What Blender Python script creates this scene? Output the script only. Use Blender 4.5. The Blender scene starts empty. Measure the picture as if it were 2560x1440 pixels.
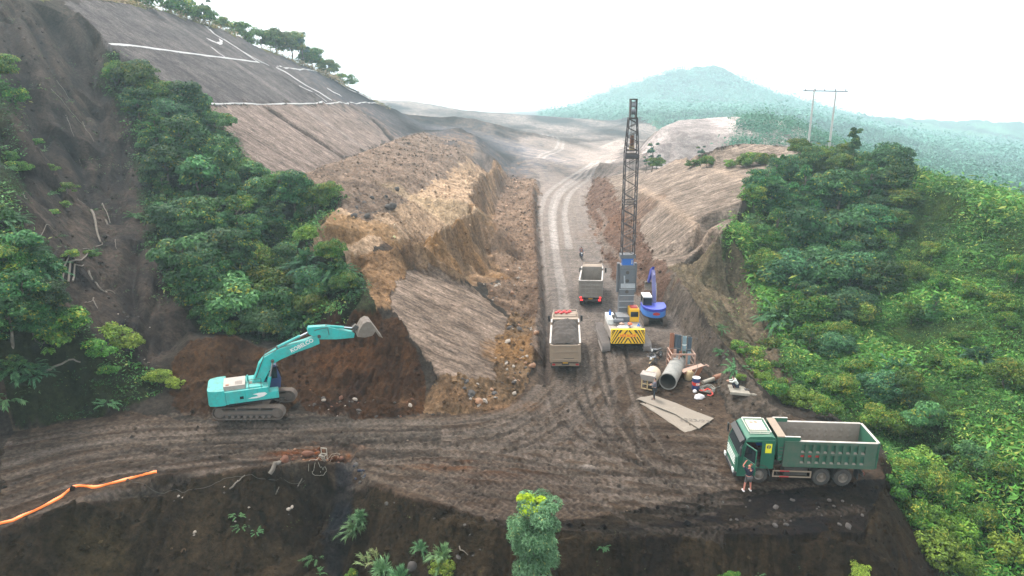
QA, QR = 1150, 1150
HAZE = 0.0005
import bpy, bmesh, math, random
import numpy as np
from mathutils import Vector, Matrix, Euler
from mathutils.geometry import delaunay_2d_cdt
from mathutils.bvhtree import BVHTree
random.seed(7); RNG = np.random.default_rng(11)
R = math.radians
SC = bpy.context.scene
COL = SC.collection

# ------------------------------------------------------------------ camera
CAM_H, PITCH, FPX = 22.0, R(15.5), 1707.0
cam_d = bpy.data.cameras.new('camera'); cam = bpy.data.objects.new('camera', cam_d); COL.objects.link(cam)
cam_d.sensor_width = 36; cam_d.lens = 36 * FPX / 2560; cam_d.clip_start = 0.5; cam_d.clip_end = 6000
cam.location = (0, 0, CAM_H); cam.rotation_euler = (math.pi / 2 - PITCH, 0, 0)
SC.camera = cam
SC.render.resolution_x, SC.render.resolution_y = 1024, 576

# ------------------------------------------------------------------ light
SUN_EL, SUN_AZ = R(58), R(-35)          # azimuth from +Y, clockwise
w = bpy.data.worlds.new('World'); SC.world = w; w.use_nodes = True
nt = w.node_tree; nt.nodes.clear()
sky = nt.nodes.new('ShaderNodeTexSky'); sky.sky_type = 'NISHITA'; sky.sun_disc = False
sky.sun_elevation = SUN_EL; sky.sun_rotation = SUN_AZ; sky.dust_density = 4; sky.air_density = 1; sky.ozone_density = 1
hs = nt.nodes.new('ShaderNodeHueSaturation'); hs.inputs['Saturation'].default_value = 0.42
bg = nt.nodes.new('ShaderNodeBackground'); bg.inputs['Strength'].default_value = 0.135
wo = nt.nodes.new('ShaderNodeOutputWorld')
mixc = nt.nodes.new('ShaderNodeMix'); mixc.data_type = 'RGBA'; mixc.inputs[0].default_value = .55; mixc.inputs[7].default_value = (7.2, 7.6, 7.8, 1)   # thin white overcast
nt.links.new(sky.outputs[0], hs.inputs['Color']); nt.links.new(hs.outputs[0], mixc.inputs[6]); nt.links.new(mixc.outputs[2], bg.inputs['Color']); nt.links.new(bg.outputs[0], wo.inputs['Surface'])
sun_d = bpy.data.lights.new('sun', 'SUN'); sun = bpy.data.objects.new('sun', sun_d); COL.objects.link(sun)
sun_d.energy = 1.9; sun_d.angle = R(10); sun_d.color = (1, .96, .9)
sd = Vector((math.sin(SUN_AZ) * math.cos(SUN_EL), math.cos(SUN_AZ) * math.cos(SUN_EL), math.sin(SUN_EL)))
sun.rotation_euler = sd.to_track_quat('Z', 'Y').to_euler()
SC.view_settings.view_transform = 'Standard'; SC.view_settings.look = 'None'; SC.view_settings.gamma = 1
SC.view_settings.exposure = 1.4
SC.cycles.max_bounces = 6; SC.cycles.diffuse_bounces = 3; SC.cycles.glossy_bounces = 2
SC.cycles.transparent_max_bounces = 8; SC.cycles.volume_bounces = 1
SC.cycles.use_adaptive_sampling = True

# ------------------------------------------------------------------ tags
def tag(o, label=None, cat=None, group=None, kind=None):
    if label: o['label'] = label
    if cat: o['category'] = cat
    if group: o['group'] = group
    if kind: o['kind'] = kind
    return o
def empty(name, loc=(0, 0, 0), rot=(0, 0, 0), parent=None):
    o = bpy.data.objects.new(name, None); COL.objects.link(o); o.location = loc; o.rotation_euler = rot
    o.empty_display_size = .2
    if parent: o.parent = parent
    return o

# ------------------------------------------------------------------ noise
def _hash(ix, iy, s):
    h = (ix.astype(np.int64) * 374761393 + iy.astype(np.int64) * 668265263 + s * 1442695041) & 0xffffffff
    h = ((h ^ (h >> 13)) * 1274126177) & 0xffffffff
    return ((h ^ (h >> 16)) & 0xffff) / 65535.0
def vnoise(x, y, s=0):
    ix = np.floor(x); iy = np.floor(y); fx = x - ix; fy = y - iy
    fx = fx * fx * (3 - 2 * fx); fy = fy * fy * (3 - 2 * fy)
    a = _hash(ix, iy, s); b = _hash(ix + 1, iy, s); c = _hash(ix, iy + 1, s); d = _hash(ix + 1, iy + 1, s)
    return (a + (b - a) * fx + (c - a) * fy + (a - b - c + d) * fx * fy) * 2 - 1
def fbm(x, y, n=4, s=0, g=.5):
    t = 0; a = 1; tot = 0
    for i in range(n):
        t = t + a * vnoise(x, y, s + i * 17); tot += a; a *= g
        x, y = 1.62 * x + 1.2 * y + 3.1, -1.2 * x + 1.62 * y + 7.7
    return t / tot
def ridged(x, y, n=4, s=0):
    t = 0; a = 1; tot = 0
    for i in range(n):
        t = t + a * (1 - np.abs(vnoise(x, y, s + i * 17))); tot += a; a *= .5
        x, y = 1.62 * x + 1.2 * y + 3.1, -1.2 * x + 1.62 * y + 7.7
    return t / tot
def sstep(a, b, x):
    t = np.clip((x - a) / (b - a), 0, 1); return t * t * (3 - 2 * t)

# ------------------------------------------------------------------ a picture point to a place in the world (surveying only)
SP, CP = math.sin(PITCH), math.cos(PITCH)
def ray(px, py):
    u = (px - 1280) / FPX; v = (py - 720) / FPX
    return u, CP - v * SP, -(SP + v * CP)          # direction at unit depth
def D(px, py, d):
    a, b, c = ray(px, py); return (a * d, b * d, CAM_H + c * d)
def Z(px, py, z):
    a, b, c = ray(px, py); d = (z - CAM_H) / c; return (a * d, b * d, z)
# ------------------------------------------------------------------ terrain survey: breaklines joined into one triangulated surface
def PLs(px, py):                                    # on the big cut slope on the hill side, 34 degrees, facing +X
    a, b, c = ray(px, py); d = (-8.8 - 22) / (c + .67 * a); return (a * d, b * d, CAM_H + c * d)
LINES = []
def L(*pts): LINES.append(list(pts))
# -- pad and road level
L(Z(0,1320,-.1), Z(150,1265,0), Z(220,1222,0), Z(400,1190,0), Z(560,1172,0), Z(700,1165,0), Z(800,1152,.3), Z(880,1155,.2), Z(905,1185,-.2), Z(980,1225,-.1), Z(1040,1262,0), Z(1150,1300,0), Z(1300,1328,0), Z(1450,1338,0), Z(1700,1345,0), Z(1900,1338,0), Z(2050,1345,-.1), Z(2160,1352,-.5))
L(Z(0,1440,-1.9), Z(200,1440,-3.0), Z(400,1440,-3.8), Z(600,1440,-4.0), Z(760,1440,-4.4), Z(850,1440,-4.8), Z(950,1440,-3.6), Z(1050,1440,-2.4), Z(1200,1440,-1.6), Z(1400,1440,-1.5), Z(1700,1440,-1.45), Z(1900,1440,-1.5), Z(2100,1440,-1.6), Z(2250,1440,-2.2), Z(2330,1440,-3.2))
L(Z(850,1200,-1.6), Z(800,1300,-3.2), Z(760,1380,-4.2))
L(Z(900,1300,-1.9), Z(880,1380,-3.2))
L(Z(0,1200,0), Z(200,1150,0), Z(600,1110,0), Z(1000,1110,0), Z(1300,1150,0), Z(1600,1200,0), Z(1800,1230,0), Z(2050,1260,0))
L(Z(0,1078,.2), Z(180,1060,.1), Z(300,1035,.1), Z(420,1040,.1), Z(540,1075,0), Z(700,1065,0), Z(900,1050,.1), Z(1040,1045,.1), Z(1160,1035,.1), Z(1250,1020,.1), Z(1310,980,.1), Z(1345,920,.1), Z(1362,800,.1), Z(1355,700,.1), Z(1345,600,.2), Z(1345,520,.2), Z(1350,470,.2), Z(1380,440,.2))
L(Z(1420,1000,0), Z(1440,850,0), Z(1430,700,0), Z(1420,600,0), Z(1410,500,0), Z(1450,430,0), Z(1500,390,0), Z(1500,350,0))
L(Z(1480,452,0), Z(1460,500,0), Z(1480,560,0), Z(1510,640,0), Z(1530,700,0), Z(1600,745,0), Z(1665,775,0), Z(1700,830,0), Z(1740,880,.1), Z(1800,970,.1), Z(1830,1040,.1), Z(1900,1060,.1), Z(2000,1075,0), Z(2150,1120,0))
# pad outer edge on the valley side and the dark tipped slope under it
L(Z(2040,1062,.1), Z(2150,1090,0), Z(2215,1150,0), Z(2210,1205,-.1), Z(2215,1250,-.3), Z(2190,1310,-.5), Z(2160,1352,-.6))
L(Z(2240,1260,-2.0), Z(2270,1310,-2.6), Z(2310,1380,-3.4), Z(2330,1440,-4.0))
L(Z(2300,1180,-3), Z(2250,1100,-2.6), Z(2200,1030,-2.0), Z(2060,1010,-1.2), Z(1960,1010,-.5))
# berm along the valley side of the road
L(Z(1672,668,3.2), Z(1700,700,3.4), Z(1745,765,3.2), Z(1800,845,2.4), Z(1850,915,1.9), Z(1895,965,1.4), Z(1925,1010,.9), Z(1980,1040,.5))
L(D(1720,660,80), D(1800,760,72), D(1860,870,64), D(1930,960,58), D(1990,1010,54.5))
# bare slump face at the end of the ridge
L(D(1700,650,82), D(1760,620,86), D(1830,600,88), D(1870,640,84), D(1900,740,75), D(1950,850,67), D(1980,930,60))
L(D(1780,690,81), D(1850,780,74), D(1890,870,67))
# road-side bank and the cut face with benches
L(Z(1560,430,4.5), Z(1515,446,3.8), Z(1545,500,3.2), Z(1585,550,3.0), Z(1615,600,2.8), Z(1642,652,2.8), Z(1672,668,3.2))
L(Z(1700,655,3.4), Z(1755,610,5.2), Z(1795,590,6.6))
L(Z(1575,468,6.0), Z(1640,500,6.3), Z(1700,540,6.6), Z(1795,590,7.0))
L(Z(1585,464,6.2), Z(1650,496,6.5), Z(1708,536,6.8), Z(1800,585,7.2))
L(Z(1690,402,10.2), Z(1760,420,10.2), Z(1830,440,10.4), Z(1900,470,10.0))
L(Z(1696,398,10.3), Z(1768,416,10.3), Z(1840,436,10.5), Z(1905,465,10.2))
L(Z(1690,398,10.4), Z(1740,385,12.1), Z(1790,368,13.6), Z(1860,359,14.2), Z(1920,362,14.2), Z(1980,368,14.0), Z(2018,390,13.0))
L(Z(1795,590,7.0), Z(1850,520,8.8), Z(1905,465,10.4), Z(1960,420,12.0), Z(2018,390,13.2))
# behind that crest the ground falls
L((24,190,5), (34,168,5.5), (46,152,6), (62,140,7), (75,130,7))
L((30,225,2), (50,200,0), (80,180,-4), (110,160,-8), (150,140,-12))
# green hill on the valley side
L(D(2018,390,110), D(2075,390,111), D(2140,392,105), D(2250,424,95), D(2330,462,88), D(2400,497,82), D(2480,532,77), D(2560,582,72), (75,58,6), (95,50,3), (120,42,0))
L(D(1905,480,101), D(1980,470,103), D(2080,470,101), D(2200,500,93), D(2350,560,83), D(2560,680,68), (70,50,2))
L(D(1830,600,88), D(1900,580,91), D(2000,570,93), D(2150,610,88), D(2300,680,77), D(2450,760,67), D(2560,820,59), (60,42,-1))
L(D(1900,740,76), D(2000,740,77), D(2100,780,73), D(2250,860,65), D(2400,940,57), D(2560,1020,48), (50,36,-2.5))
L(D(2000,900,66), D(2150,950,60), D(2300,1040,53.5), D(2450,1130,46), D(2560,1200,42.8), (45,33,-3.5))
L(D(2330,1200,49), D(2420,1300,43.5), D(2500,1440,40), (30,24,-8), (45,24,-7))
L((60,120,7), (80,105,6), (110,90,2), (150,75,-4))
L((80,150,-2), (110,130,-5), (150,110,-12))
# -- fresh brown dig by the excavator
L(Z(740,1000,.2), Z(800,1035,.1), Z(900,1045,.1), Z(1040,1042,.1))
L(Z(740,945,.9), Z(830,960,.8), Z(920,985,.5), Z(1000,1000,.5))
L(Z(760,880,2.0), Z(860,850,2.4), Z(930,860,3.0), Z(980,900,2.2), Z(1005,960,1.2), Z(1030,1010,.5))
L(D(720,840,59), Z(800,800,3.6), Z(880,780,5.0), Z(930,760,5.6), Z(975,795,4.5), Z(1012,850,3.6), Z(1038,920,2.2), Z(1062,1000,.6), Z(1060,1035,.2))
# brown heap
L(D(450,1000,50), D(460,930,52.5), D(480,870,54), D(520,855,54), D(580,850,55), D(640,870,56))
L(D(520,960,51.5), D(600,960,52), D(680,980,52), D(700,1010,50))
L(D(420,880,57), D(480,830,60), D(560,835,60), D(640,850,60))
# textured spur face
L(Z(978,768,5.2), Z(997,700,5.5), Z(1032,650,5.8), Z(1080,660,5.1), Z(1150,695,3.5), Z(1210,745,1.8), Z(1265,795,.9))
L(Z(978,768,5.2), Z(1012,822,4.3), Z(1052,878,3.2), Z(1100,933,2.2), Z(1160,950,1.6), Z(1240,950,.9))
L(Z(1265,795,.9), Z(1245,850,.8), Z(1235,900,.8), Z(1240,950,.7), Z(1210,1010,.3))
L(Z(1112,990,1.1), Z(1100,1030,.3))
L(Z(1300,830,.8), Z(1290,900,.9), Z(1270,960,.6))
L(Z(1290,760,.9), Z(1320,720,.8), Z(1330,660,.5))
L(Z(930,750,5.8), Z(900,700,6.6), Z(925,655,7.1), Z(985,622,7.5))
L(Z(1035,640,5.8), Z(1100,672,4.4), Z(1160,700,2.8), Z(1230,745,1.2))
# plateau and the cut wall down to the pit
L(Z(985,608,8.2), Z(1050,594,8.2), Z(1100,566,8.2), Z(1140,550,8.0), Z(1188,528,8.0), Z(1176,500,7.8), Z(1185,470,7.6), Z(1205,440,7.4), Z(1235,415,7.2), Z(1240,395,7.0))
L(Z(1000,640,6.4), Z(1070,612,5.2), Z(1110,600,4.4), Z(1165,600,3.6), Z(1215,640,2.2), Z(1250,680,1.5))
L(Z(1160,690,2.0), Z(1215,688,1.4), Z(1280,670,1.2), Z(1325,640,.8))
L(Z(1195,545,4.2), Z(1192,500,3.6), Z(1215,460,2.6), Z(1250,430,2.2), Z(1290,400,2.2))
L(Z(1225,590,1.8), Z(1232,540,1.4), Z(1250,480,1.4), Z(1285,430,1.6), Z(1330,420,1.6))
L(Z(1300,620,1.1), Z(1322,560,1.2), Z(1330,500,1.3), Z(1335,450,1.4))
L(Z(760,600,9.0), Z(830,540,10.0), Z(880,500,10.4), Z(985,520,9.0), Z(1050,480,9.2), Z(1100,455,9.0), Z(1150,420,8.4), Z(1175,395,8.2))
L(Z(780,640,8.0), Z(830,640,8.2), Z(900,600,8.6), Z(985,560,8.6))
# spoil ridge
L(Z(720,462,12.4), Z(800,432,12.6), Z(870,404,12.8), Z(960,368,13.0), Z(1060,330,13.2), Z(1150,322,12.6), Z(1190,342,11.0), Z(1200,375,8.6))
L(Z(720,450,11.6), PLs(870,396), PLs(960,360), PLs(1060,322))
L(Z(850,500,10.6), Z(930,465,11.0), Z(1010,440,11.0), Z(1080,420,10.6), Z(1150,375,10.0))
L(Z(1225,375,5), Z(1290,385,3), Z(1340,400,2))
# cut slope on the hill side, 34 degrees
L(PLs(720,447), PLs(620,402), PLs(560,320), PLs(512,259), PLs(400,200), PLs(272,109), PLs(235,70), PLs(160,0))
L(PLs(512,259), PLs(660,258), PLs(800,257), PLs(952,257))
L(PLs(272,109), PLs(450,130), PLs(650,156), PLs(820,187))
L(PLs(160,0), PLs(270,0), PLs(400,25), PLs(530,65), PLs(660,120), PLs(790,180), PLs(860,212), PLs(940,255), PLs(990,275), PLs(1060,312))
L((-82,100,38), (-86,130,41), (-88,150,40), (-82,180,37), (-75,210,30), (-62,240,22), (-50,270,14))
L((-130,100,40), (-140,160,38), (-130,230,25), (-100,300,14))
# ravine
L(D(235,120,99), D(230,250,92), D(200,400,82), D(240,560,69.5), D(275,700,62), D(330,800,57.5), D(400,900,54), D(420,980,51))
L(D(160,40,99), D(165,140,93), D(120,280,82), D(150,420,74), D(170,560,65.5), D(200,700,57.5), D(260,820,54), D(330,920,52), D(350,1010,50))
L(D(60,0,96), D(60,100,88), D(30,200,78), D(60,350,69), D(50,500,59), D(90,620,53.5), D(130,720,50.5), D(200,850,50), D(220,950,50), D(200,1030,49.5))
L(D(0,0,92), D(0,100,84), D(0,200,76), D(0,400,62), D(0,600,50), D(0,800,46), D(0,930,48), D(0,1040,49))
L(D(100,680,50), D(60,760,47), D(100,860,48), D(120,960,49.5))
L((-50,40,14), (-60,52,22), (-80,70,34), (-110,90,42))
L((-45,33,4), (-70,30,8), (-100,40,20))
L((-34,45.5,0), (-50,38,0), (-42,30,-1))
L(D(330,250,93), D(330,400,84), D(360,560,72), D(400,720,62.5), D(470,830,58))
L(D(430,250,97), D(450,350,91), D(430,480,80), D(500,640,69), D(560,760,62), D(600,840,59))
L(PLs(620,402), D(640,520,81), D(700,620,73), D(760,720,65), D(800,770,62.5))
L(D(720,520,84), D(800,600,72), D(850,680,66), D(900,740,62))
# -- beyond
L((-66,270,11), D(1000,282,290), D(1060,290,300), D(1130,292,300), D(1185,298,300), D(1200,330,290))
L(D(1240,345,330), D(1230,310,420), D(1100,300,500))
L(Z(1300,345,0), Z(1400,330,0), Z(1550,340,0), Z(1600,380,1))
L(Z(1340,395,3), Z(1400,400,1.5)); L(Z(1300,372,4), Z(1380,372,2.5))
L(D(1230,308,700), D(1300,300,800), D(1420,296,800), D(1560,305,600))
L(Z(1600,420,3), Z(1545,395,2.0), Z(1600,395,3)); L(Z(1500,412,3.2), Z(1530,418,3.2), Z(1470,440,.4))
L(Z(1640,425,7), Z(1600,370,4), Z(1620,345,8), D(1655,318,240), D(1700,300,260), D(1780,294,265), D(1860,292,265), D(1960,302,250), D(2000,322,240), D(2030,350,230), D(2100,370,225))
L(D(1640,360,215), D(1720,350,220), D(1800,335,225), D(1880,330,230), D(1960,335,225))
L((50,330,3), (100,330,2), (160,320,0))
L(D(1390,290,1150), D(1450,268,1180), D(1500,246,1200), D(1570,218,1220), D(1640,192,1230), D(1700,174,1230), D(1760,160,1230), D(1790,160,1230), D(1830,178,1220), D(1880,210,1200), D(1930,244,1150), D(1980,276,1080), D(2040,300,960), D(2200,352,700))
L(D(1480,292,900), D(1600,290,850), D(1750,280,850), D(1900,285,800))
L((140,1500,0), (420,1480,0), (700,1300,-10))
L(D(1560,292,600), D(1700,290,620), D(1850,290,640), D(2000,292,660), D(2200,340,600), D(2330,375,570), D(2420,410,540), D(2560,445,500), (460,420,-40), (600,300,-40))
L(D(2080,385,330), D(2200,420,310), D(2350,470,280), D(2560,560,230), (230,190,-22))
L(D(2150,330,1000), D(2300,322,1250), D(2420,318,1250), D(2560,345,1150), (1150,900,-60))
# closing far and near ring
L((-600,500,30), (-300,520,25), (-100,700,20), (-60,450,5))
for a in range(0, 360, 20):
    q = R(a); fr = max(0, math.cos(q))
    LINES.append([(1650 * math.sin(q), 1650 * math.cos(q), -45 + 37 * fr)])
L((-500,100,60), (-250,120,45), (-200,0,15), (-100,0,-8), (-50,10,-14), (0,15,-12), (30,10,-15), (80,5,-15), (250,0,-25))
L((-20,24,-9), (0,23,-7.5), (20,24,-7.5), (12,5,-17), (-12,3,-18), (-60,24,-5))
L((-300,-300,-20), (0,-200,-30), (300,-200,-35), (0,-40,-24)); L((900,300,-60), (700,900,-60))
pts = []
for ln in LINES:
    for i, p in enumerate(ln):
        pts.append(p)
        if i + 1 < len(ln):
            q = ln[i + 1]; dd = math.dist(p[:2], q[:2]); st = 2.2 + .02 * math.hypot(p[0], p[1])
            n = int(min(dd / st, 40))
            for k in range(1, n + 1):
                t = k / (n + 1); pts.append(tuple(p[j] + (q[j] - p[j]) * t for j in range(3)))
res = delaunay_2d_cdt([Vector(p[:2]) for p in pts], [], [], 0, 0.02, True)
TV = np.array([v[:] for v in res[0]]); TZ = np.array([np.mean([pts[i][2] for i in ids]) for ids in res[3]])
TF = np.array([f[:] for f in res[2]])
TIN = BVHTree.FromPolygons([(a[0], a[1], z) for a, z in zip(TV.tolist(), TZ.tolist())], [tuple(f) for f in TF.tolist()])
CO = Vector((0, 0, CAM_H))
def P(px, py):                                      # where the line of sight meets the surveyed ground
    h = TIN.ray_cast(CO, Vector(ray(px, py)))
    return None if h[0] is None else h[0]
def poly(*pp):
    out = []
    for a in pp:
        if len(a) == 2:
            h = P(*a)
            if h is None: print('MISS', a); continue
            out.append((h.x, h.y))
        else: out.append((a[0], a[1]))
    return np.array(out)
def inpoly(x, y, pg):
    c = np.zeros(x.shape, bool); n = len(pg); j = n - 1
    for i in range(n):
        xi, yi = pg[i]; xj, yj = pg[j]
        if yi != yj:
            c ^= ((yi > y) != (yj > y)) & (x < (xj - xi) * (y - yi) / (yj - yi) + xi)
        j = i
    return c

# ------------------------------------------------------------------ fine grid: rings round the lens, dense where they are near
NA, NR = QA, QR
az = np.concatenate([np.linspace(R(-46), R(46), NA), np.linspace(R(50), R(310), 40)]); NA2 = len(az)
rr = np.concatenate([[.5, 6, 12, 16], np.geomspace(19.0, 420, NR), np.geomspace(426, 1600, 190)]); NR2 = len(rr)
GX = (rr[:, None] * np.sin(az)[None]).ravel(); GY = (rr[:, None] * np.cos(az)[None]).ravel()
WARP = np.clip(.012 * np.hypot(GX, GY), .2, 4)
def tin_z(x, y):
    zz = np.full(x.shape, np.nan)
    order = np.argsort(y, kind='stable'); ys = y[order]
    for f in TF:
        a, b, c = TV[f[0]], TV[f[1]], TV[f[2]]
        lo = np.searchsorted(ys, min(a[1], b[1], c[1]) - 1e-6); hi = np.searchsorted(ys, max(a[1], b[1], c[1]) + 1e-6)
        if hi <= lo: continue
        ix = order[lo:hi]; xx = x[ix]
        m = (xx >= min(a[0], b[0], c[0]) - 1e-6) & (xx <= max(a[0], b[0], c[0]) + 1e-6); ix = ix[m]
        if not len(ix): continue
        xx = x[ix]; yy = y[ix]
        det = (b[1] - c[1]) * (a[0] - c[0]) + (c[0] - b[0]) * (a[1] - c[1])
        if abs(det) < 1e-9: continue
        l1 = ((b[1] - c[1]) * (xx - c[0]) + (c[0] - b[0]) * (yy - c[1])) / det
        l2 = ((c[1] - a[1]) * (xx - c[0]) + (a[0] - c[0]) * (yy - c[1])) / det
        l3 = 1 - l1 - l2; m = (l1 > -1e-5) & (l2 > -1e-5) & (l3 > -1e-5)
        zz[ix[m]] = (l1 * TZ[f[0]] + l2 * TZ[f[1]] + l3 * TZ[f[2]])[m]
    zz[np.isnan(zz)] = -30
    return zz
# ------------------------------------------------------------------ soils: zones in plan, noise-frayed edges
wx = GX + fbm(GX * .35, GY * .35, 3, 5) * WARP * .9 + fbm(GX * 2.1, GY * 2.1, 2, 9) * WARP * .35
wy = GY + fbm(GX * .35, GY * .35, 3, 6) * WARP * .9 + fbm(GX * 2.1, GY * 2.1, 2, 8) * WARP * .35
N1 = fbm(GX * .08, GY * .08, 4, 21); N2 = fbm(GX * .5, GY * .5, 4, 22); N3 = fbm(GX * 3, GY * 3, 3, 23)
GR = np.hypot(GX, GY)
PGN = {}
def zone(name, *pp):
    pg = poly(*pp); PGN[name] = pg; return inpoly(wx, wy, pg)
M = {}
M['road'] = zone('road', (0,1320),(400,1190),(800,1152),(980,1225),(1300,1330),(1900,1338),(2160,1340),(2215,1200),(2150,1090),(2040,1062),(1830,1045),(1740,880),(1700,830),(1665,775),(1600,745),(1530,700),(1510,640),(1480,560),(1460,500),(1480,452),(1540,400),(1560,345),(1300,345),(1310,400),(1345,440),(1345,520),(1345,600),(1355,700),(1362,800),(1345,920),(1310,985),(1250,1020),(1160,1037),(900,1048),(540,1070),(420,1040),(300,1035),(0,1078),(-52,38))
M['far'] = GY > 165
M['lower'] = zone('lower', (512,262),(560,320),(620,402),(720,448),(870,396),(960,360),(1060,322),(952,262),(800,260),(660,261))
M['upper'] = zone('upper', (160,2),(235,70),(272,109),(400,200),(512,259),(660,256),(800,255),(940,256),(860,213),(790,182),(660,122),(530,68),(400,28),(275,4))
M['hilltop'] = inpoly(wx, wy, np.array([(-67,96),(-71,120),(-71.5,150),(-68,185),(-57,200),(-40,235),(-60,300),(-200,330),(-200,90)])) & ~M['upper'] & (GX < -40) & (GY > 106)
M['mound'] = zone('mound', (720,450),(870,398),(960,362),(1060,324),(1150,323),(1190,345),(1172,395),(1120,440),(1060,470),(985,515),(900,560),(860,520),(800,480))
M['plateau'] = zone('plateau', (1172,395),(1120,440),(1060,470),(985,515),(900,560),(860,520),(800,560),(760,600),(780,640),(830,655),(930,650),(985,608),(1050,594),(1100,566),(1188,528),(1176,500),(1205,440),(1240,400))
M['cut'] = zone('cut', (985,608),(1050,594),(1100,566),(1188,528),(1176,500),(1205,440),(1240,400),(1300,400),(1250,440),(1232,500),(1240,560),(1230,640),(1260,690),(1160,700),(1090,670),(1000,640))
M['pit'] = zone('pit', (1250,430),(1232,500),(1240,560),(1230,640),(1260,690),(1210,740),(1290,800),(1350,900),(1362,800),(1355,700),(1345,600),(1345,470),(1300,420))
M['spur'] = zone('spur', (975,770),(995,700),(1032,650),(1080,660),(1150,695),(1210,745),(1265,795),(1245,850),(1235,900),(1240,950),(1160,948),(1100,933),(1050,880),(1010,825))
M['shoulder'] = zone('shoulder', (880,640),(985,612),(1040,640),(1030,655),(995,702),(978,768),(932,757),(905,700))
M['rubble'] = zone('rubble', (1265,795),(1245,850),(1235,900),(1240,950),(1160,948),(1100,933),(1068,1000),(1060,1037),(1160,1037),(1250,1020),(1310,985),(1345,920),(1340,820),(1300,780))
M['dig'] = zone('dig', (740,1005),(720,900),(735,850),(800,800),(880,780),(935,757),(985,800),(1020,850),(1050,920),(1068,1000),(1060,1035),(900,1048),(800,1040))
M['heap'] = zone('heap', (430,1010),(440,900),(480,850),(560,840),(640,870),(720,900),(740,1000),(700,1045),(540,1060))
M['bank'] = zone('bank', (1450,445),(1515,446),(1545,500),(1585,550),(1615,600),(1642,652),(1672,668),(1720,720),(1700,800),(1665,775),(1600,745),(1530,700),(1510,640),(1480,560),(1462,500))
M['face'] = zone('face', (1515,446),(1545,500),(1585,550),(1615,600),(1642,652),(1672,668),(1700,655),(1755,610),(1795,590),(1850,520),(1905,465),(1960,420),(2010,388),(1980,370),(1920,364),(1860,361),(1790,370),(1740,387),(1690,400),(1600,425))
M['slump'] = zone('slump', (1672,668),(1700,655),(1795,590),(1835,605),(1870,650),(1900,740),(1950,850),(1980,940),(1960,1000),(1900,960),(1850,910),(1800,840),(1745,762),(1700,698))
M['berm'] = zone('berm', (1672,668),(1700,700),(1745,765),(1800,845),(1850,915),(1895,965),(1925,1010),(2000,1060),(1900,1062),(1830,1040),(1800,970),(1740,880),(1700,830),(1665,775))
M['green'] = inpoly(wx, wy, np.vstack([poly((2018,392),(1960,425),(1905,468),(1850,525),(1800,592),(1835,605),(1870,650),(1900,740),(1950,850),(1985,940),(1985,1010),(2060,1030),(2170,1080),(2235,1160),(2240,1260),(2280,1310),(2325,1380)), [(22,25),(40,5),(220,20),(200,160),(60,130)]]))
M['greenfar'] = inpoly(wx, wy, np.array([(44,128),(70,118),(300,60),(900,300),(900,900),(110,900),(110,400),(85,260),(40,150)]))
M['mount'] = inpoly(wx, wy, np.array([(110,660),(40,820),(60,1500),(1500,1500),(1500,500),(900,400),(300,300),(120,300),(100,430)]))
M['mesa'] = inpoly(wx, wy, np.vstack([poly((1640,420),(1600,372),(1622,345),(1656,320)), [(60,275),(90,285),(125,255),(110,215),(52,190)]]))
M['spurveg'] = zone('spurveg', (272,112),(240,200),(330,300),(350,480),(380,620),(440,760),(480,830),(640,865),(735,850),(800,800),(880,780),(935,757),(905,690),(860,640),(780,640),(760,600),(850,500),(720,448),(620,402),(512,259),(400,200))
M['ravveg'] = inpoly(wx, wy, np.vstack([poly((0,190),(40,260),(60,400),(40,520),(100,600),(120,700),(205,800),(260,850),(350,880),(420,960),(330,1020),(180,1050),(0,1070)), [(-60,40),(-80,60),(-70,70)]]))
M['front'] = ~M['road'] & (GY < 40) & (GX < 26) & (GX > -60) & (GR < 60)
M['tip'] = inpoly(wx, wy, np.vstack([poly((1800,1225),(2080,1215),(2215,1200),(2255,1280),(2330,1440),(2250,1440),(2100,1440),(1700,1440),(1200,1440),(1150,1310),(1450,1300)), ]))

# ------------------------------------------------------------------ height
rough = np.full(GX.shape, .25)
for k, v in dict(road=.03, lower=.05, upper=.05, mound=.45, plateau=.25, cut=.35, pit=.5, spur=.09, rubble=.38, dig=.4, heap=.3, bank=.3, face=.05, slump=.35, berm=.3, green=.45, far=.6, greenfar=1.2, mesa=.3, mount=5, spurveg=.5, ravveg=.45).items():
    rough[M[k]] = v
rough[M['shoulder']] = .3
rough[(M['far']) & M['road']] = .15
smw = GX + fbm(GX * .25, GY * .25, 3, 31) * np.clip(rough, 0, 1) * 1.3
smy = GY + fbm(GX * .25, GY * .25, 3, 32) * np.clip(rough, 0, 1) * 1.3
GZ = tin_z(smw, smy)
sc = np.clip(GR / 60, .7, 6)
GZ += rough * (fbm(GX / sc * .45, GY / sc * .45, 5, 41) * 1.1 + .35 * fbm(GX * 2.2, GY * 2.2, 3, 42) * (GR < 150))
mm = M['rubble'] | M['mound'] | M['dig'] | M['bank'] | M['berm'] | M['pit'] | M['plateau'] | M['slump'] | M['heap'] | M['shoulder']
GZ += mm * .22 * np.clip(fbm(GX * 2.3, GY * 2.3, 3, 43) * 2, -.3, 1)
GZ += (M['plateau'] | M['mound'] | M['cut'] | M['shoulder']) * .5 * (ridged(GX * .22 + 5, GY * .16, 4, 44) - .7)
rav = (~M['road']) & (GX < -28) & (GY > 48) & (GY < 102) & ~M['spurveg'] & ~M['heap'] & ~M['lower'] & ~M['upper']
M['rav'] = rav
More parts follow.
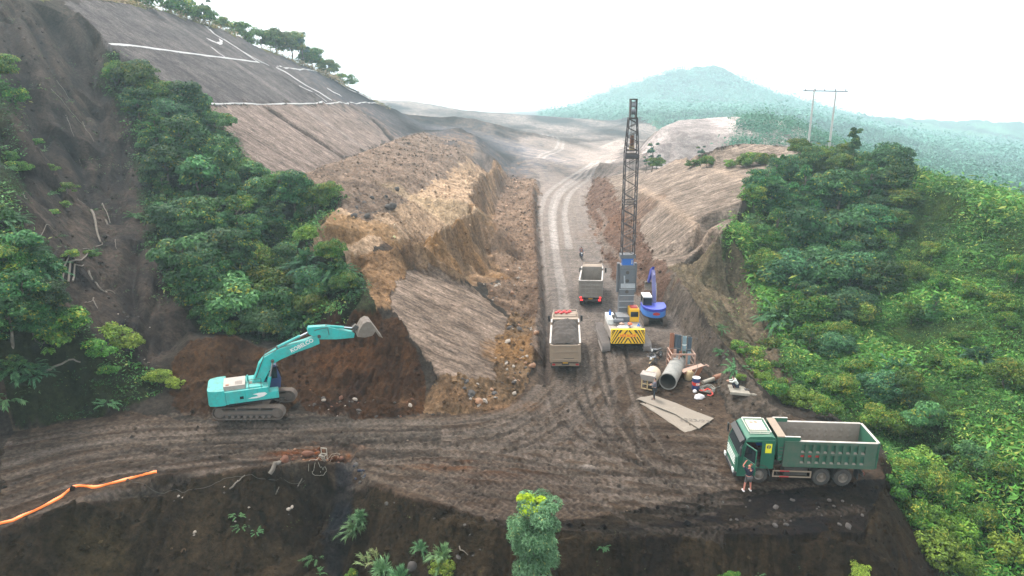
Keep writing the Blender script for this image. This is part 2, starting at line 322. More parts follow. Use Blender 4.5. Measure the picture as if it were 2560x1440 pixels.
# rills washed down the ravine flanks and the cut walls
GZ += rav * -1.0 * np.clip(ridged((GX + GY * .35) * .22, (GY - GX * .3) * .05, 4, 51) - .62, 0, 1) * 4
GZ += M['cut'] * -1.0 * np.clip(ridged(GX * .16, GY * .5, 4, 52) - .6, 0, 1) * 3
dg = M['dig'] | M['slump']
GZ += dg * -.5 * np.clip(ridged(GX * .75, GY * .16, 4, 53) - .62, 0, 1) * 3
GZ += (M['upper'] | M['lower'] | M['face'] | M['spur']) * .05 * fbm(GX * .35, GY * 2.6, 3, 54)
fs = (GY < 41) & (GX < 28) & ~M['road']
GZ += fs * .10 * fbm(GX * 1.8, GY * 1.8, 4, 56)
GZ += fs * -.55 * np.clip(ridged(GX * .5 - GY * .1, GY * .12, 4, 55) - .6, 0, 1) * 3

def cr(pg, n=10):                                   # smooth polyline
    pg = np.asarray(pg, float); out = []
    Q = np.vstack([2 * pg[0] - pg[1], pg, 2 * pg[-1] - pg[-2]])
    for i in range(1, len(Q) - 2):
        for k in range(n):
            t = k / n; a, b, c, d = Q[i - 1:i + 3]
            out.append(.5 * (2 * b + (c - a) * t + (2 * a - 5 * b + 4 * c - d) * t * t + (3 * b - a - 3 * c + d) * t ** 3))
    out.append(pg[-1]); return np.array(out)
def along(pg, reach):                               # signed offset from and distance along a line, near it only
    x0, y0 = pg.min(0) - reach; x1, y1 = pg.max(0) + reach
    ix = np.nonzero((GX > x0) & (GX < x1) & (GY > y0) & (GY < y1))[0]
    best = np.full(ix.shape, 1e9); off = np.zeros(ix.shape); s = np.zeros(ix.shape); acc = 0
    x = GX[ix]; y = GY[ix]; last = len(pg) - 2; si = 0; endz = np.zeros(ix.shape, bool)
    tot = sum(math.hypot(*(b - a)) for a, b in zip(pg[:-1], pg[1:]) if math.hypot(*(b - a)) >= 1e-6)
    for a, b in zip(pg[:-1], pg[1:]):
        d = b - a; l = math.hypot(*d)
        if l < 1e-6: continue
        near = np.nonzero((np.abs(x - (a[0] + b[0]) / 2) < l / 2 + reach) & (np.abs(y - (a[1] + b[1]) / 2) < l / 2 + reach))[0]
        xx = x[near] - a[0]; yy = y[near] - a[1]
        tt = (xx * d[0] + yy * d[1]) / l / l; t = np.clip(tt, 0, 1)
        ex = xx - t * d[0]; ey = yy - t * d[1]; q = np.hypot(ex, ey)
        m = q < best[near]; nn = near[m]
        best[nn] = q[m]; off[nn] = np.where(d[0] * ey[m] - d[1] * ex[m] > 0, 1, -1) * q[m]; s[nn] = acc + t[m] * l; endz[nn] = ((tt[m] < 0) & (acc == 0)) | ((tt[m] > 1) & (acc + l > tot - 1e-6))
        acc += l
    m = (best < reach) & ~endz
    return ix[m], off[m], s[m]

# ------------------------------------------------------------------ colour
C = np.zeros(GX.shape + (3,)); S = np.zeros(GX.shape)          # albedo, downslope striation
def paint(m, c, v=.25, c2=None):
    t = np.clip(.5 + N2 * .9 + N3 * .4, 0, 1)[m, None]
    a = np.array(c)[None]; b = a * (1 + v) if c2 is None else np.array(c2)[None]
    C[m] = (a * (1 - v) * (1 - t) + b * t) if c2 is None else (a * (1 - t) + b * t)
paint(np.ones(GX.shape, bool), (.05, .042, .036))
paint(M['far'], (.07, .06, .056), .3, (.20, .168, .15))
paint(M['hilltop'], (.10, .11, .05), .3, (.22, .2, .1))
paint(rav, (.028, .024, .023), .4, (.085, .068, .058))
paint(M['upper'], (.07, .062, .062), .25, (.135, .12, .115))
paint(M['lower'], (.15, .12, .105), .3, (.27, .22, .195))
paint(M['mound'], (.13, .10, .083), .3, (.25, .195, .16))
paint(M['plateau'], (.25, .185, .14), .3, (.47, .36, .275))
paint(M['shoulder'], (.16, .105, .07), .3, (.33, .225, .155))
paint(M['pit'], (.11, .078, .06), .3, (.25, .185, .145))
paint(M['cut'], (.14, .098, .07), .3, (.33, .235, .17))
paint(M['spur'], (.19, .148, .122), .3, (.35, .28, .235))
paint(M['rubble'], (.12, .085, .06), .3, (.24, .17, .12))
paint(M['bank'], (.085, .055, .043), .3, (.15, .105, .085))
paint(M['face'], (.16, .13, .11), .3, (.29, .24, .205))
paint(M['slump'], (.10, .085, .062), .3, (.18, .145, .11))
paint(M['berm'], (.085, .07, .06), .3, (.15, .125, .105))
paint(M['dig'], (.038, .022, .015), .3, (.078, .045, .029))
paint(M['heap'], (.045, .027, .018), .3, (.09, .055, .036))
paint(M['spurveg'], (.018, .022, .014), .3, (.04, .04, .025))
paint(M['ravveg'], (.02, .025, .014), .3, (.045, .05, .025))
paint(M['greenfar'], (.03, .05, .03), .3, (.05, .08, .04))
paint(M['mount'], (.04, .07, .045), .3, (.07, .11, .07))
paint(M['mesa'], (.2, .17, .16), .3, (.36, .32, .3))
paint(M['green'], (.02, .03, .012), .3, (.05, .065, .025))
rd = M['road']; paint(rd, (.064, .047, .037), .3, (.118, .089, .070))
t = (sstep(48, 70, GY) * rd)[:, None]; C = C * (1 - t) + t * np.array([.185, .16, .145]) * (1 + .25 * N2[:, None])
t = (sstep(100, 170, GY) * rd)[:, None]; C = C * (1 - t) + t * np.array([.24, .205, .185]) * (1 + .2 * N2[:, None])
paint(M['tip'], (.026, .020, .015), .3, (.055, .042, .032))
paint(M['front'], (.050, .037, .026), .3, (.105, .079, .055))
for k, s in dict(upper=.5, lower=.9, spur=1, face=.95, slump=.25).items(): S[M[k]] = s
# patches of other soil with their own outline
def blotch(px, py, rx, ry, c, amt=.8, rot=0):
    p = P(px, py)
    if p is None: return
    dx = GX - p.x; dy = GY - p.y; a = math.cos(rot); b = math.sin(rot)
    q = np.hypot((dx * a + dy * b) / rx, (-dx * b + dy * a) / ry) + N2 * .5 + N3 * .3
    t = (amt * (1 - sstep(.6, 1.1, q)))[:, None]
    C[:] = C * (1 - t) + t * np.array(c)
blotch(760, 1140, 3.0, .9, (.20, .075, .035), .95); blotch(840, 1132, 2.6, .9, (.24, .09, .035), .95); blotch(1080, 1165, 3, .9, (.15, .09, .06), .5); blotch(1475, 1168, .9, .5, (.5, .44, .4), .8)
blotch(1530, 1220, .8, .9, (.28, .23, .2), .45); blotch(1180, 1175, 4, 1.5, (.11, .065, .045), .6)
blotch(1200, 655, 4, 2.4, (.33, .2, .115), .45); blotch(1120, 640, 3, 2, (.30, .18, .1), .4); blotch(1090, 520, 8, 2.5, (.48, .38, .28), .5)
blotch(1290, 870, 3, 4, (.32, .2, .12), .6); blotch(930, 570, 8, 3, (.3, .19, .11), .5); blotch(740, 258, 30, 2, (.4, .36, .34), .2)
blotch(1480, 1290, 5, 1, (.1, .075, .055), .5); blotch(1560, 550, 7, 8, (.12, .075, .055), .6); blotch(1480, 430, 8, 12, (.07, .06, .06), .8)
blotch(860, 900, 3, 2, (.095, .05, .03), .6); blotch(1280, 430, 6, 16, (.09, .085, .09), .55); blotch(1010, 290, 60, 60, (.1, .1, .11), .7)
blotch(1200, 1010, 6, 1.2, (.2, .13, .09), .5); blotch(230, 1380, 2, 1.4, (.11, .085, .05), .5); blotch(2330, 1400, .8, 1, (.2, .18, .15), .6)
blotch(860, 1230, .7, 2.2, (.045, .05, .06), .6); blotch(840, 1330, .8, 2, (.04, .045, .055), .6)
blotch(1270, 470, 2.5, 30, (.10, .07, .055), .5); blotch(1300, 620, 2.5, 9, (.12, .08, .06), .5); blotch(1200, 480, 1.6, 24, (.09, .065, .052), .6); blotch(1150, 590, 5, 1.3, (.12, .08, .055), .5); blotch(1010, 630, 3, 1.6, (.09, .06, .045), .6)
# ------------------------------------------------------------------ wheel tracks pressed in the soil
W = np.zeros(GX.shape)
def track(pts2, gauge=1.9, wid=.42, col=(.15, .125, .11), amt=.6, depth=.06, tread=.5, ruts=2):
    pg = cr(poly(*pts2), 8); ix, off, s = along(pg, gauge / 2 + wid * 1.6)
    q = np.abs(np.abs(off) - gauge / 2) if ruts == 2 else np.abs(off)
    m = 1 - sstep(wid * .55, wid * .95, q + .12 * N3[ix])
    side = np.abs(off) - gauge / 2 if ruts == 2 else off
    tr = np.sin((s + np.abs(side) * 1.2) * 2 * math.pi / .42)
    GZ[ix] += (-depth * m + depth * .5 * np.exp(-((q - wid * 1.05) / .14) ** 2) + m * tread * .022 * tr)
    pat = amt * (.75 + .3 * N2[ix])
    C[ix] = C[ix] * (1 - (m * pat)[:, None]) + (m * pat)[:, None] * np.array(col)[None] * (1 + .28 * tread * tr[:, None])
T_ = [[(0,1240),(250,1170),(600,1110),(1000,1098),(1250,1090),(1400,1010),(1440,900)],
      [(0,1180),(250,1120),(600,1088),(1000,1075),(1230,1060),(1360,990),(1400,900),(1385,750),(1370,600),(1368,520),(1400,470),(1480,405)],
      [(0,1290),(300,1200),(560,1152),(900,1120),(1150,1120),(1330,1140),(1520,1190),(1700,1225),(1850,1235)],
      [(0,1130),(300,1085),(700,1080),(1100,1092),(1300,1095),(1500,1060),(1570,980)],
      [(700,1140),(1000,1105),(1250,1110),(1450,1150),(1650,1185),(1800,1190)],
      [(1400,1000),(1420,1060),(1500,1110),(1650,1150),(1800,1165)],
      [(1440,980),(1470,1060),(1560,1140),(1700,1200),(1850,1220)],
      [(1500,940),(1510,1020),(1580,1100),(1700,1160),(1810,1180)],
      [(1380,1020),(1400,1100),(1460,1170),(1540,1210),(1600,1215)],
      [(1350,1080),(1420,1150),(1530,1220),(1640,1260),(1800,1290)],
      [(900,1130),(1150,1140),(1350,1170),(1550,1215),(1750,1250)],
      [(1560,1120),(1560,1060),(1540,960),(1500,860),(1500,780)],
      [(1300,1150),(1400,1120),(1480,1050),(1500,960),(1480,860),(1480,780),(1450,680),(1440,620)],
      [(1430,900),(1440,800),(1430,700),(1420,600),(1412,520),(1440,460),(1510,410)],
      [(1250,1075),(1400,1030),(1480,960),(1560,900),(1640,860)],
      [(1460,1180),(1560,1260),(1650,1300),(1800,1310)],
      [(1380,930),(1395,800),(1385,680),(1380,560)],
      [(1410,520),(1420,490),(1440,485),(1448,500),(1438,530)], [(1395,520),(1400,485),(1425,470),(1452,482),(1455,510)],
      [(1500,640),(1490,600),(1450,540),(1420,500)], [(1540,660),(1500,620),(1470,590)], [(1480,600),(1500,560),(1480,530)],
      [(1490,740),(1560,740),(1620,700)], [(1460,800),(1520,790),(1600,760)],
      [(1530,395),(1470,430),(1430,480),(1425,560),(1450,620)], [(1350,395),(1400,365),(1390,345),(1360,335)]]
for i, tt in enumerate(T_):
    far = i in (1, 12, 13, 16, 17, 18, 19, 20, 21, 24, 25)
    track(tt, col=(.2, .17, .15) if i not in (7, 8, 9) else (.17, .14, .12), amt=.7 if far else .75, wid=.5 if far else .27, depth=.04 if far else .05, tread=.5 if far else .9)
for tt in ([(1375,900),(1385,760),(1372,640),(1366,520),(1400,465),(1490,405)], [(1405,620),(1400,520),(1435,465),(1530,400)], [(1350,395),(1400,365),(1390,345),(1360,335)]):
    track(tt, gauge=2.2, wid=.75, col=(.42, .385, .36), amt=.55, depth=.03, tread=.1)
for tt in ([(960,1150),(1100,1160),(1300,1140),(1500,1170)], [(1080,1190),(1250,1185),(1420,1175),(1560,1180)], [(1100,1230),(1200,1200),(1300,1190)], [(250,1100),(420,1060),(560,1080),(700,1100)], [(300,1110),(500,1100),(650,1110)], [(1650,1290),(1800,1280),(1950,1260)], [(1900,1250),(2000,1250),(2120,1230)], [(640,1060),(760,1060),(900,1075)]):
    track(tt, gauge=2.6, wid=.32, col=(.17, .14, .12), amt=.6, depth=.035, tread=1.8)
rng = random.Random(4)
for i in range(34):                                 # many fainter passes on the pad and along the haul road
    y0 = rng.uniform(1080, 1300); a = rng.uniform(-40, 40)
    track([(rng.uniform(300, 900), rng.uniform(1085, 1150)), (1250, y0 - 30 + a * .3), (1600, y0 + a), (1800, y0 + a * .6)] if i % 2 else [(0, 1120 + i * 5), (300, 1070 + i * 3.6), (700, 1070 + i * 2), (1100, 1070 + i * 1.6)],
          gauge=rng.choice([1.9, 2.1, .0001]), wid=rng.uniform(.16, .34), col=rng.choice([(.17, .145, .125), (.03, .024, .02)]), amt=.5, depth=.022, tread=.9)
for i in range(16):                                 # arcs swung at the junction between the side road and the haul road
    a = rng.uniform(0, 1); x1 = 1380 + a * 160
    track([(rng.uniform(900, 1150), 1085 + a * 60), (1200 + a * 40, 1075 + a * 45), (1320 + a * 60, 1030 + a * 25), (x1 + 10, 940), (x1, 850)] if i % 2 else [(x1, 880), (x1 + 20, 990), (x1 + 90, 1080 + a * 40), (1650 + a * 40, 1150 + a * 40), (1800, 1185 + a * 60)],
          gauge=rng.choice([1.9, 2.0]), wid=rng.uniform(.14, .26), col=rng.choice([(.21, .175, .15), (.21, .175, .15), (.035, .028, .024)]), amt=.6, depth=.035, tread=.9)
for i in range(9):                                  # dozer track prints across the pad edge
    y0 = 1195 + i * 13
    track([(1000 + i * 30, y0 + 10), (1200 + i * 20, y0 - rng.uniform(0, 18)), (1500, y0 + rng.uniform(-20, 10))], gauge=.0001, wid=.38, col=(.14, .115, .1), amt=.5, depth=.03, tread=1.8)
# thin furrows along the spur of the road and round the pit
def furrow(pts2, wid, depth, col=None, amt=.5, pw=2):
    pg = cr(poly(*pts2), 6); ix, off, s = along(pg, wid * 2.5)
    e = np.exp(-np.abs(off / wid) ** pw); GZ[ix] += depth * e
    if col is not None: C[ix] = C[ix] * (1 - (e * amt)[:, None]) + (e * amt)[:, None] * np.array(col)
furrow([(1362,960),(1368,820),(1350,640),(1340,480)], .5, -.5, (.06, .045, .038), .7)  # ditch under the bank; the bank's shadow edge is put into its dark colour
furrow([(1340,900),(1345,700),(1332,560),(1330,470)], .7, .7, (.13, .09, .07), .5)
furrow([(665,266),(760,330),(862,394)], 1.3, -1.1, (.022, .016, .014), 1, 4)
furrow([(872,262),(940,305),(1000,348)], 1.5, -.8, (.035, .028, .025), 1, 4)
furrow([(120,20),(150,90),(215,190),(260,280)], 1.5, -2.4, (.02, .017, .018), .5); furrow([(30,60),(80,160),(130,270),(190,380)], 2.2, 2.4, (.075, .062, .055), .7)
furrow([(10,30),(50,170),(90,290),(160,440)], 1.4, -2.2, (.015, .013, .013), .6); furrow([(0,250),(60,370),(130,470)], 1.7, 2.0, (.075, .06, .052), .6)
furrow([(190,60),(210,150),(232,250)], 1.4, 1.8, (.07, .058, .052), .5); furrow([(0,450),(60,520),(140,600),(180,680)], .9, .8)
for q_ in ([(60,30),(110,130),(165,230)], [(5,330),(60,440),(120,520)], [(150,300),(200,420),(235,520)], [(20,520),(80,590),(150,670)], [(250,260),(250,380),(262,500)], [(300,330),(290,440),(285,560)], [(340,600),(320,700),(340,790)], [(90,600),(160,700),(230,790)]): furrow(q_, .8, -1.0, (.016, .014, .015), .6)
for k in range(9): furrow([(930 + k * 13, 770 + k * 14), (925 + k * 11, 850 + k * 10), (860 + k * 16, 960 + k * 6)], .2, -.28)
for k in range(10): furrow([(1215 - k * 12, 600 + k * 4), (1250 - k * 12, 690 - k * 3)], .5, -.25)
for k in range(14): furrow([(1050 + k * 13, 596 - k * 4.6), (1085 + k * 12, 650 - k * 5)], .25, -.4, (.12, .07, .04), .5)
for pp in ([(1200,545),(1205,600),(1250,650),(1330,700)], [(1215,560),(1225,600),(1260,640),(1325,670)], [(1240,590),(1280,625),(1325,640)]):
    furrow(pp, .5, .35, (.3, .22, .17), .5)
furrow([(1185,585),(1190,620),(1235,665),(1300,700)], .35, -.4, (.1, .07, .05), .6)
furrow([(1585,464),(1650,498),(1708,538),(1798,588)], .8, 0, (.34, .27, .22), .7)
furrow([(1690,400),(1762,418),(1835,438),(1902,468)], .9, 0, (.36, .29, .24), .7)
furrow([(724,452),(800,430),(870,402),(960,366),(1060,328)], .7, .1, (.26, .2, .165), .7)
nf = fbm(GX * .03, GY * .012, 4, 88)[:, None] * sstep(170, 240, GR)[:, None]; C[:] *= 1 + 1.1 * np.clip(nf * 2, -.7, .5)
C[:] *= (1 + .16 * N1[:, None] + .10 * N3[:, None] * (GR < 130)[:, None])
lum = C.mean(1, keepdims=True); C[:] = lum + (C - lum) * (1.5 + .15 * M['green'][:, None])
C[:] *= np.where(M['front'] | M['tip'], .5, 1)[:, None]
C[:] *= (.52 + .30 * sstep(46, 130, GR))[:, None]                # haze falloff put into the colour: all ground darker towards the camera
C[:] = np.clip(C, .006, .8)

# ------------------------------------------------------------------ mesh
nv = GX.size
ii = np.arange(NR2 - 1)[:, None] * NA2 + np.arange(NA2)[None]; jj = np.arange(NR2 - 1)[:, None] * NA2 + (np.arange(NA2)[None] + 1) % NA2
F = np.stack([ii, jj, jj + NA2, ii + NA2], -1).reshape(-1, 4)
F = F[:, ::-1]
def mesh_np(name, V, Fq, cols=None, smooth=True, uv=None):
    me = bpy.data.meshes.new(name); k = Fq.shape[1]
    me.vertices.add(len(V)); me.vertices.foreach_set('co', np.ascontiguousarray(V, np.float32).ravel())
    me.loops.add(Fq.size); me.loops.foreach_set('vertex_index', np.ascontiguousarray(Fq, np.int32).ravel())
    me.polygons.add(len(Fq)); me.polygons.foreach_set('loop_start', np.arange(0, Fq.size, k, dtype=np.int32))
    me.polygons.foreach_set('use_smooth', np.full(len(Fq), smooth))
    me.update(calc_edges=True)
    if cols is not None:
        at = me.color_attributes.new('Col', 'FLOAT_COLOR', 'POINT')
        at.data.foreach_set('color', np.ascontiguousarray(cols, np.float32).ravel())
    return me
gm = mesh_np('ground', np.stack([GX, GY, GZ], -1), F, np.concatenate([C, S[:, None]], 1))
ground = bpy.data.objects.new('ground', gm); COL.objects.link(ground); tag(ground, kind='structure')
def sample_z(x, y):                                 # bilinear height on the ring grid
    x = np.asarray(x, float); y = np.asarray(y, float)
    a = np.arctan2(x, y); r = np.hypot(x, y)
    fa = np.interp(a, az[:NA], np.arange(NA)); fr = np.interp(r, rr, np.arange(NR2))
    i0 = np.clip(fr.astype(int), 0, NR2 - 2); j0 = np.clip(fa.astype(int), 0, NA - 2); u = fr - i0; v = fa - j0
    g = GZ.reshape(NR2, NA2)
    return g[i0, j0] * (1 - u) * (1 - v) + g[i0 + 1, j0] * u * (1 - v) + g[i0, j0 + 1] * (1 - u) * v + g[i0 + 1, j0 + 1] * u * v
def zg(x, y): return float(sample_z([x], [y])[0])
def G(px, py):                                      # ground point seen in that direction
    p = P(px, py); return Vector((p.x, p.y, zg(p.x, p.y)))

# ------------------------------------------------------------------ materials
def nodes(m): m.use_nodes = True; return m.node_tree, m.node_tree.nodes, m.node_tree.links
def soil_mat():
    m = bpy.data.materials.new('soil'); t, n, l = nodes(m); b = n['Principled BSDF']
    ca = n.new('ShaderNodeVertexColor'); ca.layer_name = 'Col'
    tc = n.new('ShaderNodeTexCoord')
    def noise(scale, det=6, rg=.6, vec=None, dist=0):
        q = n.new('ShaderNodeTexNoise'); q.inputs['Scale'].default_value = scale; q.inputs['Detail'].default_value = det; q.inputs['Roughness'].default_value = rg
        q.inputs['Distortion'].default_value = dist
        l.new(vec or tc.outputs['Object'], q.inputs['Vector']); return q
    def mr(src, a, b_, c, d):
        q = n.new('ShaderNodeMapRange'); l.new(src, q.inputs[0])
        for i, v in zip((1, 2, 3, 4), (a, b_, c, d)): q.inputs[i].default_value = v
        return q.outputs[0]
    def math_(op, a, b_):
        q = n.new('ShaderNodeMath'); q.operation = op
        for i, v in enumerate((a, b_)):
            if isinstance(v, (int, float)): q.inputs[i].default_value = v
            else: l.new(v, q.inputs[i])
        return q.outputs[0]
    n1 = noise(.8, 9, .68); n2 = noise(3.6, 8, .74)
    mp = n.new('ShaderNodeMapping'); mp.inputs['Scale'].default_value = (.16, 1.9, .6); l.new(tc.outputs['Object'], mp.inputs[0])
    st = noise(1.0, 7, .72, mp.outputs[0], .35)
    vo = n.new('ShaderNodeTexVoronoi'); vo.inputs['Scale'].default_value = 2.6; l.new(tc.outputs['Object'], vo.inputs['Vector'])
    k = math_('MULTIPLY', mr(n1.outputs[0], .3, .7, .66, 1.34), mr(n2.outputs[0], .32, .68, .42, 1.62))
    ks = math_('MULTIPLY', math_('SUBTRACT', mr(st.outputs[0], .32, .68, .35, 1.65), 1.0), ca.outputs['Alpha'])
    k = math_('MULTIPLY', k, math_('ADD', ks, 1.0))
    peb = mr(vo.outputs['Distance'], .06, .12, 1.5, 1.0)
    pm = math_('GREATER_THAN', n.new('ShaderNodeSeparateColor').outputs[0], .5)
    sepn = [q for q in n if q.bl_idname == 'ShaderNodeSeparateColor'][0]; l.new(vo.outputs['Color'], sepn.inputs[0])
    pm2 = math_('GREATER_THAN', sepn.outputs[0], .82)
    k = math_('MULTIPLY', k, math_('ADD', math_('MULTIPLY', math_('SUBTRACT', peb, 1.0), pm2), 1.0))
    vm = n.new('ShaderNodeVectorMath'); vm.operation = 'SCALE'; l.new(ca.outputs['Color'], vm.inputs[0]); l.new(k, vm.inputs['Scale'])
    l.new(vm.outputs[0], b.inputs['Base Color']); b.inputs['Roughness'].default_value = .93; b.inputs['Specular IOR Level'].default_value = .06
    bu = n.new('ShaderNodeBump'); bu.inputs['Strength'].default_value = 1; bu.inputs['Distance'].default_value = .30
    h = math_('ADD', math_('MULTIPLY', n2.outputs[0], .6), math_('MULTIPLY', n1.outputs[0], .9)); h = math_('ADD', h, math_('MULTIPLY', math_('MULTIPLY', st.outputs[0], ca.outputs['Alpha']), 1.5))
    l.new(h, bu.inputs['Height']); l.new(bu.outputs[0], b.inputs['Normal'])
    return m
gm.materials.append(soil_mat())
# ------------------------------------------------------------------ leaves
def leaf_mat(name='leaf', rough=.55):
    m = bpy.data.materials.new(name); t, n, l = nodes(m); b = n['Principled BSDF']
    ca = n.new('ShaderNodeVertexColor'); ca.layer_name = 'Col'
    oi = n.new('ShaderNodeObjectInfo'); h = n.new('ShaderNodeHueSaturation')
    mr = n.new('ShaderNodeMapRange'); mr.inputs[3].default_value = .72; mr.inputs[4].default_value = 1.3; l.new(oi.outputs['Random'], mr.inputs[0])
    mr.inputs[3].default_value = .8; mr.inputs[4].default_value = 1.7
    ml = n.new('ShaderNodeMath'); ml.operation = 'MULTIPLY'; ml.inputs[1].default_value = 7.31; l.new(oi.outputs['Random'], ml.inputs[0]); fr_ = n.new('ShaderNodeMath'); fr_.operation = 'FRACT'; l.new(ml.outputs[0], fr_.inputs[0]); mh = n.new('ShaderNodeMapRange'); mh.inputs[3].default_value = .465; mh.inputs[4].default_value = .515; l.new(fr_.outputs[0], mh.inputs[0]); l.new(mh.outputs[0], h.inputs['Hue'])
    l.new(mr.outputs[0], h.inputs['Value']); l.new(ca.outputs['Color'], h.inputs['Color'])
    l.new(h.outputs[0], b.inputs['Base Color']); b.inputs['Roughness'].default_value = rough; b.inputs['Specular IOR Level'].default_value = .14
    tr = n.new('ShaderNodeBsdfTranslucent'); l.new(h.outputs[0], tr.inputs['Color']); mx = n.new('ShaderNodeMixShader'); mx.inputs[0].default_value = .22
    l.new(b.outputs[0], mx.inputs[1]); l.new(tr.outputs[0], mx.inputs[2]); l.new(mx.outputs[0], n['Material Output'].inputs['Surface'])
    return m
LEAF = leaf_mat()
def bark_mat():
    m = bpy.data.materials.new('bark'); t, n, l = nodes(m); b = n['Principled BSDF']; q = n.new('ShaderNodeTexNoise'); q.inputs['Scale'].default_value = 9; q.inputs['Detail'].default_value = 6
    r = n.new('ShaderNodeValToRGB'); r.color_ramp.elements[0].color = (.05, .04, .03, 1); r.color_ramp.elements[1].color = (.2, .17, .13, 1); r.color_ramp.elements[0].position = .3; r.color_ramp.elements[1].position = .7
    l.new(q.outputs[0], r.inputs[0]); l.new(r.outputs[0], b.inputs['Base Color']); b.inputs['Roughness'].default_value = .95
    return m
BARK = bark_mat()
def unit(v): return v / np.maximum(np.linalg.norm(v, axis=-1, keepdims=True), 1e-9)
def leaves(cen, out, L_, W_, col, droop=.25, rng=RNG, flat=.55):
    """four-cornered leaves at cen, their blades lying roughly across out, tips hanging outward"""
    n = len(cen); r = rng.normal(size=(n, 3))
    nrm = unit(unit(out) * flat + unit(r) * (1 - flat) + np.array([0, 0, .35]))
    d = rng.normal(size=(n, 3)) * .6 + unit(out) * .8; d -= nrm * (d * nrm).sum(1, keepdims=True); d = unit(d); d[:, 2] -= droop; d = unit(d)
    s = unit(np.cross(d, nrm)); L_ = (np.asarray(L_) * (.6 + .8 * rng.random(n)))[:, None]; W_ = (np.asarray(W_) * (.6 + .8 * rng.random(n)))[:, None]
    V = np.stack([cen - d * L_ * .5, cen + s * W_ * .5 + nrm * W_ * .12, cen + d * L_ * .5, cen - s * W_ * .5 + nrm * W_ * .12], 1).reshape(-1, 3)
    c = np.repeat(np.clip(col, .004, 1), 4, 0)
    return V, np.concatenate([c, np.ones((len(c), 1))], 1)
def leaf_mesh(name, parts, mat=None):
    V = np.concatenate([p[0] for p in parts]); C_ = np.concatenate([p[1] for p in parts])
    me = mesh_np(name, V, np.arange(len(V)).reshape(-1, 4), C_, smooth=False); me.materials.append(mat or LEAF); return me
def shade_cols(n, a, b, rng=RNG, tip=None, hi=None):
    t = rng.random(n)[:, None] ** 1.3; c = np.array(a) * (1 - t) + np.array(b) * t
    if tip is not None: m = rng.random(n) < tip; c[m] = np.array(hi) * (.7 + .6 * rng.random(m.sum()))[:, None]
    return c
def crown(seed, rx, rz, nblob, nleaf, L_, W_, a, b, tip=.04, hi=(.17, .19, .03), z0=None, droop=.25, shape='round'):
    rng = np.random.default_rng(seed); P_ = []; z0 = rz if z0 is None else z0
    for k in range(nblob):
        th = rng.random() * 6.283; u = rng.random()
        if shape == 'cone': h = rng.random() ** 1.1; rad = rx * (1 - h) ** .7 * rng.uniform(.5, .95); c = np.array([rad * math.cos(th), rad * math.sin(th), z0 - rz + 2 * rz * h]); br = rx * .42 * (1.1 - h * .7)
        elif shape == 'column': h = rng.random(); rad = rx * rng.uniform(.3, .7); c = np.array([rad * math.cos(th), rad * math.sin(th), z0 - rz + 2 * rz * h]); br = rx * .5 * (1.1 - .4 * h)
        else:
            ph = math.acos(1 - 1.8 * u); q = rng.uniform(.45, .95); c = np.array([rx * q * math.sin(ph) * math.cos(th), rx * q * math.sin(ph) * math.sin(th), z0 + rz * q * math.cos(ph)]); br = rx * rng.uniform(.2, .44)
        n = int(nleaf / nblob * (br / (rx * .36)) ** 1.6); v = unit(rng.normal(size=(n, 3))); v[:, 2] = np.abs(v[:, 2]) * .9 - .25 * rng.random(n); v = unit(v)
        cen = c + v * br * (1 - .5 * rng.random((n, 1)) ** 2) * np.array([1, 1, .8])
        bl = rng.uniform(.7, 1.3); col = shade_cols(n, a, b, rng, tip * (3 if rng.random() < .2 else .5), hi) * bl; col = col * np.array([1.0, 1.0, .9])
        P_.append(leaves(cen, v, L_, W_, col, droop, rng))
    return P_
def fronds(seed, n, length, a, b, up=.9, per=34, L_=.5, W_=.09, z=0, spread=.4, base=.12):
    """arching stems with long blades on both sides"""
    rng = np.random.default_rng(seed); cs = []; os_ = []
    Vs = []; 
    for k in range(n):
        th = rng.random() * 6.283; el = rng.uniform(.45, 1.35) * up; l = length * rng.uniform(.6, 1.1)
        d = np.array([math.cos(th) * math.cos(el), math.sin(th) * math.cos(el), math.sin(el)]); t = np.linspace(.2, 1, per)[:, None]
        p = np.array([math.cos(th), math.sin(th), 0]) * base + d * t * l + np.array([0, 0, -1]) * (t ** 2.2) * l * rng.uniform(.25, .6); p[:, 2] += z
        tang = unit(np.gradient(p, axis=0)); side = unit(np.cross(tang, [0, 0, 1])); sg = np.where(np.arange(per) % 2, 1, -1)[:, None]
        dd = unit(tang * .9 + side * sg * spread + rng.normal(size=(per, 3)) * .15 + np.array([0, 0, -.15])); cen = p + dd * L_ * .4
        nr = unit(np.cross(dd, side * sg)); s = unit(np.cross(dd, nr)); LL = L_ * (.6 + .6 * rng.random((per, 1))); WW = W_ * (.7 + .6 * rng.random((per, 1)))
        V = np.stack([p, p + dd * LL * .45 + s * WW, p + dd * LL + [0, 0, -.08], p + dd * LL * .45 - s * WW], 1).reshape(-1, 3)
        c = np.repeat(shade_cols(per, a, b, rng), 4, 0); Vs.append((V, np.concatenate([c, np.ones((len(c), 1))], 1)))
    return Vs
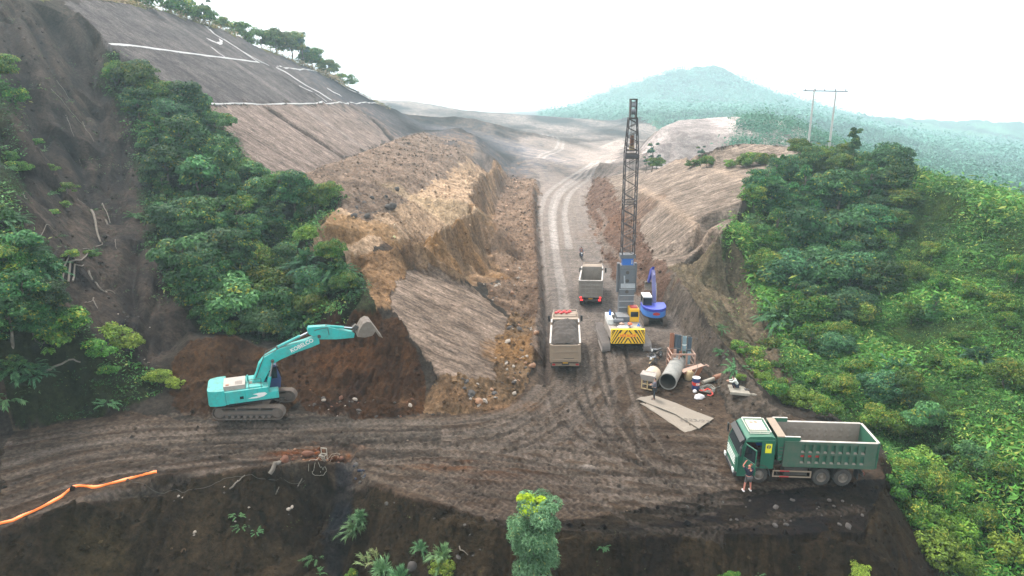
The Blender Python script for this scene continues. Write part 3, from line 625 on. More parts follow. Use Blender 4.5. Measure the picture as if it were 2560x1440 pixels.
def trunk_mesh(name, h, r, seed, limbs=4, spread=1.0, lean=.1):
    rng = random.Random(seed); bm = bmesh.new()
    def limb(p0, p1, r0, r1, seg=4, wob=.1):
        prev = None
        for i in range(seg + 1):
            t = i / seg; p = p0.lerp(p1, t) + Vector((rng.uniform(-1, 1), rng.uniform(-1, 1), 0)) * wob * (0 < i < seg) * (p1 - p0).length * .3
            rad = r0 + (r1 - r0) * t; ring = [bm.verts.new(p + Vector((math.cos(a * 1.0472) * rad, math.sin(a * 1.0472) * rad, 0))) for a in range(6)]
            if prev: [bm.faces.new((prev[a], prev[(a + 1) % 6], ring[(a + 1) % 6], ring[a])) for a in range(6)]
            prev = ring
        bm.faces.new(prev)
    top = Vector((rng.uniform(-lean, lean) * h, rng.uniform(-lean, lean) * h, h)); limb(Vector((0, 0, -.6)), top, r, r * .45, 5)
    for k in range(limbs):
        t = rng.uniform(.45, .95); p = Vector((0, 0, 0)).lerp(top, t); a = rng.random() * 6.28
        limb(p, p + Vector((math.cos(a) * spread, math.sin(a) * spread, spread * rng.uniform(.5, 1.1))), r * .45, r * .12, 3)
    me = bpy.data.meshes.new(name); bm.to_mesh(me); bm.free(); me.materials.append(BARK)
    for p in me.polygons: p.use_smooth = True
    return me
TEAL = ((.012, .045, .016), (.045, .14, .045)); GRN = ((.018, .06, .012), (.08, .19, .03)); YEL = ((.05, .10, .018), (.15, .24, .035)); OLV = ((.03, .05, .018), (.08, .11, .035))
PALE = ((.05, .11, .06), (.13, .23, .12))
KIND = {}
def reg(kind, name, cat, look, cm, tm): KIND[kind] = (name, cat, look, cm, tm)
reg('broad', 'broadleaf_tree', 'tree', 'dark round-crowned tree', leaf_mesh('crown', crown(1, 2.7, 2.3, 44, 9000, .30, .17, *TEAL, tip=.08, z0=2.4)), trunk_mesh('trunk', 3.4, .17, 1, 5, 1.6))
reg('broad2', 'broadleaf_tree', 'tree', 'bluish spreading tree', leaf_mesh('crown', crown(2, 2.9, 2.0, 40, 8500, .34, .16, (.013, .045, .02), (.06, .145, .06), z0=2.1, tip=.05)), trunk_mesh('trunk', 2.6, .17, 2, 5, 1.6))
reg('cone', 'leafy_tree', 'tree', 'pointed deep green tree', leaf_mesh('crown', crown(13, 2.1, 2.6, 34, 7000, .30, .14, (.014, .05, .016), (.05, .15, .04), tip=.06, z0=2.6, shape='cone')), trunk_mesh('trunk', 4.2, .15, 13, 5, 1.0))
reg('spread', 'leafy_tree', 'tree', 'loose wide tree with big pale leaves', leaf_mesh('crown', crown(14, 3.2, 1.7, 18, 4200, .48, .26, (.02, .07, .025), (.09, .2, .07), tip=.05, z0=2.6)), trunk_mesh('trunk', 3.2, .16, 14, 7, 1.9))
reg('light', 'leafy_tree', 'tree', 'mid green tree with yellowish shoots', leaf_mesh('crown', crown(3, 2.4, 2.1, 38, 7000, .28, .15, *GRN, tip=.14, z0=2.2)), trunk_mesh('trunk', 3.2, .14, 3, 5, 1.3))
reg('vine', 'vine_covered_tree', 'tree', 'narrow creeper-hung tree', leaf_mesh('crown', crown(4, 1.7, 3.0, 24, 4300, .3, .22, (.015, .045, .02), (.055, .13, .05), tip=.08, z0=3.2, shape='column', droop=.8)), trunk_mesh('trunk', 4.4, .15, 4, 3, .8))
reg('bamboo', 'bamboo_clump', 'bamboo', 'feathery arching bamboo clump', leaf_mesh('crown', fronds(5, 60, 4.2, (.02, .06, .03), (.07, .17, .08), per=44, L_=.55, W_=.07, base=.5) + crown(6, 1.7, 1.2, 12, 900, .4, .12, *TEAL, z0=1.6)), trunk_mesh('trunk', 2.4, .05, 5, 7, .8))
reg('shrub', 'leafy_shrub', 'shrub', 'low bright green shrub', leaf_mesh('crown', crown(7, 1.3, .8, 20, 2600, .19, .10, *GRN, tip=.1, z0=.7)), trunk_mesh('trunk', .7, .05, 7, 4, .5))
reg('yshrub', 'leafy_shrub', 'shrub', 'low yellow green shrub', leaf_mesh('crown', crown(8, 1.2, .75, 18, 2400, .18, .09, *YEL, z0=.65)), trunk_mesh('trunk', .6, .04, 8, 4, .5))
reg('fern', 'fern_plant', 'fern', 'arching fern with pale fronds', leaf_mesh('crown', fronds(9, 20, 1.5, (.03, .08, .03), (.10, .2, .08), per=22, L_=.3, W_=.05)), trunk_mesh('trunk', .3, .03, 9, 0, .2))
reg('thin', 'slender_tree', 'tree', 'slender bluish open-crowned tree', leaf_mesh('crown', crown(10, 1.6, 2.6, 12, 1500, .45, .2, (.02, .06, .05), (.07, .15, .12), z0=4.6)), trunk_mesh('trunk', 5.6, .12, 10, 6, 1.0))
USED = set(); NT = {}
def plant(kind, x, y, s=1.0, where='', group=None, rz=None, sz=1.0, z=None, label=None):
    name, cat, look, cm, tm = KIND[kind]
    o = empty(name, (x, y, (zg(x, y) if z is None else z) - .05), (0, 0, random.random() * 6.28 if rz is None else rz)); o.scale = (s * random.uniform(.9, 1.1), s * random.uniform(.9, 1.1), s * sz)
    c = bpy.data.objects.new('crown', cm); t = bpy.data.objects.new('trunk', tm)
    for q in (c, t): COL.objects.link(q); q.parent = o
    size = 'big ' if s > 1.12 else 'small ' if s < .8 else ''
    lb = label or (size + look + ' ' + where).strip()
    g = group or 'trees and shrubs ' + where
    return tag(o, lb, cat, g)
def cell_where(px, py, table, default):
    best = min(table, key=lambda t: math.hypot(t[0] - px, t[1] - py)); return best[2]
LEFTW = [(300,160,'beside the upper end of the top drain'), (420,220,'below the grey upper slope'), (500,270,'at the end of the long bench drain'), (430,370,'high on the ravine edge'), (600,400,'at the lower corner of the striped slope'),
         (480,500,'halfway up the ravine edge'), (600,540,'below the striped slope foot'), (760,500,'under the spoil ridge'), (440,640,'low beside the ravine floor'), (560,680,'in the middle of the thicket'), (700,650,'left of the bare orange mound'),
         (820,660,'against the bare orange mound'), (500,790,'above the brown earth heap'), (640,800,'right behind the turquoise excavator'), (760,770,'under the raised excavator boom'), (870,720,'above the excavator bucket')]
RIGHTW = [(1950,450,'beside the two power poles'), (2100,430,'just below the power poles'), (2250,450,'on the ridge past the power poles'), (1900,520,'at the edge of the striped cut face'), (2050,540,'in the dark upper thicket'), (2200,560,'on the upper grassy slope'),
          (1880,620,'above the bare slump'), (2000,650,'in the middle of the dark thicket'), (2130,680,'where thicket meets grass'), (1930,730,'along the edge of the bare slump'), (2060,780,'on the lower thicket edge'), (2000,850,'low beside the bare gully'),
          (2150,900,'above the green dump truck'), (2300,800,'out on the open green slope'), (2450,700,'near the ridge of the open green slope'), (2400,950,'low on the open green slope'), (2480,1150,'down the slope past the truck'), (2300,1100,'just behind the tail of the green truck'), (2400,1330,'at the foot of the dark tipped soil')]
def scatter(pg, n, kinds, sr, table, dmin=1.5, side='', tries=12, szr=(.85, 1.15)):
    pw = poly(*pg) if len(pg[0]) == 2 and pg[0][0] > 200 or len(pg[0]) == 2 else np.array(pg); got = []
    lo = pw.min(0); hi_ = pw.max(0); k = 0
    while len(got) < n and k < n * tries:
        k += 1; x = random.uniform(lo[0], hi_[0]); y = random.uniform(lo[1], hi_[1])
        if not inpoly(np.array([x]), np.array([y]), pw)[0]: continue
        if any(math.hypot(x - a, y - b) < dmin for a, b in got): continue
        got.append((x, y)); zz = zg(x, y); d = Vector((x, y, zz - CAM_H)); f = d.y * CP - d.z * SP
        px = 1280 + FPX * d.x / f; py = 720 - FPX * (d.y * SP + d.z * CP) / f
        plant(random.choice(kinds + (['cone', 'spread'] if 'broad' in kinds else [])), x, y, random.uniform(*sr), cell_where(px, py, table, ''), sz=random.uniform(*szr))
    return got
# named trees that the photograph shows clearly: picture point of the foot, kind, size
LT = [(300,215,'light',.9),(345,235,'light',1.1),(400,275,'light',1.0),(350,300,'broad',.9),(430,330,'broad2',1.0),(470,300,'broad',1.05),(520,330,'vine',.7),(400,390,'cone',1.1),(470,420,'broad',1.3),(540,430,'bamboo',.8),(420,470,'broad',1.0),
      (500,500,'spread',1.1),(575,520,'vine',1.0),(560,440,'broad',1.0),(620,460,'light',.75),(650,520,'broad2',.9),(700,480,'light',.7),(740,530,'broad',.9),(790,540,'light',.8),(820,520,'light',.65),(450,590,'broad2',.9),(520,610,'broad',1.0),
      (600,620,'cone',1.0),(680,600,'broad',.8),(560,680,'broad2',1.0),(470,690,'spread',.9),(620,720,'vine',.8),(720,660,'bamboo',.7),(770,690,'bamboo',.75),(510,760,'broad',1.0),(600,800,'spread',.9),(560,830,'broad',.8),(680,760,'light',.9),
      (700,820,'broad',.85),(660,850,'broad2',.7),(740,820,'bamboo',.6),(800,760,'broad2',.75),(850,730,'bamboo',.6),(780,800,'light',.6),(868,735,'light',.5),(885,722,'bamboo',.45),(830,700,'light',.6),(640,690,'light',.75),(760,600,'yshrub',1.2)]
for px, py, k, s in LT:
    g = G(px, py); plant(k, g.x, g.y, s, cell_where(px, py, LEFTW, ''))
scatter([(280,200),(340,400),(400,620),(470,800),(640,860),(800,790),(890,750),(800,640),(760,560),(620,410),(512,262)], 55, ['broad', 'broad2', 'light', 'bamboo', 'shrub', 'vine', 'shrub'], (.4, .8), LEFTW, 2.2)
RAVW = [(40,230,'on the high left edge of the ravine'), (60,500,'on the dark eroded bank at the frame edge'), (60,660,'on the near ravine mound'), (100,780,'on the flank of the ravine mound'), (40,880,'at the foot of the ravine mound'), (250,850,'on the ravine floor'), (280,950,'where the ravine meets the haul road'), (60,1000,'beside the haul road at the frame edge')]
for px, py, k, s in [(10,260,'light',.8),(40,290,'shrub',1.2),(10,560,'bamboo',.55),(30,640,'bamboo',.7),(90,690,'bamboo',.6),(20,720,'light',.7),(60,780,'broad',.6),(120,790,'broad2',.55),(30,860,'broad',.7),(110,860,'shrub',1.3),(170,850,'shrub',1.2),(40,940,'bamboo',.5),(90,980,'bamboo',.35),(20,1010,'fern',1.3),
                     (290,850,'yshrub',1.1),(320,870,'yshrub',.9),(250,880,'shrub',.9),(270,1020,'fern',.7),(270,930,'shrub',.5),(400,950,'yshrub',.8),(440,960,'yshrub',.6),(230,640,'shrub',.5),(130,430,'shrub',.6),(40,400,'shrub',.8),(160,520,'shrub',.5),(340,540,'fern',.9)]:
    g = G(px, py); plant(k, g.x, g.y, s, cell_where(px, py, RAVW, ''))
scatter([(0,620),(100,640),(200,850),(220,930),(120,960),(0,1000)], 26, ['shrub', 'broad', 'shrub', 'bamboo', 'fern', 'light'], (.35, .65), RAVW, 1.5)
scatter([(20,200),(200,420),(240,640),(200,700),(60,560),(0,380)], 12, ['shrub', 'fern'], (.4, .8), RAVW, 2.5)
RT = [(1900,500,'broad',.8),(1960,450,'broad2',.8),(2020,430,'broad',.8),(2100,440,'light',.8),(2170,440,'broad',.7),(2225,440,'broad2',1.0),(1880,560,'light',.7),(1930,550,'broad',1.0),(2000,540,'cone',1.3),(2090,540,'broad',1.3),(2170,520,'cone',1.1),(2230,500,'broad',1.0),
      (1870,620,'light',.8),(1930,640,'cone',1.1),(2010,640,'broad',1.2),(2090,640,'spread',1.1),(2160,620,'broad',1.1),(2230,590,'light',.8),(1910,700,'light',.9),(1970,730,'broad2',1.1),(2050,730,'spread',1.0),(2120,720,'broad2',.9),(1950,800,'bamboo',.8),(2010,820,'light',.9),(2080,820,'broad2',.8),
      (2030,880,'light',.7),(2080,900,'broad2',.6),(2140,820,'light',.7),(2200,740,'broad',.8),(2270,700,'light',.6),(2140,960,'light',.6),(2100,1000,'light',.5),(2060,1050,'light',.4),(2190,1000,'broad2',.6),(2250,1000,'broad',.5),(2190,1080,'light',.55),(2250,1090,'light',.5),(2420,760,'light',.5),
      (2330,930,'light',.45),(2400,870,'light',.4),(2510,820,'light',.4),(2330,1240,'light',.5),(2400,1240,'light',.5),(2450,1330,'light',.45),(2380,1330,'yshrub',1.0),(2330,1330,'yshrub',.9),(2520,1400,'yshrub',1.0),(2500,1220,'light',.45),(2300,1080,'spread',.5),(2360,1130,'bamboo',.5),(2440,1180,'spread',.4),(2230,930,'bamboo',.6),(2330,800,'cone',.5),(2450,900,'bamboo',.5),(2290,1180,'yshrub',1.1),(2260,1230,'shrub',1.0),(2350,1400,'yshrub',1.2),(2300,1290,'shrub',.9),(2400,1420,'yshrub',.9)]
for px, py, k, s in RT:
    g = G(px, py); plant(k, g.x, g.y, s, cell_where(px, py, RIGHTW, ''))
scatter([(1860,560),(1960,440),(2240,450),(2260,560),(2180,760),(2090,920),(1990,900),(1920,760),(1870,650)], 50, ['broad', 'broad2', 'light', 'shrub', 'vine'], (.45, .9), RIGHTW, 2.4)
BERMW = [(1800,830,'on the shoulder of the roadside berm'), (1850,900,'on the berm above the seated man'), (1900,980,'behind the wooden pallet'), (1960,1010,'between the pallet and the green truck cab')]
for px, py, k, s in [(1804,828,'fern',.7),(1808,885,'fern',.7),(1838,925,'fern',.9),(1850,880,'shrub',.7),(1878,900,'shrub',.9),(1890,930,'shrub',.9),(1905,955,'yshrub',.7),(1930,985,'shrub',.8),(1965,1005,'yshrub',.9),(1850,955,'yshrub',.4),(2005,1020,'yshrub',1.0),(1990,1000,'shrub',.8),(1940,960,'shrub',.7),(1925,870,'shrub',.8),(1960,920,'shrub',.8),(2020,960,'shrub',.7)]:
    g = G(px, py); plant(k, g.x, g.y, s, cell_where(px, py, BERMW, ''))
scatter([(2240,520),(2400,560),(2540,640),(2550,1000),(2420,1180),(2260,1060),(2200,950),(2280,800),(2220,650)], 60, ['shrub', 'yshrub', 'light', 'fern', 'shrub'], (.35, .62), RIGHTW, 2.5, szr=(.8, 1.3))
scatter([(2235,1150),(2300,1180),(2450,1300),(2540,1430),(2350,1430),(2280,1290)], 26, ['shrub', 'yshrub', 'fern', 'yshrub'], (.4, .8), RIGHTW, 1.3)
# skyline trees along the top of the cut slope, and the lone roadside tree
SKYW = [(470,40,'left of the skyline pair'), (560,60,'at the head of the white chute'), (700,110,'on the hill crest'), (800,160,'far down the hill crest')]
for px, py, h, k, s in [(520,66,0,'light',.85),(523,66,0,'thin',.7),(565,78,0,'light',.65),(420,28,0,'shrub',2.2),(460,40,0,'shrub',2.0),(360,12,0,'shrub',1.8),(620,95,0,'shrub',2.2),(660,115,0,'shrub',2.2),(700,135,0,'light',1.2),(740,150,0,'light',1.4),(765,168,0,'thin',1.1),(790,178,0,'light',1.2),(830,195,0,'light',1.0),(870,214,0,'shrub',2.0)]:
    a = PLs(px, py); plant(k, a[0] - 1.2, a[1] + 1, s * 1.45, cell_where(px, py, SKYW, ''), group='trees on the hill crest', z=a[2] - .3)
for px, py, d, k, s in [(1630,418,145,'thin',1.0),(1640,420,143,'light',.7),(1615,416,150,'thin',.6),(1755,372,122,'thin',.6),(1770,368,120,'light',.55),(1735,385,124,'shrub',1.0)]:
    a = D(px, py, d); plant(k, a[0], a[1], s, 'beyond the crest of the striped cut face', z=min(a[2], zg(a[0], a[1])) - .1)
for px, py, d, k, s in [(1865,366,112,'yshrub',1.3),(1885,362,111,'shrub',1.6),(1915,364,110,'shrub',1.4),(1905,368,110,'yshrub',1.2),(1995,385,108,'light',.8),(2025,392,109,'shrub',1.1),(2100,395,108,'yshrub',1.5),(2060,400,106,'yshrub',1.2),(2130,400,105,'vine',.65),(1830,365,114,'yshrub',1.0)]:
    a = D(px, py, d); plant(k, a[0], a[1], s, 'along the ridge by the power poles')

# ------------------------------------------------------------------ uncounted ground cover
def cover(name, mask, dens, L_, W_, a, b, tip, hi, clump=.35, hgt=.3, label='', jit=1, seed=3, perclump=8, patch=None, grass=0, var=.8, fl=.45):
    rng = np.random.default_rng(seed); zz = GZ.reshape(NR2, NA2)
    m = mask.reshape(NR2, NA2); m = m & (np.abs(np.arctan2(GX, GY)).reshape(NR2, NA2) < R(43))
    ar = np.gradient(rr)[:, None] * rr[:, None] * np.gradient(az)[None].clip(0, .01)         # plan area each vertex stands for
    w_ = (ar * m).ravel(); N = int(w_.sum() * dens); ids = rng.choice(len(w_), N, p=w_ / w_.sum())
    x = GX[ids] + rng.normal(size=N) * clump * .5; y = GY[ids] + rng.normal(size=N) * clump * .5; z = sample_z(x, y)
    s = .6 + .8 * rng.random(N) ** 2; pn = fbm(x * .18, y * .18, 4, 91); pn2 = fbm(x * .05, y * .05, 3, 92)
    s *= (1 + .6 * np.clip(pn * 2, -.8, 1)) * np.interp(np.hypot(x, y), [30, 90], [.5, 1.0])
    k = perclump; off = rng.normal(size=(N, k, 3)) * np.array([clump, clump, hgt * .45]); off[:, :, 2] = np.abs(off[:, :, 2]) + hgt * .15
    cen = np.stack([x, y, z], 1)[:, None] + off * s[:, None, None]; out = off + np.array([0, 0, .25])
    t = np.clip(.5 + pn * 1.1 + pn2 * .8, 0, 1)[:, None, None]
    base = np.array(a) * (1 - t) + np.array(b) * t; col = base * (1 - var / 2 + var * rng.random((N, k, 1)))
    if tip: q = (rng.random((N, k)) < tip * (1 + 2 * (pn[:, None] > .1))); col[q] = np.array(hi) * (.6 + .7 * rng.random(q.sum()))[:, None]
    sc_ = np.repeat(s, k)
    V = leaves(cen.reshape(-1, 3), out.reshape(-1, 3), L_ * sc_, W_ * sc_, col.reshape(-1, 3), .15, rng, fl)
    o = bpy.data.objects.new(name, leaf_mesh(name, [V])); COL.objects.link(o); tag(o, label, name.replace('_', ' '), kind='stuff'); return o
grassy = M['green'] & (GR < 130)
cover('undergrowth', grassy, 26.0, .30, .085, (.014, .05, .012), (.06, .17, .025), .07, (.2, .25, .05), .34, .6, 'dense green undergrowth covering the valley side hill', seed=3, perclump=9)
cover('undergrowth', (M['spurveg'] | M['ravveg']) & (GR < 130), 9.0, .30, .12, (.014, .045, .014), (.05, .13, .03), .05, (.12, .14, .03), .4, .5, 'dark green undergrowth on the ravine banks', seed=4, perclump=8)
cover('undergrowth', grassy & (GR > 48), 2.6, .5, .16, (.014, .055, .012), (.065, .19, .03), .05, (.2, .26, .05), .5, .9, 'taller leafy scrub rising out of the valley side undergrowth', seed=13, perclump=10, var=1.0)
cover('weeds', rav & (fbm(GX * .15, GY * .15, 3, 77) > .05), 1.0, .24, .08, (.02, .05, .02), (.05, .09, .03), .1, (.1, .12, .04), .3, .25, 'sparse weeds on the eroded ravine soil', seed=5, perclump=6)
cover('weeds', (M['slump'] | M['berm']) & (GX > 20) & (fbm(GX * .2, GY * .2, 3, 78) > .12), 1.6, .28, .08, (.03, .07, .02), (.08, .14, .04), .1, (.16, .16, .05), .3, .25, 'green weeds creeping over the bare gully side', seed=6, perclump=6)
cover('weeds', M['front'] & (fbm(GX * .3, GY * .3, 3, 79) > .25), .7, .16, .05, (.03, .06, .02), (.06, .09, .03), .1, (.1, .12, .04), .2, .12, 'tiny weeds on the dark front slope', seed=8, perclump=5)
cover('dry_grass', M['hilltop'] & (GR < 300), 1.3, 1.1, .2, (.10, .12, .04), (.28, .26, .12), .3, (.4, .34, .18), .6, .9, 'pale dry grass fringing the top of the cut slope', seed=7, perclump=7)
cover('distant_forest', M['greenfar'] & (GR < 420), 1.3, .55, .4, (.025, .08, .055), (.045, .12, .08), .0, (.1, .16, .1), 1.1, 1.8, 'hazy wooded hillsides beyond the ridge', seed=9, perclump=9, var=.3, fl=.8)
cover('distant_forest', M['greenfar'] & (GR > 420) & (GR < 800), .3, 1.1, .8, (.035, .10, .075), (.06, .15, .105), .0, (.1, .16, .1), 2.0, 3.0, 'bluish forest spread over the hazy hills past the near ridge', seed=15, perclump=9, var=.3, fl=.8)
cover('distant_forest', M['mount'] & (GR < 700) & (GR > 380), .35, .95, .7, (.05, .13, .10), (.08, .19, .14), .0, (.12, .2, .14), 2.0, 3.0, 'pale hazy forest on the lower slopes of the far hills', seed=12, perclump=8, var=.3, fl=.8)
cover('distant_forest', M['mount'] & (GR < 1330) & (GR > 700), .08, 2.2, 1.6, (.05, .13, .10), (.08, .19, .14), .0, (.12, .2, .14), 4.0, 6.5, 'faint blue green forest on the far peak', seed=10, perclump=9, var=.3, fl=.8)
# ------------------------------------------------------------------ kit for made things
def paint_mat(name, col, dirt=(.16, .125, .1), amt=.35, rough=.45, metal=0, scale=2.2, low=0.0, emit=0):
    m = bpy.data.materials.new(name); t, n, l = nodes(m); b = n['Principled BSDF']
    tc = n.new('ShaderNodeTexCoord'); q = n.new('ShaderNodeTexNoise'); q.inputs['Scale'].default_value = scale; q.inputs['Detail'].default_value = 8; q.inputs['Roughness'].default_value = .68
    l.new(tc.outputs['Object'], q.inputs['Vector'])
    mr = n.new('ShaderNodeMapRange'); mr.inputs[1].default_value = .62 - amt * .5; mr.inputs[2].default_value = .75; mr.inputs[3].default_value = amt * .25; mr.inputs[4].default_value = min(1, amt * 1.6)
    l.new(q.outputs[0], mr.inputs[0]); fac = mr.outputs[0]
    g = n.new('ShaderNodeNewGeometry'); sx = n.new('ShaderNodeSeparateXYZ'); l.new(g.outputs['Normal'], sx.inputs[0])
    up = n.new('ShaderNodeMapRange'); up.inputs[1].default_value = .3; up.inputs[2].default_value = 1; up.inputs[4].default_value = min(.55, amt * .9); l.new(sx.outputs[2], up.inputs[0])   # dust settles on top faces
    ad = n.new('ShaderNodeMath'); ad.operation = 'ADD'; ad.use_clamp = True; l.new(fac, ad.inputs[0]); l.new(up.outputs[0], ad.inputs[1])
    mx = n.new('ShaderNodeMix'); mx.data_type = 'RGBA'; l.new(ad.outputs[0], mx.inputs[0]); mx.inputs[6].default_value = (*col, 1); mx.inputs[7].default_value = (*dirt, 1)
    l.new(mx.outputs[2], b.inputs['Base Color'])
    rr_ = n.new('ShaderNodeMapRange'); rr_.inputs[3].default_value = rough; rr_.inputs[4].default_value = .9; l.new(ad.outputs[0], rr_.inputs[0]); l.new(rr_.outputs[0], b.inputs['Roughness'])
    b.inputs['Metallic'].default_value = metal
    if emit: b.inputs['Emission Color'].default_value = (*col, 1); b.inputs['Emission Strength'].default_value = emit
    bu = n.new('ShaderNodeBump'); bu.inputs['Strength'].default_value = .15; bu.inputs['Distance'].default_value = .02; l.new(q.outputs[0], bu.inputs['Height']); l.new(bu.outputs[0], b.inputs['Normal'])
    return m
MT = {}
def mt(name, *a, **k):
    if name not in MT: MT[name] = paint_mat(name, *a, **k)
    return MT[name]
mt('turquoise_paint', (.02, .44, .40), dirt=(.10, .13, .11), amt=.38, rough=.42); mt('turquoise_shade', (.02, .30, .28), amt=.3); mt('dusty_panel', (.36, .31, .27), amt=.3)
mt('green_paint', (.018, .115, .066), amt=.25, rough=.4, dirt=(.13, .12, .09)); mt('green_cab', (.014, .12, .07), amt=.2, rough=.35, dirt=(.16, .2, .15)); mt('green_dusty', (.035, .10, .06), amt=.42, dirt=(.13, .12, .09))
mt('bed_steel', (.25, .215, .18), amt=.5, dirt=(.17, .14, .115)); mt('worn_rim', (.62, .56, .5), amt=.35); mt('tan_dust', (.30, .215, .145), amt=.4, dirt=(.22, .17, .13))
mt('tyre_rubber', (.025, .023, .022), amt=.5, dirt=(.09, .075, .06), rough=.85); mt('rim_steel', (.17, .14, .11), amt=.5); mt('chassis', (.035, .033, .032), amt=.5, dirt=(.12, .1, .08))
mt('track_steel', (.10, .08, .07), amt=.6, dirt=(.14, .105, .08), rough=.6); mt('sill_dust', (.2, .18, .135), amt=.3); mt('shoe_steel', (.3, .26, .24), amt=.4, dirt=(.2, .165, .14), rough=.6); mt('black_plastic', (.018, .02, .023), amt=.2, rough=.5); mt('glass_dark', (.012, .02, .024), amt=.06, rough=.08)
mt('white_paint', (.72, .72, .68), amt=.2, dirt=(.4, .36, .3)); mt('cream_vent', (.62, .6, .5), amt=.25, dirt=(.4, .36, .28)); mt('red_paint', (.5, .03, .03), amt=.15); mt('tail_light', (.9, .02, .02), amt=0, emit=2.2)
mt('lattice_steel', (.05, .045, .05), amt=.3); mt('crane_steel', (.10, .11, .125), amt=.3, dirt=(.2, .18, .165)); mt('light_steel', (.35, .37, .39), amt=.25); mt('sign_yellow', (.80, .48, .01), amt=.08, rough=.4); mt('stripe_black', (.03, .012, .008), amt=.08); mt('orange_red', (.8, .10, .01), amt=.05)
mt('cab_yellow', (.78, .42, .015), amt=.12); mt('blue_top', (.035, .06, .42), amt=.12, rough=.35); mt('blue_body', (.06, .22, .62), amt=.1, rough=.35); mt('purple_boom', (.10, .10, .26), amt=.25)
mt('rust', (.22, .075, .035), amt=.4, dirt=(.28, .15, .09)); mt('pink_rust', (.38, .22, .16), amt=.45, dirt=(.3, .2, .15)); mt('pipe_blue', (.045, .07, .095), amt=.3, dirt=(.12, .12, .12)); mt('pipe_pale', (.2, .3, .33), amt=.3)
mt('cement_pipe', (.32, .29, .25), amt=.4, dirt=(.12, .125, .12), scale=1.4); mt('beige_drum', (.58, .43, .30), amt=.25); mt('drum_blue', (.02, .045, .14), amt=.15); mt('drum_red', (.62, .04, .02), amt=.1)
mt('hose_orange', (.95, .20, .025), amt=.04, rough=.5); mt('wood_old', (.36, .32, .26), amt=.4, dirt=(.2, .17, .13)); mt('plate_dust', (.40, .35, .28), amt=.65, dirt=(.19, .155, .12), scale=1.1); mt('straw', (.55, .40, .22), amt=.3, dirt=(.2, .13, .06))
mt('white_sack', (.68, .63, .62), amt=.2); mt('concrete_pale', (.48, .46, .44), amt=.3, dirt=(.3, .26, .24)); mt('dirt_load', (.085, .063, .048), amt=.7, dirt=(.045, .034, .027), rough=.95, scale=4); mt('bark_grey', (.2, .17, .14), amt=.5, dirt=(.1, .08, .06), rough=.9)
mt('skin', (.48, .25, .17), amt=.02, rough=.6); mt('skin_flushed', (.60, .22, .15), amt=.02, rough=.6); mt('hair', (.012, .01, .01), amt=0, rough=.6); mt('cloth_black', (.014, .015, .02), amt=.03, rough=.9); mt('cloth_navy', (.01, .014, .03), amt=.03, rough=.9); mt('cloth_grey', (.12, .11, .13), amt=.05, rough=.9); mt('cloth_white', (.62, .64, .58), amt=.05, rough=.9); mt('cloth_shorts', (.10, .09, .085), amt=.1, rough=.9)
mt('chrome', (.6, .62, .65), amt=.05, metal=.8, rough=.25); mt('yellow_sticker', (.85, .78, .03), amt=.03); mt('bucket_steel', (.2, .165, .13), amt=.5, dirt=(.09, .065, .05)); mt('red_dirt', (.16, .062, .032), amt=.5, dirt=(.1, .04, .022), rough=.95); mt('rock', (.075, .062, .055), amt=.5, dirt=(.045, .038, .033), rough=.95)
mt('pale_rock', (.32, .27, .22), amt=.3, rough=.95); mt('orange_rock', (.28, .13, .06), amt=.3, rough=.95); mt('cable_grey', (.2, .2, .17), amt=.2); mt('blue_plastic', (.02, .12, .42), amt=.08); mt('seat_red', (.12, .02, .025), amt=.05, rough=.8)

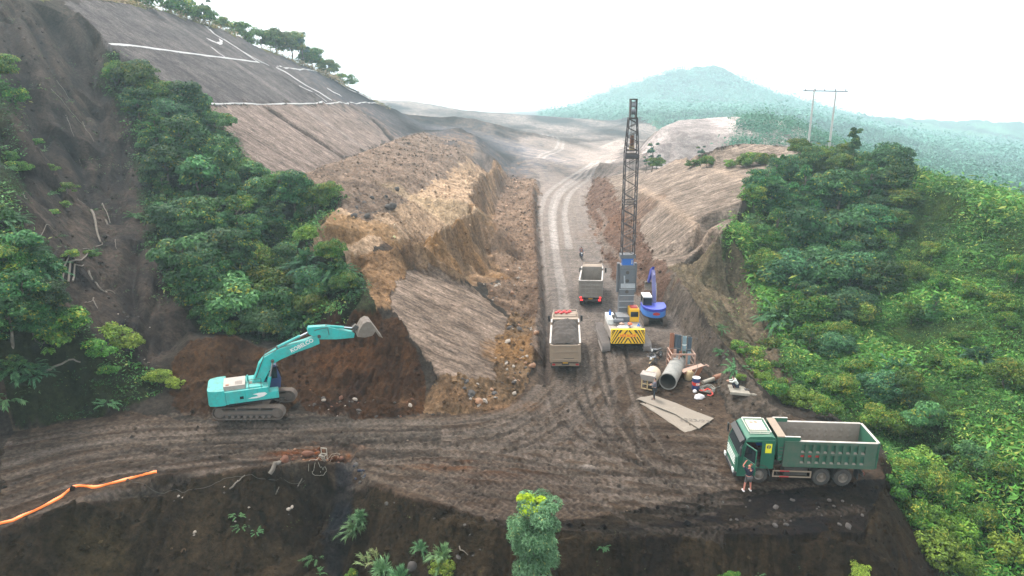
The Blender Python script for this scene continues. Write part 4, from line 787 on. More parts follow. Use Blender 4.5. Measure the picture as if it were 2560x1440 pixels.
class MB:
    def __init__(s): s.bm = bmesh.new(); s.m = 0; s.mats = []
    def mat(s, name):
        if name not in s.mats: s.mats.append(name)
        s.m = s.mats.index(name); return s
    def _f(s, vs):
        try: f = s.bm.faces.new(vs); f.material_index = s.m; return f
        except ValueError: return None
    def hexa(s, pts):                                # 8 corners: bottom 4 ccw, top 4 ccw
        v = [s.bm.verts.new(p) for p in pts]
        for q in ((3,2,1,0),(4,5,6,7),(0,1,5,4),(1,2,6,5),(2,3,7,6),(3,0,4,7)): s._f([v[i] for i in q])
        return s
    def box(s, c, d, rot=None):
        x, y, z = [k / 2 for k in d]; c = Vector(c); P8 = [(-x,-y,-z),(x,-y,-z),(x,y,-z),(-x,y,-z),(-x,-y,z),(x,-y,z),(x,y,z),(-x,y,z)]
        M_ = Euler(rot).to_matrix() if rot else Matrix.Identity(3); return s.hexa([c + M_ @ Vector(p) for p in P8])
    def bx(s, x0, x1, y0, y1, z0, z1): return s.box(((x0+x1)/2,(y0+y1)/2,(z0+z1)/2), (abs(x1-x0),abs(y1-y0),abs(z1-z0)))
    def tube(s, p0, p1, r, n=8, r1=None, cap=True):
        p0 = Vector(p0); p1 = Vector(p1); r1 = r if r1 is None else r1; d = (p1 - p0).normalized(); a = d.orthogonal().normalized(); b = d.cross(a)
        A = [s.bm.verts.new(p0 + (a * math.cos(k * 2 * math.pi / n) + b * math.sin(k * 2 * math.pi / n)) * r) for k in range(n)]
        B = [s.bm.verts.new(p1 + (a * math.cos(k * 2 * math.pi / n) + b * math.sin(k * 2 * math.pi / n)) * r1) for k in range(n)]
        for k in range(n): s._f((A[k], A[(k+1) % n], B[(k+1) % n], B[k]))
        if cap: s._f(A[::-1]); s._f(B)
        return s
    def path(s, pts, r, n=6):
        pts = [Vector(p) for p in pts]; prev = None; up = Vector((.13, .21, .97))
        for i, p in enumerate(pts):
            d = (pts[min(i+1, len(pts)-1)] - pts[max(i-1, 0)]).normalized(); a = d.cross(up).normalized(); b = d.cross(a)
            rr0 = r[i] if isinstance(r, (list, tuple)) else r
            ring = [s.bm.verts.new(p + (a * math.cos(k * 2 * math.pi / n) + b * math.sin(k * 2 * math.pi / n)) * rr0) for k in range(n)]
            if prev: [s._f((prev[k], prev[(k+1) % n], ring[(k+1) % n], ring[k])) for k in range(n)]
            else: s._f(ring[::-1])
            prev = ring
        s._f(prev); return s
    def prism(s, prof, y0, y1, axis='y'):            # closed profile in x,z pulled along y
        f = (lambda a, b, y: (a, y, b)) if axis == 'y' else (lambda a, b, x: (x, a, b)) if axis == 'x' else (lambda a, b, z: (a, b, z))
        A = [s.bm.verts.new(f(a, b, y0)) for a, b in prof]; B = [s.bm.verts.new(f(a, b, y1)) for a, b in prof]; n = len(prof)
        for k in range(n): s._f((A[k], A[(k+1) % n], B[(k+1) % n], B[k]))
        s._f(A[::-1]); s._f(B); return s
    def lathe(s, prof, c=(0,0,0), axis='y', n=24):   # profile of (radius, along)
        c = Vector(c); rings = []
        for r, t in prof:
            ring = []
            for k in range(n):
                a = 2 * math.pi * k / n; u, v = r * math.cos(a), r * math.sin(a)
                ring.append(s.bm.verts.new(c + Vector((u, t, v) if axis == 'y' else (u, v, t) if axis == 'z' else (t, u, v))))
            rings.append(ring)
        for A, B in zip(rings[:-1], rings[1:]):
            for k in range(n): s._f((A[k], A[(k+1) % n], B[(k+1) % n], B[k]))
        return s
    def quad(s, *p): s._f([s.bm.verts.new(q) for q in p]); return s
    def build(s, name, parent=None, bevel=0, smooth=False, label=None, M_=None):
        bmesh.ops.recalc_face_normals(s.bm, faces=s.bm.faces)
        me = bpy.data.meshes.new(name); s.bm.to_mesh(me); s.bm.free()
        for q in s.mats: me.materials.append(MT[q])
        if smooth:
            for p in me.polygons: p.use_smooth = True
            me.set_sharp_from_angle(angle=R(35))
        o = bpy.data.objects.new(name, me); COL.objects.link(o)
        if parent: o.parent = parent
        if M_ is not None: o.matrix_local = M_
        if bevel:
            q = o.modifiers.new('bevel', 'BEVEL'); q.width = bevel; q.segments = 2; q.limit_method = 'ANGLE'; q.angle_limit = R(40)
        if label: o['label'] = label
        return o
def B(name='black_plastic'): return MB().mat(name)
def lettering(name, txt, size, mat, parent, M_, ext=.006, bold=0, fx=1):
    cu = bpy.data.curves.new(name, 'FONT'); cu.body = txt; cu.size = size; cu.extrude = ext; cu.offset = bold; cu.align_x = 'CENTER'; cu.align_y = 'CENTER'; cu.resolution_u = 3
    to = bpy.data.objects.new(name, cu); COL.objects.link(to); me = bpy.data.meshes.new_from_object(to); bpy.data.objects.remove(to)
    me.materials.clear(); me.materials.append(MT[mat]); o = bpy.data.objects.new(name, me); COL.objects.link(o); o.parent = parent; o.matrix_local = M_ @ Matrix.Diagonal((fx, 1, 1, 1)); return o
def frame(o, x, y): x = Vector(x).normalized(); y = Vector(y).normalized(); z = x.cross(y); return Matrix(((x.x,y.x,z.x,o[0]),(x.y,y.y,z.y,o[1]),(x.z,y.z,z.z,o[2]),(0,0,0,1)))
def ground_pose(o, dx=2.0, dy=1.2):                  # settle a thing on the slope under it
    x, y, z = o.location; a = o.rotation_euler.z; c, s_ = math.cos(a), math.sin(a)
    f = zg(x + c * dx, y + s_ * dx) - zg(x - c * dx, y - s_ * dx); l_ = zg(x - s_ * dy, y + c * dy) - zg(x + s_ * dy, y - c * dy)
    Mz = Matrix.Rotation(a, 4, 'Z') @ Matrix.Rotation(-math.atan2(f, 2 * dx), 4, 'Y') @ Matrix.Rotation(math.atan2(l_, 2 * dy), 4, 'X')
    o.rotation_euler = Mz.to_euler(); o.location.z = (zg(x + c * dx, y + s_ * dx) + zg(x - c * dx, y - s_ * dx)) / 2
def heading(a, b): return math.atan2(b.y - a.y, b.x - a.x)
# ------------------------------------------------------------------ dump trucks.  local x forward, y to its left, z up; x = 0 at the front axle
def wheel(root, x, y, out, r=.54, w=.3, dual=False):
    e = B('tyre_rubber'); W_ = w * (2.1 if dual else 1); y0 = y - W_ / 2; y1 = y + W_ / 2
    e.lathe([(r*.56, y0), (r*.9, y0), (r, y0+.05), (r, y1-.05), (r*.9, y1), (r*.56, y1)], (x, 0, r), n=32)
    if dual: e.mat('tyre_rubber')
    o = e.build('wheel', root, smooth=True)
    q = B('rim_steel'); f = y1 if out > 0 else y0; d = -out
    q.lathe([(r*.57, f+out*.005), (r*.52, f+d*.02), (r*.46, f+d*(.12 if dual else .05)), (r*.2, f+d*(.13 if dual else .0)), (r*.2, f+out*(.02 if dual else .05)), (r*.13, f+out*(.05 if dual else .08)), (.001, f+out*(.05 if dual else .08))], (x, 0, r), n=28)
    q.build('rim', o, smooth=True)
    tb = B('tyre_rubber')                             # shoulder lugs
    for k in range(30):
        a = k * 2 * math.pi / 30; tb.box((x + math.cos(a)*(r+.006), y, r + math.sin(a)*(r+.006)), (.03, W_*.96, .055), (0, -a, 0))
    tb.build('tread', o)
    return o
def dump_truck(name, label, loc, rz, cab='green_cab', body='green_paint', side='green_paint', door_open=False, load=False, gate='ribs', bed_h=1.55, lights=False, bed_len=5.9, roofclutter=None):
    root = empty(name, loc, (0, 0, rz)); tag(root, label, 'dump truck')
    xb0 = -1.38; xb1 = xb0 - bed_len; zb = 1.32; zt = zb + bed_h; yw = 1.2
    c = B('chassis'); c.bx(-6.3, 1.1, .32, .48, .8, 1.12); c.bx(-6.3, 1.1, -.48, -.32, .8, 1.12)
    for x in (-1.2, -2.6, -3.4, -5.9): c.bx(x-.08, x+.08, -.32, .32, .85, 1.05)
    for x in (0, -3.95, -5.3): c.tube((x, -1, .54), (x, 1, .54), .11)
    c.tube((-3.2,-.8,.75),(-1.5,-.8,.75),.28,14); c.bx(-3.1,-1.6,.5,1.05,.5,1.0); c.tube((-1.15,-.65,.85),(-1.15,-.65,2.2),.09)
    for x in (-3.95, -5.3): c.bx(x-.5, x+.5, -.62, -.52, .62, .74); c.bx(x-.5, x+.5, .52, .62, .62, .74)
    c.build('chassis', root, bevel=.01)
    for x, dl in ((0, False), (-3.95, True), (-5.3, True)):
        for s in (1, -1): wheel(root, x, s * (1.06 if not dl else .92), s, dual=dl)
    for s in (1, -1):                                 # side guards
        g = B('tan_dust'); g.bx(-3.3, -.85, s*1.17, s*1.21, .82, .9); g.bx(-3.3, -.85, s*1.17, s*1.21, .45, .53); g.bx(-3.3, -3.22, s*1.165, s*1.215, .45, .9); g.bx(-.93, -.85, s*1.165, s*1.215, .45, .9)
        g.mat('red_paint'); g.bx(-1.9, -1.3, s*1.166, s*1.214, .825, .895); g.bx(-1.9, -1.3, s*1.166, s*1.214, .455, .525); g.mat('chassis'); g.bx(-3.0,-2.95,s*.5,s*1.17,.6,.66); g.bx(-1.2,-1.15,s*.5,s*1.17,.6,.66)
        g.build('side_guard', root)
        f = B('chassis')
        for k in range(7):
            a0 = R(15 + k*24); a1 = R(15 + (k+1)*24); f.hexa([Vector((math.cos(a)*.68, s*yy, .54+math.sin(a)*.68)) for a, yy in ((a0,.88),(a1,.88),(a1,1.24),(a0,1.24))] + [Vector((math.cos(a)*.72, s*yy, .54+math.sin(a)*.72)) for a, yy in ((a0,.88),(a1,.88),(a1,1.24),(a0,1.24))])
        f.build('mudguard', root, smooth=True)
        k = B('black_plastic'); k.bx(-6.25, -6.2, s*.65, s*1.2, .45, 1.1); k.build('mud_flap', root)
    # cab: shell with glazed front and sides
    cb = B(cab); W2 = 1.22
    prof = [(1.42,.62),(1.5,.9),(1.5,1.35),(1.44,1.78)]
    lo = [(1.42,.62),(1.5,.9),(1.5,1.35),(1.44,1.80)]
    cb.hexa([(1.3,-W2,.55),(1.42,-W2,.55),(1.42,W2,.55),(1.3,W2,.55),(1.3,-W2,1.8),(1.44,-W2,1.8),(1.44,W2,1.8),(1.3,W2,1.8)])   # front panel
    cb.hexa([(1.42,-1.14,.6),(1.52,-1.0,.6),(1.52,1.0,.6),(1.42,1.14,.6),(1.42,-1.14,1.62),(1.5,-1.0,1.62),(1.5,1.0,1.62),(1.42,1.14,1.62)])
    roof = [(1.0,2.88),(.8,3.02),(-.55,3.08),(-.8,2.98),(-.8,2.84),(1.02,2.80)]
    cb.prism(roof, -W2+.04, W2-.04)
    for s in (1, -1):
        y0, y1 = s*(W2-.06), s*W2
        cb.prism([(-.8,.98),(.02,.98),(.02,2.84),(-.8,2.84)], y0, y1)                # rear quarter
        cb.prism([(1.06,1.06),(1.42,1.06),(1.42,1.85),(1.03,2.84),(.93,2.84),(1.12,2.0)], y0, y1)  # front pillar
        cb.prism([(.02,2.68),(.98,2.68),(.94,2.84),(.02,2.84)], y0, y1)
        cb.prism([(.02,1.0),(.5,1.28),(1.06,1.1),(1.06,.98)][::-1], y0, y1)
        cb.prism([(.85,.42),(1.42,.42),(1.42,1.08),(1.05,1.08),(.72,.95)], y0, y1)   # step box
        if not (door_open and s > 0):
            cb.prism([(.02,1.02),(1.06,1.02),(1.1,1.78),(.02,1.78)], y0 + s*.005, y1 + s*.012)
    cb.bx(-.86, -.8, -W2+.02, W2-.02, .98, 2.9); cb.bx(-.8, 1.35, -W2+.06, W2-.06, .96, 1.04)
    cab_o = cb.build('cab', root, bevel=.025)
    gl = B('glass_dark'); gl.hexa([(1.38,-1.12,1.82),(1.43,-1.12,1.82),(1.43,1.12,1.82),(1.38,1.12,1.82),(.98,-1.08,2.82),(1.03,-1.08,2.82),(1.03,1.08,2.82),(.98,1.08,2.82)]); gl.build('windscreen', cab_o)
    for s in (1, -1):
        if door_open and s > 0: continue
        gl = B('glass_dark'); gl.prism([(.08,1.8),(1.1,1.8),(.98,2.66),(.08,2.66)], s*(W2-.04), s*(W2-.01)); gl.build('side_window', cab_o)
    q = B('chassis'); q.bx(-.5, .3, -.9, .9, 1.04, 1.4); q.mat('seat_red'); q.bx(-.3, .35, .3, .85, 1.3, 1.55); q.bx(-.42, -.25, .3, .85, 1.5, 2.15); q.bx(-.3,.35,-.85,-.3,1.3,1.55); q.bx(-.42,-.25,-.85,-.3,1.5,2.15); q.mat('blue_plastic'); q.bx(-.5,.1,-.2,.5,2.1,2.4); q.mat('black_plastic'); q.bx(.95,1.35,-1.1,1.1,1.5,1.85)
    q.tube((1.05,.55,1.6),(.8,.55,1.95),.03); q.lathe([(.2,-.02),(.23,0),(.2,.02),(.18,0),(.2,-.02)], (.78,.55,1.97), 'x', 16); q.build('interior', cab_o)
    g = B('white_paint' if cab == 'green_cab' else 'tan_dust')
    for z in (1.0,1.16,1.32,1.48): g.bx(1.515, 1.545, -.88, .88, z, z+.035)
    g.build('grille', cab_o)
    q = B('black_plastic'); q.prism([(1.10,2.66),(1.36,2.56),(1.4,2.62),(1.12,2.86)], -1.15, 1.15); q.build('sun_visor', cab_o, bevel=.01)
    q = B('black_plastic')
    q.bx(1.3, 1.62, -1.2, 1.2, .42, .66); q.build('bumper', cab_o, bevel=.03)
    for s in (1, -1):
        h = B('white_paint'); h.bx(1.58, 1.66, s*.78, s*1.12, .58, .82); h.build('headlight', cab_o, bevel=.02)
        a = B('black_plastic'); a.tube((1.25, s*1.2, 2.5), (1.45, s*1.5, 2.5), .02); a.tube((1.25, s*1.2, 1.9), (1.45, s*1.5, 1.95), .02); a.bx(1.38, 1.46, s*1.42, s*1.62, 1.95, 2.5); a.build('mirror', cab_o, bevel=.015)
    if door_open:
        dr = empty('door', (1.1, 1.22, 0), (0, 0, R(-62))); dr.parent = root
        d = B(cab); d.bx(-1.08, 0, 0, .05, 1.05, 1.78); d.bx(-1.08, -1.0, 0, .05, 1.78, 2.66); d.hexa([(-.06,0,1.78),(0,0,1.78),(0,.05,1.78),(-.06,.05,1.78),(-.2,0,2.66),(-.12,0,2.66),(-.12,.05,2.66),(-.2,.05,2.66)]); d.bx(-1.08,-.12,0,.05,2.6,2.68); dp = d.build('door_panel', dr, bevel=.01)
        # reflective strips, pale glass
        g = MB().mat('glass_dark'); g.prism([(-1.0,1.8),(-.04,1.8),(-.16,2.6),(-1.0,2.6)], .015, .035); g.build('door_glass', dr)
        g = B('black_plastic'); g.bx(-.95, -.7, -.03, 0, 1.5, 1.55); g.build('handle', dr)
    if cab == 'green_cab':
        v = B('cream_vent'); v.bx(-.42, .66, -.62, .62, 3.1, 3.2)
        for k in range(8): v.mat('chassis').bx(-.36+k*.13, -.29+k*.13, .5, .58, 3.196, 3.206)
        v.mat('tan_dust'); v.lathe([(.001,3.215),(.13,3.215),(.13,3.19)], (.05,-.35,0), 'z', 16); v.lathe([(.001,3.215),(.13,3.215),(.13,3.19)], (.35,-.3,0), 'z', 16)
        v.mat('cream_vent')
        for y in (-.85, .85):
            v.tube((-.6,y,3.2),(.8,y,3.2),.025); 
            for x in (-.5,.1,.7): v.tube((x,y,3.0),(x,y,3.2),.02)
        v.tube((-.6,-.85,3.2),(-.6,.85,3.2),.025); v.tube((.8,-.85,3.2),(.8,.85,3.2),.025); v.bx(-.5,.75,-.98,-.86,3.14,3.2); v.bx(-.5,.75,.86,.92,3.1,3.14)
        v.build('roof_rack', cab_o)
        s_ = B('yellow_sticker'); s_.bx(-.62, -.22, W2+.001, W2+.006, 2.02, 2.62); s_.mat('crane_steel'); s_.lathe([(.001,W2+.012),(.13,W2+.012),(.13,W2+.004)], (-.42,0,2.42), 'y', 18); s_.mat('yellow_sticker'); s_.bx(-.44,-.40,W2+.013,W2+.016,2.3,2.54); st = s_.build('sticker', cab_o)
    elif roofclutter:
        v = B('tan_dust'); v.bx(-.6,.9,-1.0,1.0,3.05,3.1); v.tube((.9,-1.05,3.22),(.9,1.05,3.22),.035); v.tube((-.6,-1.05,3.22),(-.6,1.05,3.22),.035)
        for y in (-1.05, 1.05): v.tube((-.6,y,3.22),(.9,y,3.22),.035); v.tube((-.6,y,3.0),(-.6,y,3.22),.03); v.tube((.9,y,3.0),(.9,y,3.22),.03)
        v.build('roof_rack', cab_o)
        t_ = B('red_paint')
        if roofclutter == 'tarp':
            for k in range(9): t_.lathe([(.001,-.1),(.12+.05*(k%3),-.06),(.14+.04*(k%2),0),(.1,.08),(.001,.12)], (.1+.25*(k%3), .85-.16*k, 3.2), 'z', 9)
            t_.build('tarpaulin', cab_o, smooth=True)
        else: t_.bm.free()
    # bed
    b = B(side)
    b.bx(xb1, xb0, -.95, .95, 1.14, zb-.02)
    for s in (1, -1):
        y0, y1 = s*(yw-.05), s*yw
        b.mat('bed_steel').bx(xb1, xb0, s*(yw-.06), s*(yw-.045), zb, zt-.02); b.mat(side).bx(xb1, xb0, s*(yw-.04), s*(yw-.02), zb, zt-.02)
        nx = 9; b.mat('green_dusty' if side == 'green_paint' else side); dx = (bed_len - 1.55) / nx; x0 = xb0 - .95
        o_ = s*(yw-.02); p_ = s*(yw+.085)
        b.bx(xb1, xb0, o_, s*(yw+.095), zb-.12, zb+.14); b.bx(xb1, xb0, o_, s*(yw+.095), zt-.2, zt-.02)
        b.bx(xb1, xb1+.55, o_, p_, zb+.14, zt-.2); b.bx(x0, xb0, o_, p_, zb+.14, zt-.2)
        for k in range(nx + 1): b.bx(x0-dx*k-.11, x0-dx*k+.11, o_, s*(yw+.083), zb+.14, zt-.2)
        zm = (zb+.14+zt-.2)/2; b.bx(xb1+.5, x0, o_, s*(yw+.081), zm-.07, zm+.07)
        b.mat('sill_dust' if side == 'green_paint' else 'tan_dust')
        for k in range(nx):
            for zz in (zb+.14, zm+.08): b.hexa([(x0-dx*(k+1)+.11, o_, zz), (x0-dx*k-.11, o_, zz), (x0-dx*k-.11, p_, zz), (x0-dx*(k+1)+.11, p_, zz), (x0-dx*(k+1)+.16, o_, zz+.09), (x0-dx*k-.16, o_, zz+.09), (x0-dx*k-.16, s*(yw-.012), zz+.09), (x0-dx*(k+1)+.16, s*(yw-.012), zz+.09)])
        b.mat('worn_rim').bx(xb1, xb0-.9, s*(yw-.06), s*(yw+.09), zt-.02, zt+.015)
        b.mat(side).bx(xb0-.95, xb0+.02, s*(yw-.06), s*(yw+.05), zt-.02, zt+.24); b.mat('worn_rim').bx(xb0-.95, xb0+.02, s*(yw-.07), s*(yw+.055), zt+.24, zt+.26); b.mat(side)
    b.mat('bed_steel').bx(xb1, xb0, -yw+.05, yw-.05, zb-.01, zb+.02); b.mat(side).bx(xb0-.06, xb0, -yw, yw, zb, zt+.22); b.mat('bed_steel').bx(xb0-.09, xb0-.06, -yw+.06, yw-.06, zb+.02, zt+.2)
    b.mat('tan_dust').hexa([(xb0-.06,-yw,zt+.16),(xb0+.45,-yw+.05,zt+.18),(xb0+.45,yw-.05,zt+.18),(xb0-.06,yw,zt+.16),(xb0-.06,-yw,zt+.25),(xb0+.45,-yw+.05,zt+.22),(xb0+.45,yw-.05,zt+.22),(xb0-.06,yw,zt+.25)])
    b.mat('bed_steel')
    for s in (1, -1):                                 # dents in the inner walls
        for k in range(9):
            for r_ in range(3): b.lathe([(.02,s*(yw-.085)),(.1,s*(yw-.07)),(.16,s*(yw-.056))], (xb1+.7+k*.5, 0, zb+.3+r_*.38), 'y', 10)
    b.mat(side)
    for s in (-1, 1): b.hexa([(xb0,s*.95,1.5),(xb0+.3,s*.95,1.5),(xb0+.3,s*yw,1.5),(xb0,s*yw,1.5),(xb0,s*.95,zt+.16),(xb0+.45,s*.95,zt+.16),(xb0+.45,s*yw,zt+.16),(xb0,s*yw,zt+.16)])
    bed = b.build('dump_bed', root, bevel=.012)
    ld = B('chassis'); ld.bx(xb0+.0, xb0+.04, 1.22, 1.26, 1.2, 2.7)                    # ladder at the bed's front corner
    for k in range(6): ld.bx(xb0+.02, xb0+.32, 1.2, 1.24, 1.3+k*.22, 1.33+k*.22)
    ld.build('ladder', root)
    if side == 'green_paint':
        for k in range(3):
            lb = B('red_paint'); xx = xb0 - .95 - (bed_len-1.55)/9*(k+.5); lb.bx(xx-.17, xx+.17, yw-.018, yw+.0, zb+.50, zb+.70); lb.build('lettering_patch', bed)
    tg = B(side if gate == 'ribs' else 'tan_dust' if load else 'bed_steel')
    lean = .12
    def gy(z): return xb1 - .02 - lean * (z - zb) / bed_h
    if gate == 'flat':
        tg.hexa([(gy(zb)-.05,-yw,zb-.15),(gy(zb),-yw,zb-.15),(gy(zb),yw,zb-.15),(gy(zb)-.05,yw,zb-.15),(gy(zt)-.05,-yw,zt-.1),(gy(zt),-yw,zt-.1),(gy(zt),yw,zt-.1),(gy(zt)-.05,yw,zt-.1)])
        for zz, h in ((zt-.22, .12), (zb+.02, .1), (zb+.75, .05)): tg.bx(gy(zz)-.13, gy(zz)-.02, -yw+.1, yw-.1, zz, zz+h)
        for s in (-1, 1): tg.bx(gy(zb)-.14, gy(zb), s*(yw-.16), s*(yw+.03), zb-.15, zt-.1)
        tg.mat('chassis').bx(gy(zb)-.1, gy(zb)-.04, -.7, .15, zb+.17, zb+.21)
    else:
        tg.bx(gy(zb)-.03, gy(zb)+.02, -yw, yw, zb-.1, zt-.02)
        n_ = 4 if gate == 'grid' else 5
        for k in range(n_+1): y = -yw+.04+k*(2*yw-.08)/n_; tg.bx(gy(zb)-.13, gy(zb)-.03, y-.08, y+.08, zb-.1, zt-.02)
        for k in range(5): z = zb-.06+k*(bed_h-.05)/4; tg.bx(gy(zb)-.125, gy(zb)-.03, -yw, yw, z-.06, z+.06)
        tg.mat('worn_rim').bx(gy(zb)-.13, gy(zb)+.03, -yw, yw, zt-.02, zt+.02)
    tg.build('tailgate', root, bevel=.01)
    bp = B('tan_dust' if load else 'chassis'); bp.bx(-6.62, -6.52, -1.15, 1.15, .62, .86); bp.mat('chassis').bx(-6.64,-6.5,-.3,.3,.7,1.0); bp.mat('cab_yellow').bx(-6.66,-6.63,-.22,.22,.86,.98); bp.build('rear_bumper', root, bevel=.01)
    for s in (1, -1):
        t_ = B('tail_light' if lights else 'red_paint'); t_.bx(-6.66, -6.62, s*.85, s*1.1, .7, .84)
        if lights: t_.bx(gy(zb)-.16, gy(zb)-.13, s*.95, s*1.13, zb-.2, zb-.06)
        t_.build('tail_light', root)
    if load:
        n_ = 40; V_ = []; xs = np.linspace(xb1+.05, xb0-.1, n_); ys = np.linspace(-yw+.07, yw-.07, 26); XX, YY = np.meshgrid(xs, ys, indexing='ij')
        h = zt - .12 + .62 * np.clip(1 - (YY/yw)**2, 0, 1)**.8 * np.clip(1-((XX-(xb0+xb1)/2)/(bed_len/2))**4, 0, 1) * (1 + .1*np.sin(XX*1.7)) + .30*fbm(XX*1.6+9, YY*1.6, 4, 61) + .12*fbm(XX*6, YY*6, 3, 62)
        q = (np.arange(n_-1)[:,None]*26+np.arange(25)[None]); Fq = np.stack([q, q+26, q+27, q+1], -1).reshape(-1, 4)
        me = mesh_np('load', np.stack([XX.ravel(), YY.ravel(), h.ravel()], -1), Fq); me.materials.append(MT['dirt_load']); lo_ = bpy.data.objects.new('soil_load', me); COL.objects.link(lo_)
        lo_.parent = root; tag(lo_, 'heap of loose brown soil'); 
    return root
ga, gb = G(1893, 1204), G(2070, 1211); a = heading(gb, ga)
t = dump_truck('dump_truck', 'empty green dump truck parked side-on with its cab door open', ga + Vector((math.sin(a)*-1.06, math.cos(a)*1.06, 0)) * -1 * -1, a, door_open=True, bed_len=5.75)
# the near wheels stand on the surveyed line, so shift the axle line one half gauge away from it
t.location = ga - Vector((-math.sin(a), math.cos(a), 0)) * 1.06; TRUCK = t; ground_pose(t, 2.6, 1.0); t.scale.x = .91
def rear_truck(px, py, px2, py2, **k):               # picture points of the tail centre on the ground and a point ahead of it
    g, h = G(px, py), G(px2, py2); a = heading(g, h); d = Vector((math.cos(a), math.sin(a), 0)); t = dump_truck(loc=g + d * 6.6, rz=a, **k); ground_pose(t, 2.6, 1.0); return t
rear_truck(1414, 930, 1414, 840, name='dump_truck', label='dusty tan dump truck heaped with brown soil on the haul road', cab='tan_dust', side='tan_dust', load=True, gate='flat', bed_len=5.7, roofclutter='tarp', bed_h=1.5)
rear_truck(1476, 768, 1484, 700, name='dump_truck', label='empty grey brown dump truck with two glowing red tail lights', cab='dusty_panel', side='bed_steel', gate='grid', bed_h=1.75, lights=True, bed_len=5.6, roofclutter='rack')

# ------------------------------------------------------------------ crawler tracks
def crawler(parent, x0, x1, y, w, r, ride='track', pitch=.19, mat='track_steel', rollers=True):
    """one belt with shoes and its frame; lies along x from x0 to x1"""
    e = B(mat); L_ = x1 - x0; per = 2*L_ + 2*math.pi*r; n = int(per / pitch)
    for k in range(n):
        s = k * per / n
        if s < L_: p = (x0+s, 2*r); a = 0
        elif s < L_+math.pi*r: th = (s-L_)/r; p = (x1+math.sin(th)*r, r+math.cos(th)*r); a = th
        elif s < 2*L_+math.pi*r: p = (x1-(s-L_-math.pi*r), 0); a = math.pi
        else: th = (s-2*L_-math.pi*r)/r; p = (x0-math.sin(th)*r, r-math.cos(th)*r); a = math.pi+th
        e.box((p[0], y, p[1]), (per/n*.93, w, .04), (0, a, 0)); nx, nz = math.sin(a), math.cos(a)
        for q in (-.28, .28): e.box((p[0]+nx*.035+math.cos(a)*per/n*q, y, p[1]+nz*.035-math.sin(a)*per/n*q), (.022, w, .04), (0, a, 0))
    o = e.build(ride, parent)
    f = B('chassis'); f.bx(x0+r*.6, x1-r*.6, y-w*.36, y+w*.36, r*.55, r*1.5); f.mat(mat)
    f.bx(x0+r*.7, x1-r*.7, y-w*.42, y+w*.42, r*.85, r*1.35)
    for x in (x0, x1): f.lathe([(.001,y-w*.44),(r*.42,y-w*.44),(r*.45,y-w*.38),(r*.8,y-w*.36),(r*.86,y-w*.3),(r*.86,y+w*.3),(r*.8,y+w*.36),(r*.45,y+w*.38),(r*.42,y+w*.44),(.001,y+w*.44)], (x, 0, r), 'y', 20)
    k = 0
    while rollers and x0 + .5 + k*.42 < x1 - .4: f.lathe([(.001,y-w*.4),(.12,y-w*.4),(.12,y+w*.4),(.001,y+w*.4)], (x0+.5+k*.42, 0, .17), 'y', 10); k += 1
    for x in (x0+L_*.3, x0+L_*.7): f.lathe([(.001,y-w*.3),(.09,y-w*.3),(.09,y+w*.3),(.001,y+w*.3)], (x, 0, 2*r-.12), 'y', 8)
    f.build('track_frame', o, smooth=False); return o

# ------------------------------------------------------------------ the turquoise excavator
gx = G(625, 1057); bx_ = gx + Vector((0, 1.42, 0)); XR = empty('excavator', (gx.x, gx.y+1.42, zg(gx.x, gx.y+1.4)), (0, 0, 0)); tag(XR, 'turquoise crawler excavator raising its boom toward the dug bank', 'excavator')
XR.rotation_euler.z = R(1)
for s in (-1, 1): crawler(XR, -2.0, 2.0, s*1.42, .62, .43)
q = B('track_steel'); q.hexa([(-1.0,-1.2,.5),(1.0,-1.2,.5),(1.0,1.2,.5),(-1.0,1.2,.5),(-.7,-.7,.95),(.7,-.7,.95),(.7,.7,.95),(-.7,.7,.95)]); q.lathe([(.001,.95),(.75,.95),(.75,1.12),(.001,1.12)], (0,0,0), 'z', 24); q.build('undercarriage', XR)
YAW = R(20); UP = empty('upper_body', (0, 0, 0), (0, 0, YAW - R(1))); UP.parent = XR
h = B('turquoise_paint')
cw = [(-3.0,-.9),(-2.9,-1.2),(-2.45,-1.38),(-1.9,-1.42),(-1.9,1.42),(-2.45,1.38),(-2.9,1.2),(-3.0,.9)]
h.prism(cw, 1.15, 2.25, 'z'); h.bx(-1.9, .95, -1.42, -.35, 1.2, 2.12); h.bx(-1.9, .4, -.35, 1.42, 1.2, 2.05)
h.bx(.95, 1.6, -1.42, -.62, 1.2, 1.75)
h.mat('turquoise_shade').bx(-1.88,-1.8,-1.43,-1.40,1.25,2.1); h.bx(-.6,-.56,-1.43,-1.40,1.25,2.1); h.bx(.2,.24,-1.43,-1.40,1.25,2.1)
h.mat('glass_dark').bx(-1.7,1.6,-1.435,-1.4,1.12,1.24); h.build('body_shell', UP, bevel=.06)
# white swoosh and small window of a vent on the flank
w_ = B('white_paint'); w_.prism([(-.45,1.45),(.2,1.42),(.62,1.5),(.85,1.66),(.7,1.78),(.3,1.80),(-.1,1.74),(.15,1.66),(.25,1.56),(-.2,1.52)], -1.436, -1.428); w_.build('flank_mark', UP)
w_ = B('glass_dark'); w_.bx(-.95,-.7,-1.436,-1.428,1.5,1.7); w_.build('flank_vent', UP)
p = B('dusty_panel'); p.bx(-1.95, -.55, -1.1, .55, 2.12, 2.42); p.mat('chassis')
for k in range(7): p.bx(-1.2+k*.07, -1.16+k*.07, -.9, -.3, 2.42, 2.425)
p.mat('rust').bx(-1.8,-1.6,-.95,-.75,2.42,2.46); p.build('engine_hood', UP, bevel=.05)
p = B('chassis'); p.bx(-.3,.55,-.35,.1,2.0,2.12); p.mat('turquoise_paint'); p.bx(-.5,.6,-1.2,-.55,2.12,2.2); p.tube((-.4,.3,2.1),(-.4,.3,2.55),.06)
